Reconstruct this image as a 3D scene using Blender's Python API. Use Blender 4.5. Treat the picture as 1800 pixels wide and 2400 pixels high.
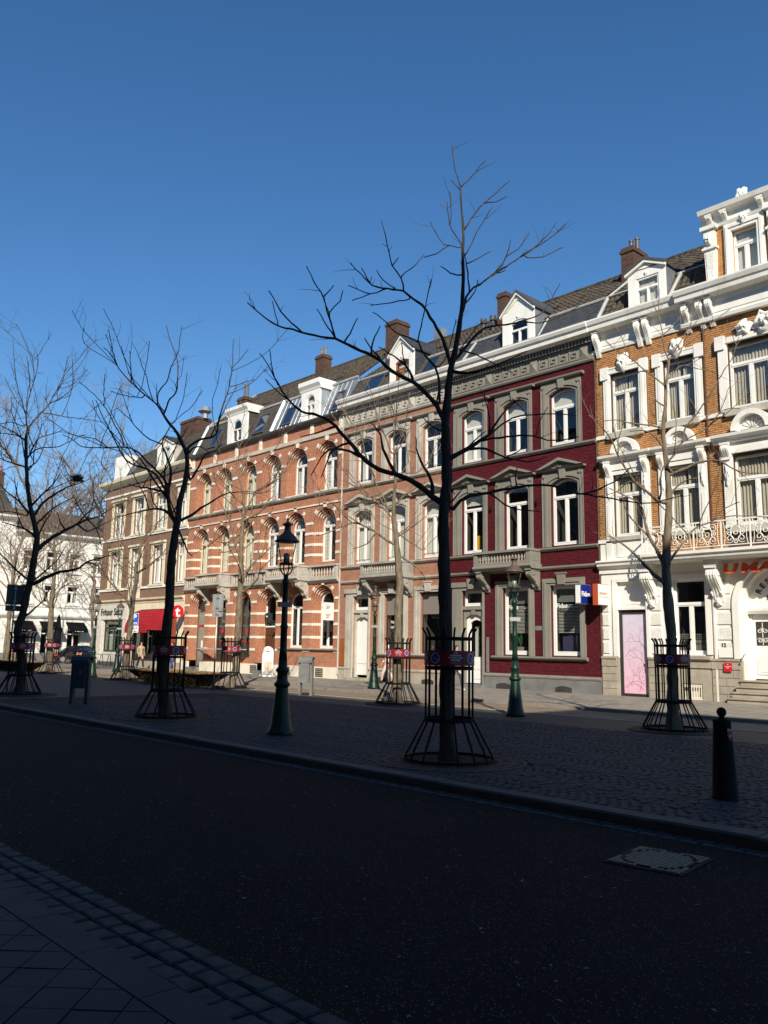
import bpy, math, random
from mathutils import Vector, Matrix, noise
R_ = math.radians
random.seed(11)
for o in list(bpy.data.objects): bpy.data.objects.remove(o)
S = bpy.context.scene
COL = S.collection

# ------------------------------------------------------------------ camera
CAM_H = 1.65
FW = Vector((-0.72342552, 0.67112391, 0.16201299))
RT = Vector((0.68202752, 0.7311346, 0.01675301))
UP = Vector((0.10720996, -0.12261687, 0.98664641))
FPX = 1946.55                       # focal length in pixels of a 1800 x 2400 frame
cd = bpy.data.cameras.new('camera'); cam = bpy.data.objects.new('camera', cd); COL.objects.link(cam)
cam.matrix_world = Matrix((RT, UP, -FW)).transposed().to_4x4()
cam.location = (0, 0, CAM_H)
cd.sensor_fit = 'VERTICAL'; cd.sensor_height = 36; cd.sensor_width = 36; cd.lens = FPX / 2400 * 36
cd.clip_start = 0.05; cd.clip_end = 1500
S.camera = cam

# ------------------------------------------------------------------ sky and sun
SUN_EL = R_(32.0); SUN_AZ = math.atan2(0.77, -0.637)      # sun stands over +X, -Y
w = bpy.data.worlds.new('World'); S.world = w; w.use_nodes = True
nt = w.node_tree; nt.nodes.clear()
sky = nt.nodes.new('ShaderNodeTexSky'); sky.sky_type = 'NISHITA'; sky.sun_disc = False
sky.sun_elevation = SUN_EL; sky.sun_rotation = SUN_AZ
sky.altitude = 0; sky.air_density = 1.0; sky.dust_density = 0.0; sky.ozone_density = 4.0
bg = nt.nodes.new('ShaderNodeBackground'); bg.inputs[1].default_value = 0.1
wo = nt.nodes.new('ShaderNodeOutputWorld')
hs = nt.nodes.new('ShaderNodeHueSaturation'); hs.inputs['Saturation'].default_value = 1.19; hs.inputs['Hue'].default_value = 0.5005
nt.links.new(sky.outputs[0], hs.inputs['Color']); nt.links.new(hs.outputs[0], bg.inputs[0]); nt.links.new(bg.outputs[0], wo.inputs[0])
ld = bpy.data.lights.new('sun', 'SUN'); ld.energy = 5.0; ld.angle = R_(0.5); ld.color = (1.0, 0.93, 0.80)
sun = bpy.data.objects.new('sun', ld); COL.objects.link(sun)
sd = Vector((math.sin(SUN_AZ) * math.cos(SUN_EL), math.cos(SUN_AZ) * math.cos(SUN_EL), math.sin(SUN_EL)))
sun.rotation_euler = sd.to_track_quat('Z', 'Y').to_euler(); sun.location = (20, -20, 40)
S.view_settings.view_transform = 'Standard'; S.view_settings.look = 'None'
S.view_settings.exposure = 0.4; S.view_settings.gamma = 1.0; S.view_settings.use_curve_mapping = False
S.render.engine = 'CYCLES'
S.cycles.max_bounces = 6; S.cycles.transparent_max_bounces = 16; S.cycles.sample_clamp_indirect = 4

def ray(u, v):                       # pixel of the 1800 x 2400 frame -> direction
    return FW * FPX + RT * (u - 900) + UP * (1200 - v)
def proj(p):
    d = Vector(p) - Vector((0, 0, CAM_H)); k = d.dot(FW)
    if k <= 0.05: return None
    return 900 + FPX * d.dot(RT) / k, 1200 - FPX * d.dot(UP) / k
def inframe(p, m=60):
    q = proj(p)
    return q is not None and -m < q[0] < 1800 + m and -m < q[1] < 2400 + m

# ------------------------------------------------------------------ materials
MATS = {}
def newmat(name):
    m = bpy.data.materials.new(name); m.use_nodes = True
    b = m.node_tree.nodes['Principled BSDF']; MATS[name] = m
    return m, m.node_tree, b
def N(t, kind, **kw):
    n = t.nodes.new('ShaderNode' + kind)
    for k, v in kw.items():
        if k[0] == 'i' and k[1:].isdigit(): n.inputs[int(k[1:])].default_value = v
        else: setattr(n, k, v)
    return n
def posvec(t, sc=(1, 1, 1)):
    g = N(t, 'NewGeometry'); m = N(t, 'Mapping'); m.inputs['Scale'].default_value = sc
    t.links.new(g.outputs['Position'], m.inputs['Vector']); return m.outputs[0]
def c4(c): return (c[0], c[1], c[2], 1)
def mixc(t, fac, a, b):
    m = N(t, 'Mix'); m.data_type = 'RGBA'
    for s, v in ((m.inputs[0], fac), (m.inputs[6], a), (m.inputs[7], b)):
        if isinstance(v, (tuple, list)): s.default_value = c4(v)
        elif isinstance(v, (int, float)): s.default_value = v
        else: t.links.new(v, s)
    return m.outputs[2]
def ramp(t, src, a, b):
    r = N(t, 'MapRange'); r.inputs[1].default_value = a; r.inputs[2].default_value = b
    t.links.new(src, r.inputs[0]); return r.outputs[0]
def noisef(t, vec, scale, detail=4, rough=.55):
    n = N(t, 'TexNoise'); n.inputs['Scale'].default_value = scale; n.inputs['Detail'].default_value = detail
    n.inputs['Roughness'].default_value = rough; t.links.new(vec, n.inputs['Vector']); return n.outputs[0]
def bumpn(t, b, h, strength, dist=.01):
    n = N(t, 'Bump'); n.inputs['Strength'].default_value = strength; n.inputs['Distance'].default_value = dist
    t.links.new(h, n.inputs['Height']); t.links.new(n.outputs[0], b.inputs['Normal'])
def mat(name, col, col2=None, rough=.7, spec=.3, metal=0., sc=2., stretch=(1, 1, 1), bump=0., bsc=60., dirt=None, dsc=1.2, lo=.35, hi=.65, bdist=.01):
    m, t, b = newmat(name)
    b.inputs['Roughness'].default_value = rough; b.inputs['Specular IOR Level'].default_value = spec; b.inputs['Metallic'].default_value = metal
    out = col
    v = posvec(t, stretch)
    if col2: out = mixc(t, ramp(t, noisef(t, v, sc), lo, hi), col, col2)
    if dirt:
        n = noisef(t, posvec(t, (1, 1, .35)), dsc, 6, .65)
        out = mixc(t, ramp(t, n, .52, .78), out, dirt)
    if isinstance(out, tuple): b.inputs['Base Color'].default_value = c4(out)
    else: t.links.new(out, b.inputs['Base Color'])
    if bump: bumpn(t, b, noisef(t, v, bsc, 3), bump, bdist)
    return m
def brickmat(name, c1, c2, mortar, bw=.22, rh=.075, dirt=(.1, .07, .05), dfac=.5, ms=.007):
    m, t, b = newmat(name)
    g = N(t, 'NewGeometry'); s = N(t, 'SeparateXYZ'); t.links.new(g.outputs['Position'], s.inputs[0])
    a = N(t, 'Math', operation='ADD'); t.links.new(s.outputs[0], a.inputs[0]); t.links.new(s.outputs[1], a.inputs[1])
    cv = N(t, 'CombineXYZ'); t.links.new(a.outputs[0], cv.inputs[0]); t.links.new(s.outputs[2], cv.inputs[1])
    br = N(t, 'TexBrick'); t.links.new(cv.outputs[0], br.inputs['Vector'])
    br.inputs['Scale'].default_value = 1; br.inputs['Brick Width'].default_value = bw; br.inputs['Row Height'].default_value = rh
    br.inputs['Mortar Size'].default_value = ms; br.inputs['Mortar Smooth'].default_value = .2; br.inputs['Bias'].default_value = 0
    br.inputs['Color1'].default_value = c4(c1); br.inputs['Color2'].default_value = c4(c2); br.inputs['Mortar'].default_value = c4(mortar)
    v = posvec(t)
    n1 = ramp(t, noisef(t, v, .9, 6, .65), .45, .8)
    f = N(t, 'Math', operation='MULTIPLY'); f.inputs[1].default_value = dfac; t.links.new(n1, f.inputs[0])
    col = mixc(t, f.outputs[0], br.outputs['Color'], dirt)
    t.links.new(col, b.inputs['Base Color']); b.inputs['Roughness'].default_value = .85; b.inputs['Specular IOR Level'].default_value = .2
    inv = N(t, 'Math', operation='SUBTRACT'); inv.inputs[0].default_value = 1; t.links.new(br.outputs['Fac'], inv.inputs[1])
    bumpn(t, b, inv.outputs[0], .6, .006)
    return m
def piecemat(name, cols, grid=(4.5, 4.5, 13.3), rough=.8, spec=.25, dirt=None, bump=.25, bsc=90, dlo=.5, dhi=.8, sheen=0):
    # colour that changes from piece to piece: white noise on a coarse position grid, blurred by a noise
    m, t, b = newmat(name)
    n1 = noisef(t, posvec(t, grid), 1.0, 0, .5)
    cr = N(t, 'ValToRGB'); e = cr.color_ramp.elements
    e[0].position = .3; e[0].color = c4(cols[0]); e[1].position = .7; e[1].color = c4(cols[-1])
    for i, c in enumerate(cols[1:-1]):
        q = e.new(.3 + .4 * (i + 1) / (len(cols) - 1)); q.color = c4(c)
    t.links.new(n1, cr.inputs[0]); out = cr.outputs[0]
    if dirt: out = mixc(t, ramp(t, noisef(t, posvec(t), .8, 6, .65), dlo, dhi), out, dirt)
    t.links.new(out, b.inputs['Base Color'])
    b.inputs['Roughness'].default_value = rough; b.inputs['Specular IOR Level'].default_value = spec
    if bump: bumpn(t, b, noisef(t, posvec(t), bsc, 4), bump, .006)
    return m
def glassmat(name, tint=(.9, .95, .95), ior=1.5, rough=0.0, refl=1.0):
    m, t, b = newmat(name); t.nodes.remove(b)
    o = [n for n in t.nodes if n.type == 'OUTPUT_MATERIAL'][0]
    tr = N(t, 'BsdfTransparent'); tr.inputs[0].default_value = c4(tint)
    gl = N(t, 'BsdfGlossy'); gl.inputs['Roughness'].default_value = rough
    fr = N(t, 'LayerWeight'); pw = N(t, 'Math', operation='POWER'); pw.inputs[1].default_value = 5
    mu = N(t, 'Math', operation='MULTIPLY_ADD'); mu.inputs[1].default_value = .9 * refl; mu.inputs[2].default_value = .05 * refl; mu.use_clamp = True
    bp = N(t, 'Bump'); bp.inputs['Strength'].default_value = .05; bp.inputs['Distance'].default_value = .02
    t.links.new(noisef(t, posvec(t), 1.7, 1), bp.inputs['Height']); t.links.new(bp.outputs[0], gl.inputs['Normal'])
    mx = N(t, 'MixShader'); t.links.new(fr.outputs['Facing'], pw.inputs[0]); t.links.new(pw.outputs[0], mu.inputs[0]); t.links.new(mu.outputs[0], mx.inputs[0])
    t.links.new(tr.outputs[0], mx.inputs[1]); t.links.new(gl.outputs[0], mx.inputs[2]); t.links.new(mx.outputs[0], o.inputs[0])
    return m

piecemat('ochre_brick', [(.33, .145, .052), (.42, .205, .083), (.50, .265, .11), (.37, .165, .06)], dirt=(.22, .115, .06), dlo=.55, dhi=.85)
mat('ochre_mortar', (.06, .035, .022), (.1, .058, .036), rough=.9)
piecemat('maroon_brick', [(.075, .0085, .013), (.092, .011, .016), (.115, .015, .02)], rough=.6, dirt=(.10, .013, .014))
mat('maroon_mortar', (.062, .008, .011), (.085, .012, .015), rough=.8)
brickmat('salmon_brick', (.31, .135, .08), (.40, .185, .115), (.32, .235, .175), dirt=(.22, .11, .075), dfac=.55)
brickmat('orange_brick', (.365, .145, .08), (.46, .2, .115), (.36, .215, .15), dirt=(.26, .12, .075), dfac=.5)
brickmat('brown_brick', (.16, .085, .055), (.25, .145, .095), (.25, .19, .14), dirt=(.12, .075, .055), dfac=.5)
brickmat('chimney_brick', (.055, .03, .022), (.12, .055, .035), (.11, .09, .07), dirt=(.05, .035, .03), dfac=.7)
brickmat('side_brick', (.12, .065, .04), (.18, .10, .06), (.15, .11, .08), dirt=(.06, .04, .03), dfac=.7)
mat('white_paint', (.80, .78, .72), (.74, .72, .65), rough=.55, sc=1.3, dirt=(.58, .55, .47), dsc=1.6)
mat('frame_white', (.80, .79, .75), (.76, .75, .70), rough=.4, sc=3)
mat('cream_paint', (.72, .66, .48), (.66, .60, .43), rough=.6, sc=1.4, dirt=(.52, .46, .33))
mat('grey_stucco', (.235, .22, .18), (.205, .19, .158), rough=.75, sc=1.7, bump=.15, bsc=70, dirt=(.17, .158, .13))
mat('pale_stone', (.48, .44, .37), (.38, .35, .295), rough=.8, sc=1.8, bump=.2, bsc=50, dirt=(.2, .185, .16))
mat('bluestone', (.19, .185, .18), (.145, .142, .14), rough=.7, sc=2.5, bump=.15)
mat('plinth_stone', (.40, .35, .27), (.31, .27, .21), rough=.85, sc=2.2, bump=.35, bsc=35, dirt=(.19, .165, .13))
mat('white_stone', (.78, .71, .58), (.70, .63, .51), rough=.8, sc=2, bump=.2, bsc=40, dirt=(.5, .45, .36))
mat('balcony_stone', (.36, .34, .29), (.28, .265, .225), rough=.85, sc=2.2, bump=.25, bsc=40, dirt=(.13, .122, .105))
piecemat('roof_tile', [(.035, .028, .022), (.06, .047, .034), (.09, .072, .05), (.05, .04, .03)], grid=(4, 3, 3), rough=.85, dirt=(.10, .088, .05), bump=.4, bsc=60, dlo=.55, dhi=.85)
brickmat('slate', (.035, .04, .048), (.055, .06, .068), (.015, .016, .018), bw=.24, rh=.12, dirt=(.06, .06, .055), dfac=.4)
mat('zinc', (.36, .38, .40), (.28, .30, .32), rough=.45, metal=.6, sc=2)
mat('lead_trim', (.42, .42, .41), (.33, .33, .32), rough=.6, sc=3)
mat('gutter_dark', (.07, .068, .066), rough=.5)
glassmat('glass', (.94, .945, .93), 1.5, 0.0, 1.0)
glassmat('lamp_glass', (.88, .87, .82), 1.45, .02, .8)
glassmat('stained_glass', (.74, .78, .52), 1.5, .03, .8)
mat('room_dark', (.05, .045, .04), (.035, .032, .03), rough=.9)
mat('curtain', (.50, .45, .37), (.40, .365, .30), rough=.9, sc=6, stretch=(1, 1, .2))
mat('net_curtain', (.62, .60, .55), (.54, .52, .47), rough=.9, sc=5, stretch=(1, 1, .2))
mat('blind_white', (.66, .65, .60), (.6, .59, .55), rough=.8, sc=2)
mat('blind_grey', (.17, .16, .15), rough=.8)
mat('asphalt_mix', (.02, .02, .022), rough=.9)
mat('iron_black', (.008, .008, .009), (.013, .0125, .012), rough=.7, spec=.12, sc=8)
mat('lamp_green', (.004, .021, .012), (.006, .03, .017), rough=.4, spec=.3, sc=4, bump=.06, bsc=30)
mat('copper_brown', (.11, .075, .055), (.075, .052, .04), rough=.5, spec=.4, sc=6)
mat('panel_red', (.24, .014, .02), (.2, .011, .017), rough=.5, sc=3)
mat('print_white', (.75, .74, .72), rough=.6)
mat('print_blue', (.01, .035, .25), rough=.5)
mat('print_black', (.015, .015, .015), rough=.6)
mat('print_orange', (.72, .10, .025), rough=.45)
mat('sign_red', (.55, .018, .025), rough=.35)
mat('sign_white', (.78, .76, .71), rough=.4)
mat('sign_grey', (.34, .345, .35), (.30, .305, .31), rough=.45, metal=.3, sc=4)
mat('steel', (.42, .42, .41), (.34, .34, .33), rough=.4, metal=.7, sc=5)
mat('bin_grey', (.20, .195, .18), (.16, .155, .145), rough=.6, sc=5, dirt=(.1, .095, .085))
mat('bin_blue', (.05, .06, .075), (.04, .048, .06), rough=.5, sc=5)
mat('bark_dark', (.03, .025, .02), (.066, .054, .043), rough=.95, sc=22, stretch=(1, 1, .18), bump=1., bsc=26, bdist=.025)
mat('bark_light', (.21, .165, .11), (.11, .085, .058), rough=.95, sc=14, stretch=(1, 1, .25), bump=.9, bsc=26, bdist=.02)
mat('twig', (.13, .085, .06), (.2, .14, .10), rough=.9, sc=9)
mat('twig_far', (.16, .125, .095), (.21, .165, .125), rough=.95, sc=3)
mat('soil', (.02, .016, .012), (.035, .028, .02), rough=.95, sc=9, bump=.8, bsc=30, bdist=.03)
mat('hedge_leaf', (.17, .105, .05), (.26, .17, .085), rough=.9, sc=9)
mat('hedge_core', (.03, .022, .012), rough=.95)
mat('grass_tuft', (.09, .12, .03), (.13, .14, .05), rough=.9, sc=9)
mat('wood_door', (.12, .048, .02), (.08, .032, .015), rough=.45, sc=6, stretch=(4, 4, .6))
mat('wood_brown', (.32, .1, .03), (.25, .075, .025), rough=.5, sc=4, stretch=(4, 4, .6))
mat('awning_red', (.33, .012, .02), (.28, .01, .016), rough=.75, sc=3)
mat('awning_black', (.008, .008, .009), rough=.9, spec=.1)
mat('grey_door', (.10, .098, .08), rough=.5)
mat('dark_frame', (.03, .032, .03), rough=.45)
mat('skin', (.5, .31, .22), rough=.6)
mat('hair_dark', (.03, .02, .015), rough=.7)
mat('coat_beige', (.44, .33, .2), (.38, .28, .17), rough=.9, sc=8)
mat('cloth_dark', (.02, .021, .028), rough=.9)
mat('cloth_purple', (.26, .13, .32), rough=.9)
mat('cloth_navy', (.045, .042, .1), rough=.9)
mat('cloth_jeans', (.03, .055, .15), (.045, .075, .19), rough=.9, sc=9)
mat('cloth_pink', (.66, .48, .42), rough=.9)
mat('cloth_white', (.72, .7, .66), rough=.8)
mat('orange_slat', (.55, .13, .02), rough=.5)
mat('leaf_green', (.02, .09, .03), rough=.5)
mat('pot', (.2, .17, .13), rough=.8)
mat('yellow', (.75, .42, .01), rough=.5)
mat('car_black', (.01, .01, .012), rough=.15, spec=.6)
mat('rubber', (.015, .015, .015), rough=.8)

mat('white_rough', (.78, .76, .69), (.70, .68, .61), rough=.8, sc=5, bump=1., bsc=28, bdist=.03)
brickmat('ochre_plain', (.42, .18, .055), (.56, .28, .10), (.16, .09, .05), dirt=(.26, .13, .06), dfac=.5)
mat('print_plum', (.14, .06, .08), rough=.6)
mat('sign_orange', (.42, .075, .03), rough=.5)
mat('print_blue2', (.008, .02, .22), rough=.35)
mat('blind_slat_grey', (.16, .17, .16), rough=.7)
mat('blind_warm', (.20, .17, .155), rough=.8)
brickmat('slate_brown', (.05, .043, .036), (.085, .072, .058), (.03, .026, .022), bw=.24, rh=.14, dirt=(.1, .09, .07), dfac=.4)
mat('cream_frame', (.66, .60, .42), (.6, .55, .38), rough=.5)
mat('arch_dark', (.30, .10, .05), (.42, .30, .2), rough=.8, sc=12, lo=.5, hi=.55)
mat('film_grey', (.26, .235, .18), rough=.25, spec=.6)
mat('marble', (.62, .58, .51), (.5, .47, .42), rough=.45, sc=3.5, dirt=(.42, .4, .36))
mat('leaf_pale', (.45, .52, .42), rough=.7)
mat('brown_red', (.26, .06, .03), rough=.6)
mat('awning_seam', (.16, .008, .012), rough=.8)
mat('plinth_plain', (.38, .34, .28), (.33, .3, .25), rough=.85)
mat('road_brown', (.19, .14, .095), (.24, .18, .125), rough=.9, sc=1.6, bump=.2, bsc=120, dirt=(.11, .085, .062))
piecemat('sett', [(.032, .034, .037), (.046, .047, .048), (.062, .061, .058), (.039, .041, .046)], grid=(8, 8, 8), rough=.75, spec=.2, dirt=(.055, .052, .045), bump=.5, bsc=70)
mat('joint', (.007, .0065, .006), (.012, .011, .0095), rough=.95, sc=20)
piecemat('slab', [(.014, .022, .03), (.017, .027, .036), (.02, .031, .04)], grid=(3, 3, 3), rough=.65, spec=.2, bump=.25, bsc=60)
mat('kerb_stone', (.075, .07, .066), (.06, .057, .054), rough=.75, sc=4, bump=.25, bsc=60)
piecemat('paver_grey', [(.20, .175, .145), (.245, .215, .18), (.28, .245, .205)], grid=(3, 5, 3), rough=.85, dirt=(.15, .13, .105), bump=.3, bsc=60)
piecemat('paver_red', [(.07, .038, .028), (.1, .055, .04), (.085, .06, .05)], grid=(9, 9, 9), rough=.85, bump=.3)
mat('paver_base', (.14, .12, .1), (.18, .155, .13), rough=.9, sc=3)
mat('kerb_far', (.26, .23, .19), (.2, .18, .15), rough=.85, sc=4)
mat('stud', (.30, .235, .165), (.23, .18, .125), rough=.7, sc=30)
mat('dry_leaf', (.16, .14, .1), (.24, .21, .16), rough=.9, sc=8)
mat('print_pink', (.5, .32, .34), rough=.6)
mat('crest_red', (.42, .03, .03), rough=.5)
mat('print_blue3', (.015, .09, .42), rough=.4)
mat('picture_tan', (.62, .42, .32), (.72, .6, .45), rough=.6, sc=5)
mat('lamp_green2', (.12, .16, .07), (.09, .12, .05), rough=.7, sc=6)

# ------------------------------------------------------------------ mesh builder.  Facade coordinates: x along the wall, d out of the wall, z up.
OX = 0.0
class MB:
    def __init__(s): s.v = []; s.f = []
    def add(s, vs, fs):
        n = len(s.v); s.v.extend(vs); s.f.extend([tuple(i + n for i in f) for f in fs])
    def box(s, x0, x1, d0, d1, z0, z1):
        x0, x1 = min(x0, x1) - OX, max(x0, x1) - OX
        s.wbox(x0, x1, -max(d0, d1), -min(d0, d1), z0, z1); return s
    def wbox(s, x0, x1, y0, y1, z0, z1):
        s.add([(x0, y0, z0), (x1, y0, z0), (x1, y1, z0), (x0, y1, z0), (x0, y0, z1), (x1, y0, z1), (x1, y1, z1), (x0, y1, z1)],
              [(0, 3, 2, 1), (4, 5, 6, 7), (0, 1, 5, 4), (1, 2, 6, 5), (2, 3, 7, 6), (3, 0, 4, 7)]); return s
    def prism(s, pts, d0, d1):                       # polygon (x, z), extruded from d0 (back) to d1 (front)
        a = sum(pts[i][0] * pts[(i + 1) % len(pts)][1] - pts[(i + 1) % len(pts)][0] * pts[i][1] for i in range(len(pts)))
        if a < 0: pts = pts[::-1]
        n = len(pts)
        s.add([(x - OX, -d1, z) for x, z in pts] + [(x - OX, -d0, z) for x, z in pts],
              [tuple(range(n)), tuple(range(2 * n - 1, n - 1, -1))] + [(i, i + n, (i + 1) % n + n, (i + 1) % n) for i in range(n)]); return s
    def hprism(s, prof, x0, x1):                     # profile (d, z) extruded along x
        a = sum(prof[i][0] * prof[(i + 1) % len(prof)][1] - prof[(i + 1) % len(prof)][0] * prof[i][1] for i in range(len(prof)))
        if a > 0: prof = prof[::-1]
        n = len(prof); x0 -= OX; x1 -= OX
        s.add([(x0, -d, z) for d, z in prof] + [(x1, -d, z) for d, z in prof],
              [tuple(range(n - 1, -1, -1)), tuple(range(n, 2 * n))] + [(i, (i + 1) % n, (i + 1) % n + n, i + n) for i in range(n)]); return s
    def ring(s, o, i, d0, d1):                       # open band between two outlines with the same number of points
        n = len(o)
        vs = []
        for pts, d in ((o, d1), (i, d1), (o, d0), (i, d0)): vs += [(x - OX, -d, z) for x, z in pts]
        fs = []
        for k in range(n - 1):
            fs += [(k, k + 1, n + k + 1, n + k), (2 * n + k, 3 * n + k, 3 * n + k + 1, 2 * n + k + 1),
                   (k, 2 * n + k, 2 * n + k + 1, k + 1), (n + k, n + k + 1, 3 * n + k + 1, 3 * n + k)]
        fs += [(0, n, 3 * n, 2 * n), (n - 1, 3 * n - 1, 4 * n - 1, 2 * n - 1)]
        s.add(vs, fs); return s
    def tube(s, pts, rad, n=6, cap=True):
        pts = [Vector(p) for p in pts]; m = len(pts)
        if not isinstance(rad, (list, tuple)): rad = [rad] * m
        up = Vector((.31, .17, .93)); base = len(s.v)
        prev = None
        for k, p in enumerate(pts):
            t = (pts[min(k + 1, m - 1)] - pts[max(k - 1, 0)])
            if t.length < 1e-7: t = Vector((0, 0, 1))
            t.normalize()
            if prev is None: a = t.cross(up); a = a if a.length > .05 else t.cross(Vector((1, 0, 0)))
            else: a = prev - t * prev.dot(t)
            if a.length < 1e-6: a = t.orthogonal()
            a.normalize(); prev = a; b = t.cross(a)
            for j in range(n):
                q = 2 * math.pi * j / n; s.v.append(tuple(p + (a * math.cos(q) + b * math.sin(q)) * rad[k]))
        for k in range(m - 1):
            for j in range(n):
                s.f.append((base + k * n + j, base + k * n + (j + 1) % n, base + (k + 1) * n + (j + 1) % n, base + (k + 1) * n + j))
        if cap:
            s.f.append(tuple(base + j for j in range(n - 1, -1, -1))); s.f.append(tuple(base + (m - 1) * n + j for j in range(n)))
        return s
    def lathe(s, prof, c=(0, 0, 0), n=16, rot=0.):
        base = len(s.v)
        for r, z in prof:
            for j in range(n):
                q = rot + 2 * math.pi * j / n; s.v.append((c[0] + r * math.cos(q), c[1] + r * math.sin(q), c[2] + z))
        m = len(prof)
        for k in range(m - 1):
            for j in range(n):
                s.f.append((base + k * n + j, base + k * n + (j + 1) % n, base + (k + 1) * n + (j + 1) % n, base + (k + 1) * n + j))
        s.f.append(tuple(base + j for j in range(n - 1, -1, -1))); s.f.append(tuple(base + (m - 1) * n + j for j in range(n)))
        return s
    def fcyl(s, x, z, r, d0, d1, n=16):              # disc on the facade
        return s.prism([(x + r * math.cos(2 * math.pi * k / n), z + r * math.sin(2 * math.pi * k / n)) for k in range(n)], d0, d1)
    def arcseg(s, cx, cz, r0, r1, a0, a1, d0, d1, n=8):
        A = [a0 + (a1 - a0) * k / n for k in range(n + 1)]
        return s.ring([(cx + r1 * math.cos(a), cz + r1 * math.sin(a)) for a in A][::-1], [(cx + r0 * math.cos(a), cz + r0 * math.sin(a)) for a in A][::-1], d0, d1)
    def mesh(s, name, m, smooth=False):
        me = bpy.data.meshes.new(name); me.from_pydata(s.v, [], s.f)
        if m: me.materials.append(MATS[m])
        if smooth: me.polygons.foreach_set('use_smooth', [True] * len(me.polygons))
        me.update(); return me
    def build(s, name, m, parent=None, smooth=False, loc=None):
        return put(name, s.mesh(name, m, smooth), parent, loc)
def put(name, me, parent=None, loc=None, rot=None):
    o = bpy.data.objects.new(name, me); COL.objects.link(o)
    if parent: o.parent = parent
    if loc is not None: o.location = loc
    if rot is not None: o.rotation_euler = rot
    return o
def tag(o, label=None, cat=None, group=None, kind=None):
    if label: o['label'] = label
    if cat: o['category'] = cat
    if group: o['group'] = group
    if kind: o['kind'] = kind
    return o
def thing(name, label, cat, loc=(0, 0, 0), rz=0., group=None):
    o = put(name, None, None, loc, (0, 0, rz)); o.empty_display_size = .2
    return tag(o, label, cat, group)
def copy_tree(o, parent=None):
    c = o.copy(); COL.objects.link(c); c.parent = parent
    for ch in o.children: copy_tree(ch, c)
    return c
def outline(x0, x1, zb, zs, rise=0., n=12):          # left jamb, arch (or straight head), right jamb
    w = (x1 - x0) / 2; cx = (x0 + x1) / 2; P = [(x0, zb)]
    if rise <= 1e-4: P += [(x0 + (x1 - x0) * k / n, zs) for k in range(n + 1)]
    else:
        r = (w * w + rise * rise) / (2 * rise); cz = zs + rise - r; a = math.asin(min(1, w / r)); a = math.pi - a if rise > w + 1e-6 else a
        P += [(cx + r * math.sin(-a + 2 * a * k / n), cz + r * math.cos(-a + 2 * a * k / n)) for k in range(n + 1)]
    return P + [(x1, zb)]
FONT_CACHE = {}
def textmesh(txt, size, m, bold=0., ext=.004, shear=0., align='LEFT'):
    key = (txt, size, m, bold, ext, shear, align)
    if key in FONT_CACHE: return FONT_CACHE[key]
    cu = bpy.data.curves.new('lettering', 'FONT'); cu.body = txt; cu.size = size; cu.extrude = ext; cu.offset = bold; cu.shear = shear; cu.align_x = align
    cu.resolution_u = 3
    o = bpy.data.objects.new('lettering', cu); COL.objects.link(o)
    dg = bpy.context.evaluated_depsgraph_get(); me = bpy.data.meshes.new_from_object(o.evaluated_get(dg))
    bpy.data.objects.remove(o); me.materials.clear(); me.materials.append(MATS[m]); FONT_CACHE[key] = me
    return me
def ftext(parent, txt, x, z, d, size, m, name='lettering', **kw):   # lettering lying on the facade
    return put(name, textmesh(txt, size, m, **kw), parent, (x - OX, -d, z), (math.pi / 2, 0, 0))

# ------------------------------------------------------------------ building helpers
def wall(root, x0, x1, z0, z1, holes, m, d=0., depth=.32, name='wall'):
    xs = sorted({x0, x1} | {min(max(h[0], x0), x1) for h in holes} | {min(max(h[1], x0), x1) for h in holes})
    zs = sorted({z0, z1} | {min(max(h[2], z0), z1) for h in holes} | {min(max(h[3], z0), z1) for h in holes})
    nx, nz = len(xs) - 1, len(zs) - 1
    def full(i, k):
        if not (0 <= i < nx and 0 <= k < nz): return False
        cx = (xs[i] + xs[i + 1]) / 2; cz = (zs[k] + zs[k + 1]) / 2
        return not any(h[0] < cx < h[1] and h[2] < cz < h[3] for h in holes)
    b = MB(); y0 = -d; y1 = -d + depth
    for i in range(nx):
        for k in range(nz):
            a, c, e, g = xs[i] - OX, xs[i + 1] - OX, zs[k], zs[k + 1]
            if full(i, k):
                b.add([(a, y0, e), (c, y0, e), (c, y0, g), (a, y0, g)], [(0, 1, 2, 3)])
                for (ii, kk, p, q) in ((i - 1, k, (a, e), (a, g)), (i + 1, k, (c, g), (c, e)), (i, k - 1, (c, e), (a, e)), (i, k + 1, (a, g), (c, g))):
                    if not full(ii, kk):
                        b.add([(p[0], y0, p[1]), (q[0], y0, q[1]), (q[0], y1, q[1]), (p[0], y1, p[1])], [(0, 1, 2, 3)])
    return b.build(name, m, root)
def shell(root, x0, x1, z0, z1, depth, m='side_brick'):              # party walls, back wall and floors behind the facade
    b = MB(); b.box(x0, x0 + .2, -depth, -.33, z0, z1); b.box(x1 - .2, x1, -depth, -.33, z0, z1); b.box(x0 + .2, x1 - .2, -depth, -depth + .2, z0, z1)
    b.build('side_wall', m, root)
def curtain(win, x0, x1, z0, z1, d, m='curtain', amp=.03, pitch=.11):
    b = MB(); n = max(6, int((x1 - x0) / pitch * 6)); ph = random.random() * 6
    xs = [x0 + (x1 - x0) * k / n for k in range(n + 1)]
    vs = []
    for x in xs:
        q = amp * math.sin(2 * math.pi * x / pitch + ph + .8 * math.sin(9 * x)); vs += [(x - OX, -d + q, z0), (x - OX, -d + q * .8, z1)]
    b.add(vs, [(2 * k, 2 * k + 2, 2 * k + 3, 2 * k + 1) for k in range(n)]); return b.build('curtain', m, win, smooth=True)
def blind(win, x0, x1, z0, z1, d, m='blind_white'):
    return MB().box(x0, x1, d - .01, d, z0, z1).build('blind', m, win)
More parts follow.
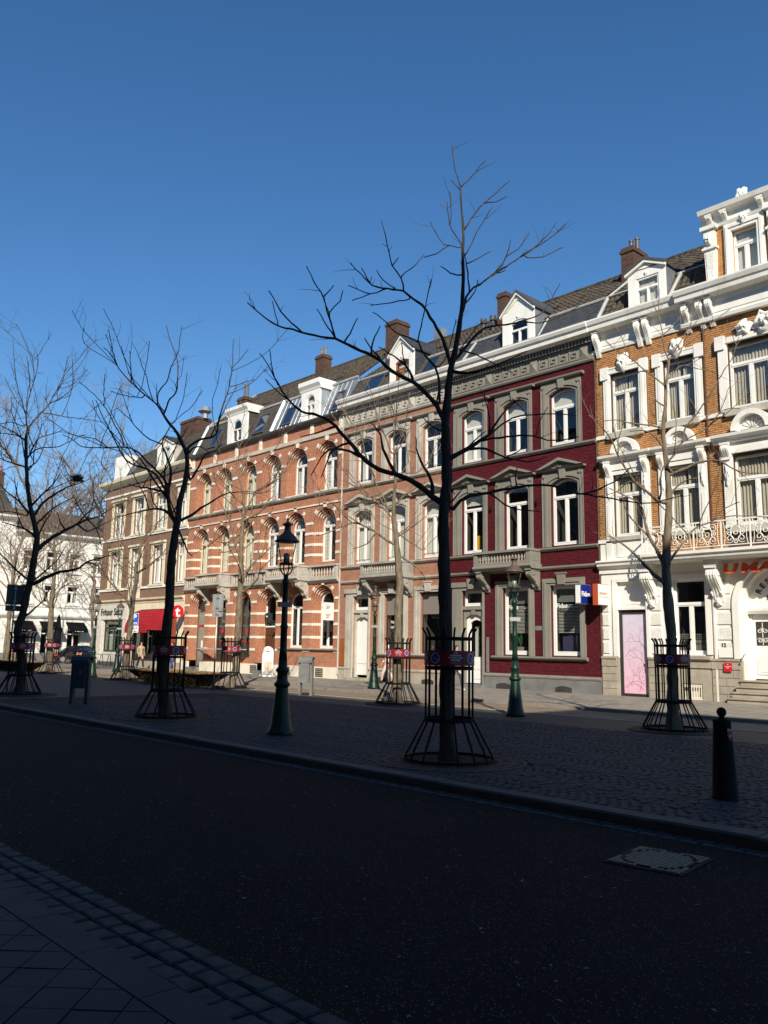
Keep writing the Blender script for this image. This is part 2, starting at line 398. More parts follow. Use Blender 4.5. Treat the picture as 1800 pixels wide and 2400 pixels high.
def room(win, x0, x1, z0, z1, d, m='room_dark', deep=1.5):
    b = MB(); x0 -= OX + .12; x1 += .12 - OX; y0, y1 = -d + .02, -d + deep; z0 -= .15; z1 += .12
    b.add([(x0, y0, z0), (x1, y0, z0), (x1, y1, z0), (x0, y1, z0), (x0, y0, z1), (x1, y0, z1), (x1, y1, z1), (x0, y1, z1)],
          [(0, 1, 2, 3), (4, 7, 6, 5), (1, 5, 6, 2), (2, 6, 7, 3), (3, 7, 4, 0)])
    return b.build('room', m, win)
def window(root, x0, x1, z0, z1, rise=0., tz=None, d=-.14, fw=.075, fm='frame_white', mull=.09, inside='curtain', gm='glass', name='window', cases=2, rm=True, label=None, cm=None, bz=None, thick=.07):
    """frame with transom and mullion; every pane a child; z1 is the crown of the head"""
    zs = z1 - rise; b = MB()
    ri = rise * (1 - 2 * fw / (x1 - x0)) if rise else 0
    b.ring(outline(x0, x1, z0, zs, rise), outline(x0 + fw, x1 - fw, z0, z1 - fw - ri, ri), d - thick, d)
    b.box(x0 + fw + .001, x1 - fw - .001, d - thick, d, z0, z0 + fw * 1.2)
    zi = z1 - fw - ri
    tt = .1
    if tz: b.box(x0 + fw + .001, x1 - fw - .001, d - thick, d + .025, tz - tt / 2, tz + tt / 2)
    top = tz - tt / 2 if tz else (zi if not rise else zi)
    xs = [x0 + fw + (x1 - x0 - 2 * fw) * k / cases for k in range(cases + 1)]
    for k in range(1, cases): b.box(xs[k] - mull / 2, xs[k] + mull / 2, d - thick - .001, d + .012, z0 + fw * 1.2 + .001, top - .001)
    w = b.build(name, fm, root)
    if label: w['label'] = label
    g0, g1 = d - .05, d - .04
    for k in range(cases):
        a = xs[k] + (mull / 2 if k else 0); c = xs[k + 1] - (mull / 2 if k < cases - 1 else 0)
        sb = MB(); cw = .035                          # opening casement rail round the pane
        sb.box(a + .004, a + cw, d - .055, d + .006, z0 + fw * 1.2 + .004, top - .004); sb.box(c - cw, c - .004, d - .055, d + .006, z0 + fw * 1.2 + .004, top - .004)
        sb.box(a + cw, c - cw, d - .055, d + .006, z0 + fw * 1.2 + .004, z0 + fw * 1.2 + .05); sb.box(a + cw, c - cw, d - .055, d + .006, top - .045, top - .004)
        if tz or not rise: sb.build('casement', fm, w)
        if tz or not rise: MB().box(a + cw, c - cw, g0, g1, z0 + fw * 1.2 + .05, top - .045).build('pane', gm, w)
        else:
            MB().prism(outline(a, c, z0 + fw * 1.2, zi, ri * .98), g0, g1).build('pane', gm, w)
    if tz: MB().prism(outline(x0 + fw, x1 - fw, tz + tt / 2, zi, ri), g0, g1).build('pane', gm, w)
    if inside == 'curtain':
        wd = x1 - x0
        curtain(w, x0 + .02, x0 + wd * .47, z0, z1 - .02, d - .16, cm or 'curtain'); curtain(w, x0 + wd * .52, x1 - .02, z0, z1 - .02, d - .16, cm or 'curtain')
    elif inside == 'drapes':
        wd = x1 - x0
        curtain(w, x0 + .02, x0 + wd * .26, z0, z1 - .02, d - .16, cm or 'net_curtain'); curtain(w, x1 - wd * .26, x1 - .02, z0, z1 - .02, d - .16, cm or 'net_curtain')
    elif inside == 'net': curtain(w, x0 + .02, x1 - .02, z0, z1 - .02, d - .16, cm or 'net_curtain', .015, .08)
    elif inside == 'blind': blind(w, x0 + .05, x1 - .05, bz or z0, z1 - .02, d - .12, cm or 'blind_white')
    if rm: room(w, x0, x1, z0, z1, d - .2)
    return w
def cornice(root, x0, x1, prof, m, name='cornice'): return MB().hprism(prof, x0, x1).build(name, m, root)
def scroll_prof(dmax, z0, z1, n=10):                 # S-shaped console seen from the side: deep at the top, tucked in below
    P = [(0.0, z1), (dmax, z1)]
    h = z1 - z0
    for k in range(n + 1):
        t = k / n; P.append((dmax * (1 - t) * (.82 + .3 * math.sin(t * 2 * math.pi)) + .05 + .05 * math.sin(t * math.pi), z1 - .08 - (h - .08) * t))
    P.append((0.0, z0)); return P
def console(root, x, w, dmax, z0, z1, m, name='console'):
    b = MB(); b.hprism(scroll_prof(dmax, z0, z1), x - w / 2, x + w / 2)
    b.box(x - w / 2 - .03, x + w / 2 + .03, 0, dmax + .03, z1 - .07, z1)
    for s in (-1, 1):                                # volutes on both cheeks
        for (dd, zz, r) in ((dmax * .68, z1 - .2 * (z1 - z0), .2 * dmax), (dmax * .22, z0 + .24 * (z1 - z0), .15 * dmax)):
            pts = [(x + s * w / 2 - OX, -(dd + r * (1 - k / 16) * math.cos(k * .8)), zz + r * (1 - k / 16) * math.sin(k * .8)) for k in range(15)]
            b.tube(pts, [.05 * dmax + .008] * 15, 4)
    for k in range(3): b.tube([(x + (k - 1) * w * .3 - OX, -(q[0] + .005), q[1]) for q in scroll_prof(dmax, z0, z1)[2:-1]], [.016] * 11, 4)
    return b.build(name, m, root)
def lump(x, z, rx, rz, rd, d, m, root, name='cartouche', seed=0):   # carved ornament: a lobed, noisy relief
    b = MB(); nu, nv = 20, 10; vs = []; fs = []
    for i in range(nv + 1):
        t = math.pi / 2 * i / nv
        for j in range(nu):
            a = 2 * math.pi * j / nu
            f = 1 + .16 * math.cos(5 * a + seed) + .1 * math.sin(8 * a + seed * 2)
            h = math.sin(t) * f
            q = noise.noise(Vector((math.cos(a) * h * 3 + seed * 7, math.sin(a) * h * 3, seed)))
            rr = 1 if i == nv else 1
            vs.append((x + rx * h * math.cos(a) - OX, -(d + rd * math.cos(t) * (1 + .45 * q + .22 * math.sin(4 * a + 9 * h + seed))), z + rz * h * math.sin(a)))
    for i in range(nv):
        for j in range(nu): fs.append((i * nu + j, (i + 1) * nu + j, (i + 1) * nu + (j + 1) % nu, i * nu + (j + 1) % nu))
    b.add(vs, fs); return b.build(name, m, root, smooth=True)
def bricks(root, x0, x1, z0, z1, holes, m, n_ind=300, bw=.212, bh=.06, px=.226, pz=.0765, d=0.):
    proto = MB().wbox(-bw / 2, bw / 2, 0, .03, 0, bh).mesh('brick', m)
    rest = MB(); full = []
    nz = int((z1 - z0) / pz)
    for r in range(nz):
        za = z0 + r * pz; zb = za + bh
        iv = sorted((max(h[0], x0), min(h[1], x1)) for h in holes if h[2] < zb - .01 and h[3] > za + .01 and h[1] > x0 and h[0] < x1)
        free = []; c = x0
        for a, e in iv:
            if a > c: free.append((c, a))
            c = max(c, e)
        if c < x1: free.append((c, x1))
        off = (r % 2) * px / 2 + (r % 3) * .01
        for a, e in free:
            k = math.floor((a - off) / px)
            while True:
                s0 = off + k * px; k += 1
                if s0 >= e: break
                p, q = max(s0, a), min(s0 + bw, e)
                if q - p < .03: continue
                pr = random.uniform(-.004, .004) + d
                if q - p > bw - 1e-4: full.append((p, q, pr, za))
                else: rest.box(p, q, pr - .03, pr, za, zb)
    full.sort(key=lambda t: (Vector(((t[0] + t[1]) / 2, 28, t[3])) - Vector((0, 0, CAM_H))).length if inframe(((t[0] + t[1]) / 2, 28, t[3]), 0) else 999)
    for i, (p, q, pr, za) in enumerate(full):
        if i < n_ind: put('brick', proto, root, ((p + q) / 2 - OX, -pr, za))
        else: rest.box(p, q, pr - .03, pr, za, za + bh)
    o = rest.build('brickwork', m, root); o['kind'] = 'stuff'
def tiles(root, x0, x1, d0, z0, d1, z1, m='roof_tile', tw=.25, tl=.31, n_ind=0, cut=None, name='roof_tile'):
    """pantiles on a slope from (d0, z0) at the eave up to (d1, z1)"""
    L = math.hypot(d1 - d0, z1 - z0); ud = (d1 - d0) / L; uz = (z1 - z0) / L; nd, nz = uz, -ud     # normal pointing out and up
    if nz < 0: nd, nz = -nd, -nz
    prof = [(0, .03), (.15, .055), (.4, .045), (.6, .012), (.85, .004), (1.0, .03)]
    def tile(b, x, s, jit):
        vs = []
        for (t, lift, dn) in ((0., .028, 0), (tl + .05, 0., 0)):
            for (q, h) in prof:
                hh = h + lift + jit
                vs.append((x + q * tw - OX, -(d0 + ud * (s + t) + nd * hh), z0 + uz * (s + t) + nz * hh))
        for (q, h) in prof:
            hh = h + jit; vs.append((x + q * tw - OX, -(d0 + ud * s + nd * hh), z0 + uz * s + nz * hh))
        n = len(prof)
        b.add(vs, [(k, k + 1, n + k + 1, n + k) for k in range(n - 1)] + [(2 * n + k, 2 * n + k + 1, k + 1, k) for k in range(n - 1)])
    rest = MB(); cand = []
    rows = int(L / tl); cols = int((x1 - x0) / tw)
    for r in range(rows):
        for c in range(cols):
            x = x0 + c * tw; s = r * tl; zc = z0 + uz * s; dc = d0 + ud * s
            if cut and cut(x + tw / 2, zc): continue
            cand.append((x, s, zc, dc))
    cand.sort(key=lambda t: (Vector((t[0], 28 - t[3], t[2])) - Vector((0, 0, CAM_H))).length if inframe((t[0], 28 - t[3], t[2]), 0) else 999)
    pro = None
    for i, (x, s, zc, dc) in enumerate(cand):
        if i < n_ind:
            if pro is None:
                b = MB(); tile(b, OX, 0, 0); pro = b.mesh(name, m)
            put(name, pro, root, (x - OX, -ud * s, uz * s))
        else: tile(rest, x, s, random.uniform(0, .006))
    if rest.v: tag(rest.build(name + 's', m, root), kind='stuff')
    q = MB(); e = -.004
    q.add([(x0 - OX, -d0, z0 + e), (x1 - OX, -d0, z0 + e), (x1 - OX, -d1, z1 + e), (x0 - OX, -d1, z1 + e)], [(0, 1, 2, 3)])
    q.build('roof_deck', 'gutter_dark', root)
    rb = MB(); rb.tube([(x0 - OX, -d1, z1 + .03), (x1 - OX, -d1, z1 + .03)], .1, 8); rb.build('ridge', m, root)
def slope(root, x0, x1, d0, z0, d1, z1, m, name='roof', th=.04, holes=()):
    b = MB(); L = math.hypot(d1 - d0, z1 - z0); nd, nz = (z1 - z0) / L * th, -(d1 - d0) / L * th
    b.hprism([(d0, z0), (d1, z1), (d1 + nd, z1 + nz), (d0 + nd, z0 + nz)], x0, x1); return b.build(name, m, root)
def strip(root, pts, m='lead_trim', w=.18, name='lead_strip'):          # flashing along a line given in facade coordinates
    b = MB(); b.tube([(x - OX, -d, z) for x, d, z in pts], w / 2, 6); return b.build(name, m, root)
def chimney(root, x0, x1, d0, d1, z0, z1, pots=2, m='chimney_brick', pm='copper_brown'):
    b = MB(); b.box(x0, x1, d0, d1, z0, z1 - .25); b.box(x0 - .05, x1 + .05, d0 - .05, d1 + .05, z1 - .25, z1 - .12); b.box(x0, x1, d0, d1, z1 - .12, z1)
    c = b.build('chimney', m, root)
    for k in range(pots):
        x = x0 + (x1 - x0) * (k + .5) / pots
        MB().lathe([(.1, 0), (.12, .05), (.09, .1), (.085, .5), (.11, .52), (.11, .58), (.07, .58)], (x - OX, -(d0 + d1) / 2, z1), 10).build('chimney_pot', pm, c)
    return c
def dormer(root, x0, x1, z0, z1, zp, d, gx0, gx1, gz0, gz1, tz=None, rise=0., m='white_paint', sm='zinc', deep=2.4, fm='frame_white', inside='blind', flat=False, fr='frame_white', slope_d=-1.0):
    """gabled (or flat) dormer: front panel with a window, cheeks running back into the roof"""
    cx = (x0 + x1) / 2
    dm = MB(); zs = gz1 - rise
    n = 12; o = outline(x0, x1, z0, z1, 0, n); i = outline(gx0, gx1, z0, zs, rise, n); dm.ring(o, i, d - .12, d)
    dm.box(gx0 + .001, gx1 - .001, d - .12, d - .002, z0, gz0)
    D = dm.build('dormer', m, root)
    if flat:
        MB().hprism([(d + .02, z1), (d + .06, z1 + .12), (d + .18, z1 + .3), (d + .18, zp), (d - deep, zp + .02), (d - deep, z1)], x0 - .12, x1 + .12).build('dormer_roof', m, D)
    else:
        MB().prism([(x0, z1 + .001), (x1, z1 + .001), (cx, zp)], d - .12, d - .01).build('gable', m, D)
        for s in (-1, 1):
            xa = cx + s * (x1 - x0) / 2 * 1.1; za = z1 - (zp - z1) * .1
            MB().prism([(xa, za), (cx, zp), (cx, zp + .12), (xa, za + .12)], d - deep, d + .14).build('roof_slope', 'slate' if sm != 'zinc' else 'gutter_dark', D)
            MB().prism([(xa, za - .1), (cx, zp - .1), (cx, zp - .002), (xa, za - .002)], d + .002, d + .12).build('barge_board', m, D)
        t = MB(); q = .16
        t.ring([(x0 + q, z1 + .05), (cx, zp - .22), (x1 - q, z1 + .05)], [(x0 + q + .14, z1 + .09), (cx, zp - .32), (x1 - q - .14, z1 + .09)], d - .01, d + .03); t.build('gable_moulding', m, D)
        lump(cx, gz1 + .14, .08, .1, .05, d, m, D, 'keystone', 3)
    for (xa, xb) in ((x0, x0 + .06), (x1 - .06, x1)): MB().box(xa, xb, d - deep, d - .121, z0, z1).build('cheek', sm, D)
    w = MB(); f = .07; ri = rise * (1 - 2 * f / (gx1 - gx0)) if rise else 0
    w.ring(outline(gx0, gx1, gz0, zs, rise), outline(gx0 + f, gx1 - f, gz0, gz1 - f - ri, ri), d - .14, d - .04)
    w.box(gx0 + f + .001, gx1 - f - .001, d - .14, d - .04, gz0, gz0 + .07)
    if tz: w.box(gx0 + f + .001, gx1 - f - .001, d - .14, d - .03, tz - .04, tz + .04)
    top = tz - .04 if tz else gz1 - f - ri
    w.box((gx0 + gx1) / 2 - .04, (gx0 + gx1) / 2 + .04, d - .138, d - .035, gz0 + .071, top - .001)
    W = w.build('dormer_window', fr, D)
    MB().box(gx0 + f, (gx0 + gx1) / 2 - .04, d - .1, d - .09, gz0 + .07, top).build('pane', 'glass', W)
    MB().box((gx0 + gx1) / 2 + .04, gx1 - f, d - .1, d - .09, gz0 + .07, top).build('pane', 'glass', W)
    if tz: MB().prism(outline(gx0 + f, gx1 - f, tz + .04, gz1 - f - ri, ri), d - .1, d - .09).build('pane', 'glass', W)
    if inside == 'blind': blind(W, gx0 + .05, gx1 - .05, gz0, gz1 - rise - .02, d - .2)
    elif inside == 'net': curtain(W, gx0 + .05, gx1 - .05, gz0, gz1 - .1, d - .22, 'net_curtain')
    room(W, gx0, gx1, gz0, gz1, d - .25, deep=1.0)
    return D
def skylight(root, x0, x1, d0, z0, d1, z1):
    L = math.hypot(d1 - d0, z1 - z0); nd, nz = (z1 - z0) / L, -(d1 - d0) / L
    def P(t, s, h): return (d0 + (d1 - d0) * t + nd * h, z0 + (z1 - z0) * t + nz * h)
    b = MB()
    for (xa, xb, t0, t1) in ((x0, x0 + .08, 0, 1), (x1 - .08, x1, 0, 1), (x0 + .08, x1 - .08, 0, .06), (x0 + .08, x1 - .08, .94, 1)):
        b.hprism([P(t0, 0, .02), P(t1, 0, .02), P(t1, 0, .11), P(t0, 0, .11)], xa, xb)
    s = b.build('skylight', 'gutter_dark', root)
    MB().hprism([P(.06, 0, .06), P(.94, 0, .06), P(.94, 0, .075), P(.06, 0, .075)], x0 + .08, x1 - .08).build('pane', 'sky_glass', s)
m_, t_, b_ = newmat('sky_glass'); b_.inputs['Base Color'].default_value = (.012, .03, .07, 1); b_.inputs['Roughness'].default_value = .04; b_.inputs['Specular IOR Level'].default_value = .8
def baluster_mesh(h, m, n=8, r=.062):
    return MB().lathe([(r * .9, 0), (r * .9, h * .08), (r * .5, h * .12), (r * .75, h * .22), (r, h * .36), (r * .75, h * .52), (r * .45, h * .75), (r * .5, h * .86), (r * .85, h * .9), (r * .9, h)], (0, 0, 0), n).mesh('baluster', m, True)
def balustrade(root, x0, x1, dd0, dd1, z0, z1, m, pitch=.2, side=False):
    """plinth, rail, end dies and turned balusters, standing between depths dd0 and dd1"""
    t = MB(); t.box(x0, x1, dd0, dd1, z0, z0 + .12); t.box(x0 - .03, x1 + .03, dd0 - .03, dd1 + .05, z1 - .1, z1)
    for xa in (x0 + .001, x1 - .201): t.box(xa, xa + .2, dd0 + .005, dd1 - .005, z0 + .121, z1 - .101)
    B = t.build('balustrade', m, root)
    me = baluster_mesh(z1 - z0 - .222, m)
    n = max(1, int((x1 - x0 - .45) / pitch))
    for k in range(n): put('baluster', me, B, (x0 + .225 + (x1 - x0 - .45) * (k + .5) / n - OX, -(dd0 + dd1) / 2, z0 + .121))
    return B
def balcony(root, x0, x1, dep, z0, z1, m, pitch=.2, cz0=4.1):
    b = MB()
    b.hprism([(0.02, z0), (dep - .08, z0), (dep + .02, z0 + .1), (dep + .02, z0 + .16), (dep - .02, z0 + .2), (0.02, z0 + .2)], x0 - .02, x1 + .02)
    B = b.build('balcony', m, root)
    Z0 = z0 + .201
    balustrade(B, x0 + .02, x1 - .02, dep - .2, dep - .02, Z0, z1, m, pitch)
    for xa in (x0 + .02, x1 - .2):
        s = MB(); s.box(xa, xa + .18, .05, dep - .201, Z0, z1 - .1); s.box(xa - .03, xa + .21, .02, dep - .24, z1 - .099, z1); s.box(xa - .012 if xa < (x0 + x1) / 2 else xa + .18, xa if xa < (x0 + x1) / 2 else xa + .192, .18, dep - .3, Z0 + .12, z1 - .2)
        s.build('side_panel', m, B)
    for xa in (x0 + .2, x1 - .2): console(B, xa, .24, dep * .85, cz0, z0 - .002, m, 'corbel')
    return B
def bars(parent, x, z, d, w, h, m, n):               # small print that cannot be read: a row of marks
    b = MB(); r = random.Random(int(x * 100) + n)
    for k in range(n):
        if r.random() < .12: continue
        a = x + w * k / n; b.box(a, a + w / n * .72, d - .002, d, z, z + h * r.uniform(.7, 1))
    b.build('print_marks', m, parent)

# ------------------------------------------------------------------ ochre town house with the white ground floor
def ochre_house():
    global OX
    OX = -11.0
    root = thing('town_house', 'ochre brick town house with white stucco trim, pink poster door and restaurant entrance', 'house', (OX, 28, 0))
    W = 'white_paint'; X0, X1 = -17.8, -4.2
    mir = lambda a: (-22.0 - a[1], -22.0 - a[0])
    c1 = (-17.12, -15.88); c2 = (-14.87, -13.65)
    cols = [c1, c2, mir(c2), mir(c1)]
    big = (-12.40, -9.60)
    holes = []
    for a, b in cols: holes += [(a, b, 10.1, 12.42), (a, b, 6.0, 8.42)]
    holes += [(big[0], big[1], 10.1, 12.42), (big[0], big[1], 6.0, 8.42)]
    wall(root, X0 + .02, X1, 5.08, 14.6, holes, 'ochre_mortar', d=-.012)
    bh = [(a - .33, b + .33, z0 - .15, z1) for (a, b) in cols for (z0, z1) in ((10.0, 12.78), (5.9, 9.25))] + [(big[0] - .33, big[1] + .33, 9.85, 12.78), (big[0] - .33, big[1] + .33, 5.2, 9.25)]
    bh += [(X0, -15.4, 5.0, 5.95), (-15.4, -6.6, 5, 5.16), (X0, X1, 9.93, 10.08)]
    bricks(root, X0 + .03, X1, 5.12, 13.55, bh, 'ochre_brick', 300)
    shell(root, X0, X1, 0, 14.6, 10)
    MB().box(X0, X1, -10, -.05, 14.58, 14.6).build('attic_floor', 'gutter_dark', root)
    # entablature
    for (a, b, e) in ((X0 - .1, -14.0, 0.), (-14.0, -8.0, .14), (-8.0, X1, 0.)):
        cornice(root, a, b, [(0, 13.5), (.06 + e, 13.5), (.09 + e, 13.62), (.05 + e, 13.66), (.05 + e, 14.1), (.1 + e, 14.16), (.16 + e, 14.3), (.48 + e, 14.36), (.5 + e, 14.5), (.56 + e, 14.56), (.62 + e, 14.7), (.62 + e, 14.76), (0, 14.8)], W, 'entablature')
        MB().box(a + .45, b - .45, .05 + e, .07 + e, 13.74, 14.02).build('frieze_panel', W, root)
    for x in (-17.6, -15.75, -15.4, -13.75, -13.2, -12.85, -9.1, -8.8, -8.2): console(root, x, .2, .36 + (.12 if -13.9 < x < -8 else 0), 13.3, 14.32, W, 'console')
    # belt courses
    MB().box(X0, X1, 0, .06, 9.93, 10.07).build('belt_course', W, root)
    # upper windows
    for k, (a, b) in enumerate(cols):
        w = window(root, a, b, 10.1, 12.42, tz=11.75, inside='curtain')
        s = MB(); s.box(a - .3, a - .001, 0, .07, 10.07, 12.5); s.box(b + .001, b + .3, 0, .07, 10.07, 12.5); s.box(a - .36, b + .36, 0, .1, 12.501, 12.68); s.box(a - .4, a - .06, 0, .13, 12.3, 12.8); s.box(b + .06, b + .4, 0, .13, 12.3, 12.8)
        s.box(a - .2, a - .08, .07, .095, 10.2, 12.28); s.box(b + .08, b + .2, .07, .095, 10.2, 12.28); s.box(a - .3, b + .3, 0, .12, 12.681, 12.74)
        s.build('surround', W, w)
        MB().box(a - .15, b + .15, 0, .16, 9.86, 10.09).build('sill', 'pale_stone', w)
        lump((a + b) / 2, 12.86, .3, .38, .2, .05, W, w, 'cartouche', k + 1)
        # first floor
        w = window(root, a, b, 6.0, 8.42, tz=7.65, inside='curtain', label='window with a brown inner shutter' if k == 1 else None)
        s = MB(); s.box(a - .32, a - .001, 0, .08, 5.95, 8.6); s.box(b + .001, b + .32, 0, .08, 5.95, 8.6); s.box(a, b, 0, .06, 8.421, 8.6)
        s.box(a - .24, a - .1, .08, .11, 6.05, 7.3); s.box(b + .1, b + .24, .08, .11, 6.05, 7.3)
        s.box(a - .3, b + .3, 0, .1, 8.601, 8.95)
        s.build('surround', W, w)
        for xx in (a - .17, b + .17):
            lump(xx, 7.9, .09, .38, .07, .08, W, w, 'carved_drop', xx); console(w, xx, .2, .26, 8.3, 8.96, W, 'bracket')
        MB().hprism([(0, 8.951), (.22, 8.951), (.26, 9.02), (.36, 9.08), (.38, 9.17), (.1, 9.24), (0, 9.24)], a - .47, b + .47).build('hood', W, w)
        c = (a + b) / 2; h = MB(); h.arcseg(c, 9.241, .40, .56, 0, math.pi, 0, .3, 16); h.arcseg(c, 9.241, .34, .399, 0, math.pi, 0, .2, 16); h.arcseg(c, 9.241, .0, .339, 0, math.pi, 0, .06, 16); h.build('lunette', W, w)
        for q in range(7):
            an = math.pi * (q + .5) / 7
            MB().prism([(c + .06 * math.cos(an), 9.25 + .06 * math.sin(an)), (c + .27 * math.cos(an - .17), 9.25 + .27 * math.sin(an - .17)), (c + .31 * math.cos(an), 9.25 + .31 * math.sin(an)), (c + .27 * math.cos(an + .17), 9.25 + .27 * math.sin(an + .17))], .06, .12).build('shell_flute', W, w)
        MB().box(a - .12, b + .12, 0, .15, 5.84, 5.99).build('sill', 'pale_stone', w)
    # wide windows over the door
    for (z0, z1, tz, top) in ((10.1, 12.42, 11.75, 0), (6.0, 8.42, 7.65, 1)):
        w = window(root, big[0], big[1], z0, z1, tz=tz, inside='curtain', cases=4)
        a, b = big
        s = MB(); s.box(a - .32, a - .001, 0, .1, z0 - .05, z1 + .1); s.box(b + .001, b + .32, 0, .1, z0 - .05, z1 + .1); s.box(a - .36, b + .36, 0, .13, z1 + .101, z1 + .3); s.box(a - .4, a - .06, 0, .16, z1 - .1, z1 + .4)
        s.build('surround', W, w)
        MB().box(a - .15, b + .15, 0, .16, z0 - .24, z0 - .01).build('sill', 'pale_stone', w)
        if not top: lump(-11.0, 12.95, .42, .42, .26, .05, W, w, 'cartouche', 9); lump(-11.75, 12.93, .3, .3, .2, .05, W, w, 'cartouche', 5)
        else:
            MB().hprism([(0, 8.9), (.24, 8.9), (.3, 9.0), (.42, 9.08), (.44, 9.18), (.1, 9.26), (0, 9.26)], a - .6, b + .6).build('hood', W, w)
            MB().box(a - .32, b + .32, 0, .12, 8.721, 8.899).build('frieze', W, w)
            console(w, a - .17, .26, .3, 8.2, 8.9, W, 'bracket'); lump(a - .17, 7.8, .11, .4, .09, .1, W, w, 'carved_drop', 2)
            c = -11.62; h = MB(); h.arcseg(c, 9.261, .5, .68, 0, math.pi, 0, .34, 16); h.arcseg(c, 9.261, 0, .499, 0, math.pi, 0, .08, 16); h.build('lunette', W, w)
            for q in range(7):
                an = math.pi * (q + .5) / 7
                MB().prism([(c + .08 * math.cos(an), 9.27 + .08 * math.sin(an)), (c + .34 * math.cos(an - .17), 9.27 + .34 * math.sin(an - .17)), (c + .4 * math.cos(an), 9.27 + .4 * math.sin(an)), (c + .34 * math.cos(an + .17), 9.27 + .34 * math.sin(an + .17))], .08, .15).build('shell_flute', W, w)
    # panel zone left of the balcony, ground-floor cornice, balcony
    s = MB(); s.box(X0 + .06, -15.46, 0, .05, 5.1, 5.9); s.box(-17.45, -17.2, .05, .1, 5.12, 5.86); s.box(-17.0, -15.75, .05, .075, 5.22, 5.78); s.build('panel', W, root)
    MB().box(X0, -15.5, 0, .1, 5.79, 5.93).build('belt_course', W, root)
    cornice(root, X0 - .02, -15.5, [(0, 4.62), (.06, 4.62), (.06, 4.78), (.12, 4.8), (.22, 4.9), (.24, 5.0), (.3, 5.04), (.3, 5.1), (0, 5.14)], W, 'shop_cornice')
    B = MB().hprism([(0, 4.84), (.85, 4.84), (.92, 4.9), (.95, 5.0), (1.02, 5.04), (1.02, 5.14), (0, 5.14)], -15.5, -6.6).build('balcony', W, root)
    rail = MB(); rail.box(-15.46, -6.64, .94, .98, 6.05, 6.1); rail.box(-15.46, -6.64, .945, .975, 5.22, 5.25); rail.box(-15.46, -15.42, 0.02, .939, 6.05, 6.1); rail.build('top_rail', W, B)
    npan = 9
    for k in range(npan + 1):
        x = -15.44 + 8.78 * k / npan; MB().box(x - .02, x + .02, .94, .98, 5.141, 6.049).build('post', W, B)
    def curl(cx, cz, r, turns, s=1, ph=0., dd=.96, n=18):
        return [(cx + s * r * (1 - .8 * k / n) * math.cos(ph + turns * 2 * math.pi * k / n) - OX, -dd, cz + r * (1 - .8 * k / n) * math.sin(ph + turns * 2 * math.pi * k / n)) for k in range(n + 1)]
    pm = MB(); pw = 8.78 / npan; c0 = OX
    for (dx, s) in ((-.2, 1), (.2, -1)):
        for (zz, ph, r) in ((5.84, .6, .15), (5.44, -2.2, .15), (5.64, 1.6, .1)): pm.tube(curl(c0 + dx, zz, r, 1.4, s, ph), .013, 4)
    pm.tube([(.0 + .17 * math.cos(q * .45), -.96, 5.64 + .24 * math.sin(q * .45)) for q in range(15)], .014, 4)
    for (zz, r) in ((5.64, .07), (5.95, .05), (5.33, .05)): pm.tube([(r * math.cos(q * .7), -.96, zz + r * math.sin(q * .7)) for q in range(10)], .014, 4)
    for xx in (-.4, .4): pm.tube([(xx, -.96, 5.23), (xx * .9, -.96, 5.45), (xx * .9, -.96, 5.8), (xx, -.96, 6.05)], .012, 4)
    pme = pm.mesh('iron_panel', W)
    for k in range(npan): put('iron_panel', pme, B, (-15.44 + pw * (k + .5) - OX, 0, 0))
    for x in (-15.62, -13.12, -8.9, -6.5):
        q = console(root, x, .34, .62, 3.4, 4.62, W, 'balcony_console'); MB().box(x - .22, x + .22, 0, .66, 4.621, 4.838).build('console_cap', W, q); lump(x, 3.42, .12, .16, .16, .04, W, q, 'acanthus', 4)
    # ground floor
    door = (-17.1, -15.9); win = (-14.85, -13.62); arch = (-12.45, -9.75)
    gh = [(door[0], door[1], 0, 4.3), (win[0], win[1], 1.62, 4.25), (arch[0], arch[1], .6, 4.7), (-14.6, -13.85, .05, .62)]
    wall(root, X0 + .03, X1, 1.46, 5.05, gh, W, d=.0, name='ground_floor_wall')
    wall(root, X0 + .02, X1, 0, 1.459, gh, 'plinth_stone', d=.04, depth=.4, name='plinth')
    for (a, b) in ((X0 + .02, door[0] - .05), (door[1] + .05, win[0] - .1), (win[1] + .15, -12.5)):     # rusticated stone courses
        for r in range(4):
            za = .05 + r * .27; n = max(1, round((b - a) / .62)); off = (r % 2) * .5
            cuts = [a] + [a + (b - a) * (k + off) / n for k in range(1 if not off else 0, n) if a + .1 < a + (b - a) * (k + off) / n < b - .1] + [b]
            for c in range(len(cuts) - 1): MB().box(cuts[c] + .008, cuts[c + 1] - .008, .041, .075 + random.uniform(0, .008), za, za + .255).build('stone_block', 'plinth_stone', root)
        MB().hprism([(.041, 1.14), (.1, 1.14), (.1, 1.38), (.14, 1.42), (.14, 1.48), (.041, 1.5)], a, b).build('plinth_cap', 'plinth_stone', root)
    MB().hprism([(.041, 1.16), (.09, 1.16), (.09, 1.4), (.2, 1.46), (.2, 1.56), (.041, 1.58)], win[0] - .1, win[1] + .15).build('window_sill', 'plinth_stone', root)
    g = MB(); g.box(-14.58, -13.87, .0, .03, .07, .1); g.box(-14.58, -13.87, 0, .03, .56, .59)
    for k in range(8): g.box(-14.55 + k * .09, -14.53 + k * .09, .001, .029, .1, .56)
    for k in range(7): g.fcyl(-14.5 + k * .09, .52, .032, .002, .02, 8); g.fcyl(-14.5 + k * .09, .14, .032, .002, .02, 8)
    g.build('cellar_grille', 'white_stone', root); MB().box(-14.6, -13.85, -.3, -.12, .05, .62).build('grille_backing', 'blind_white', root)
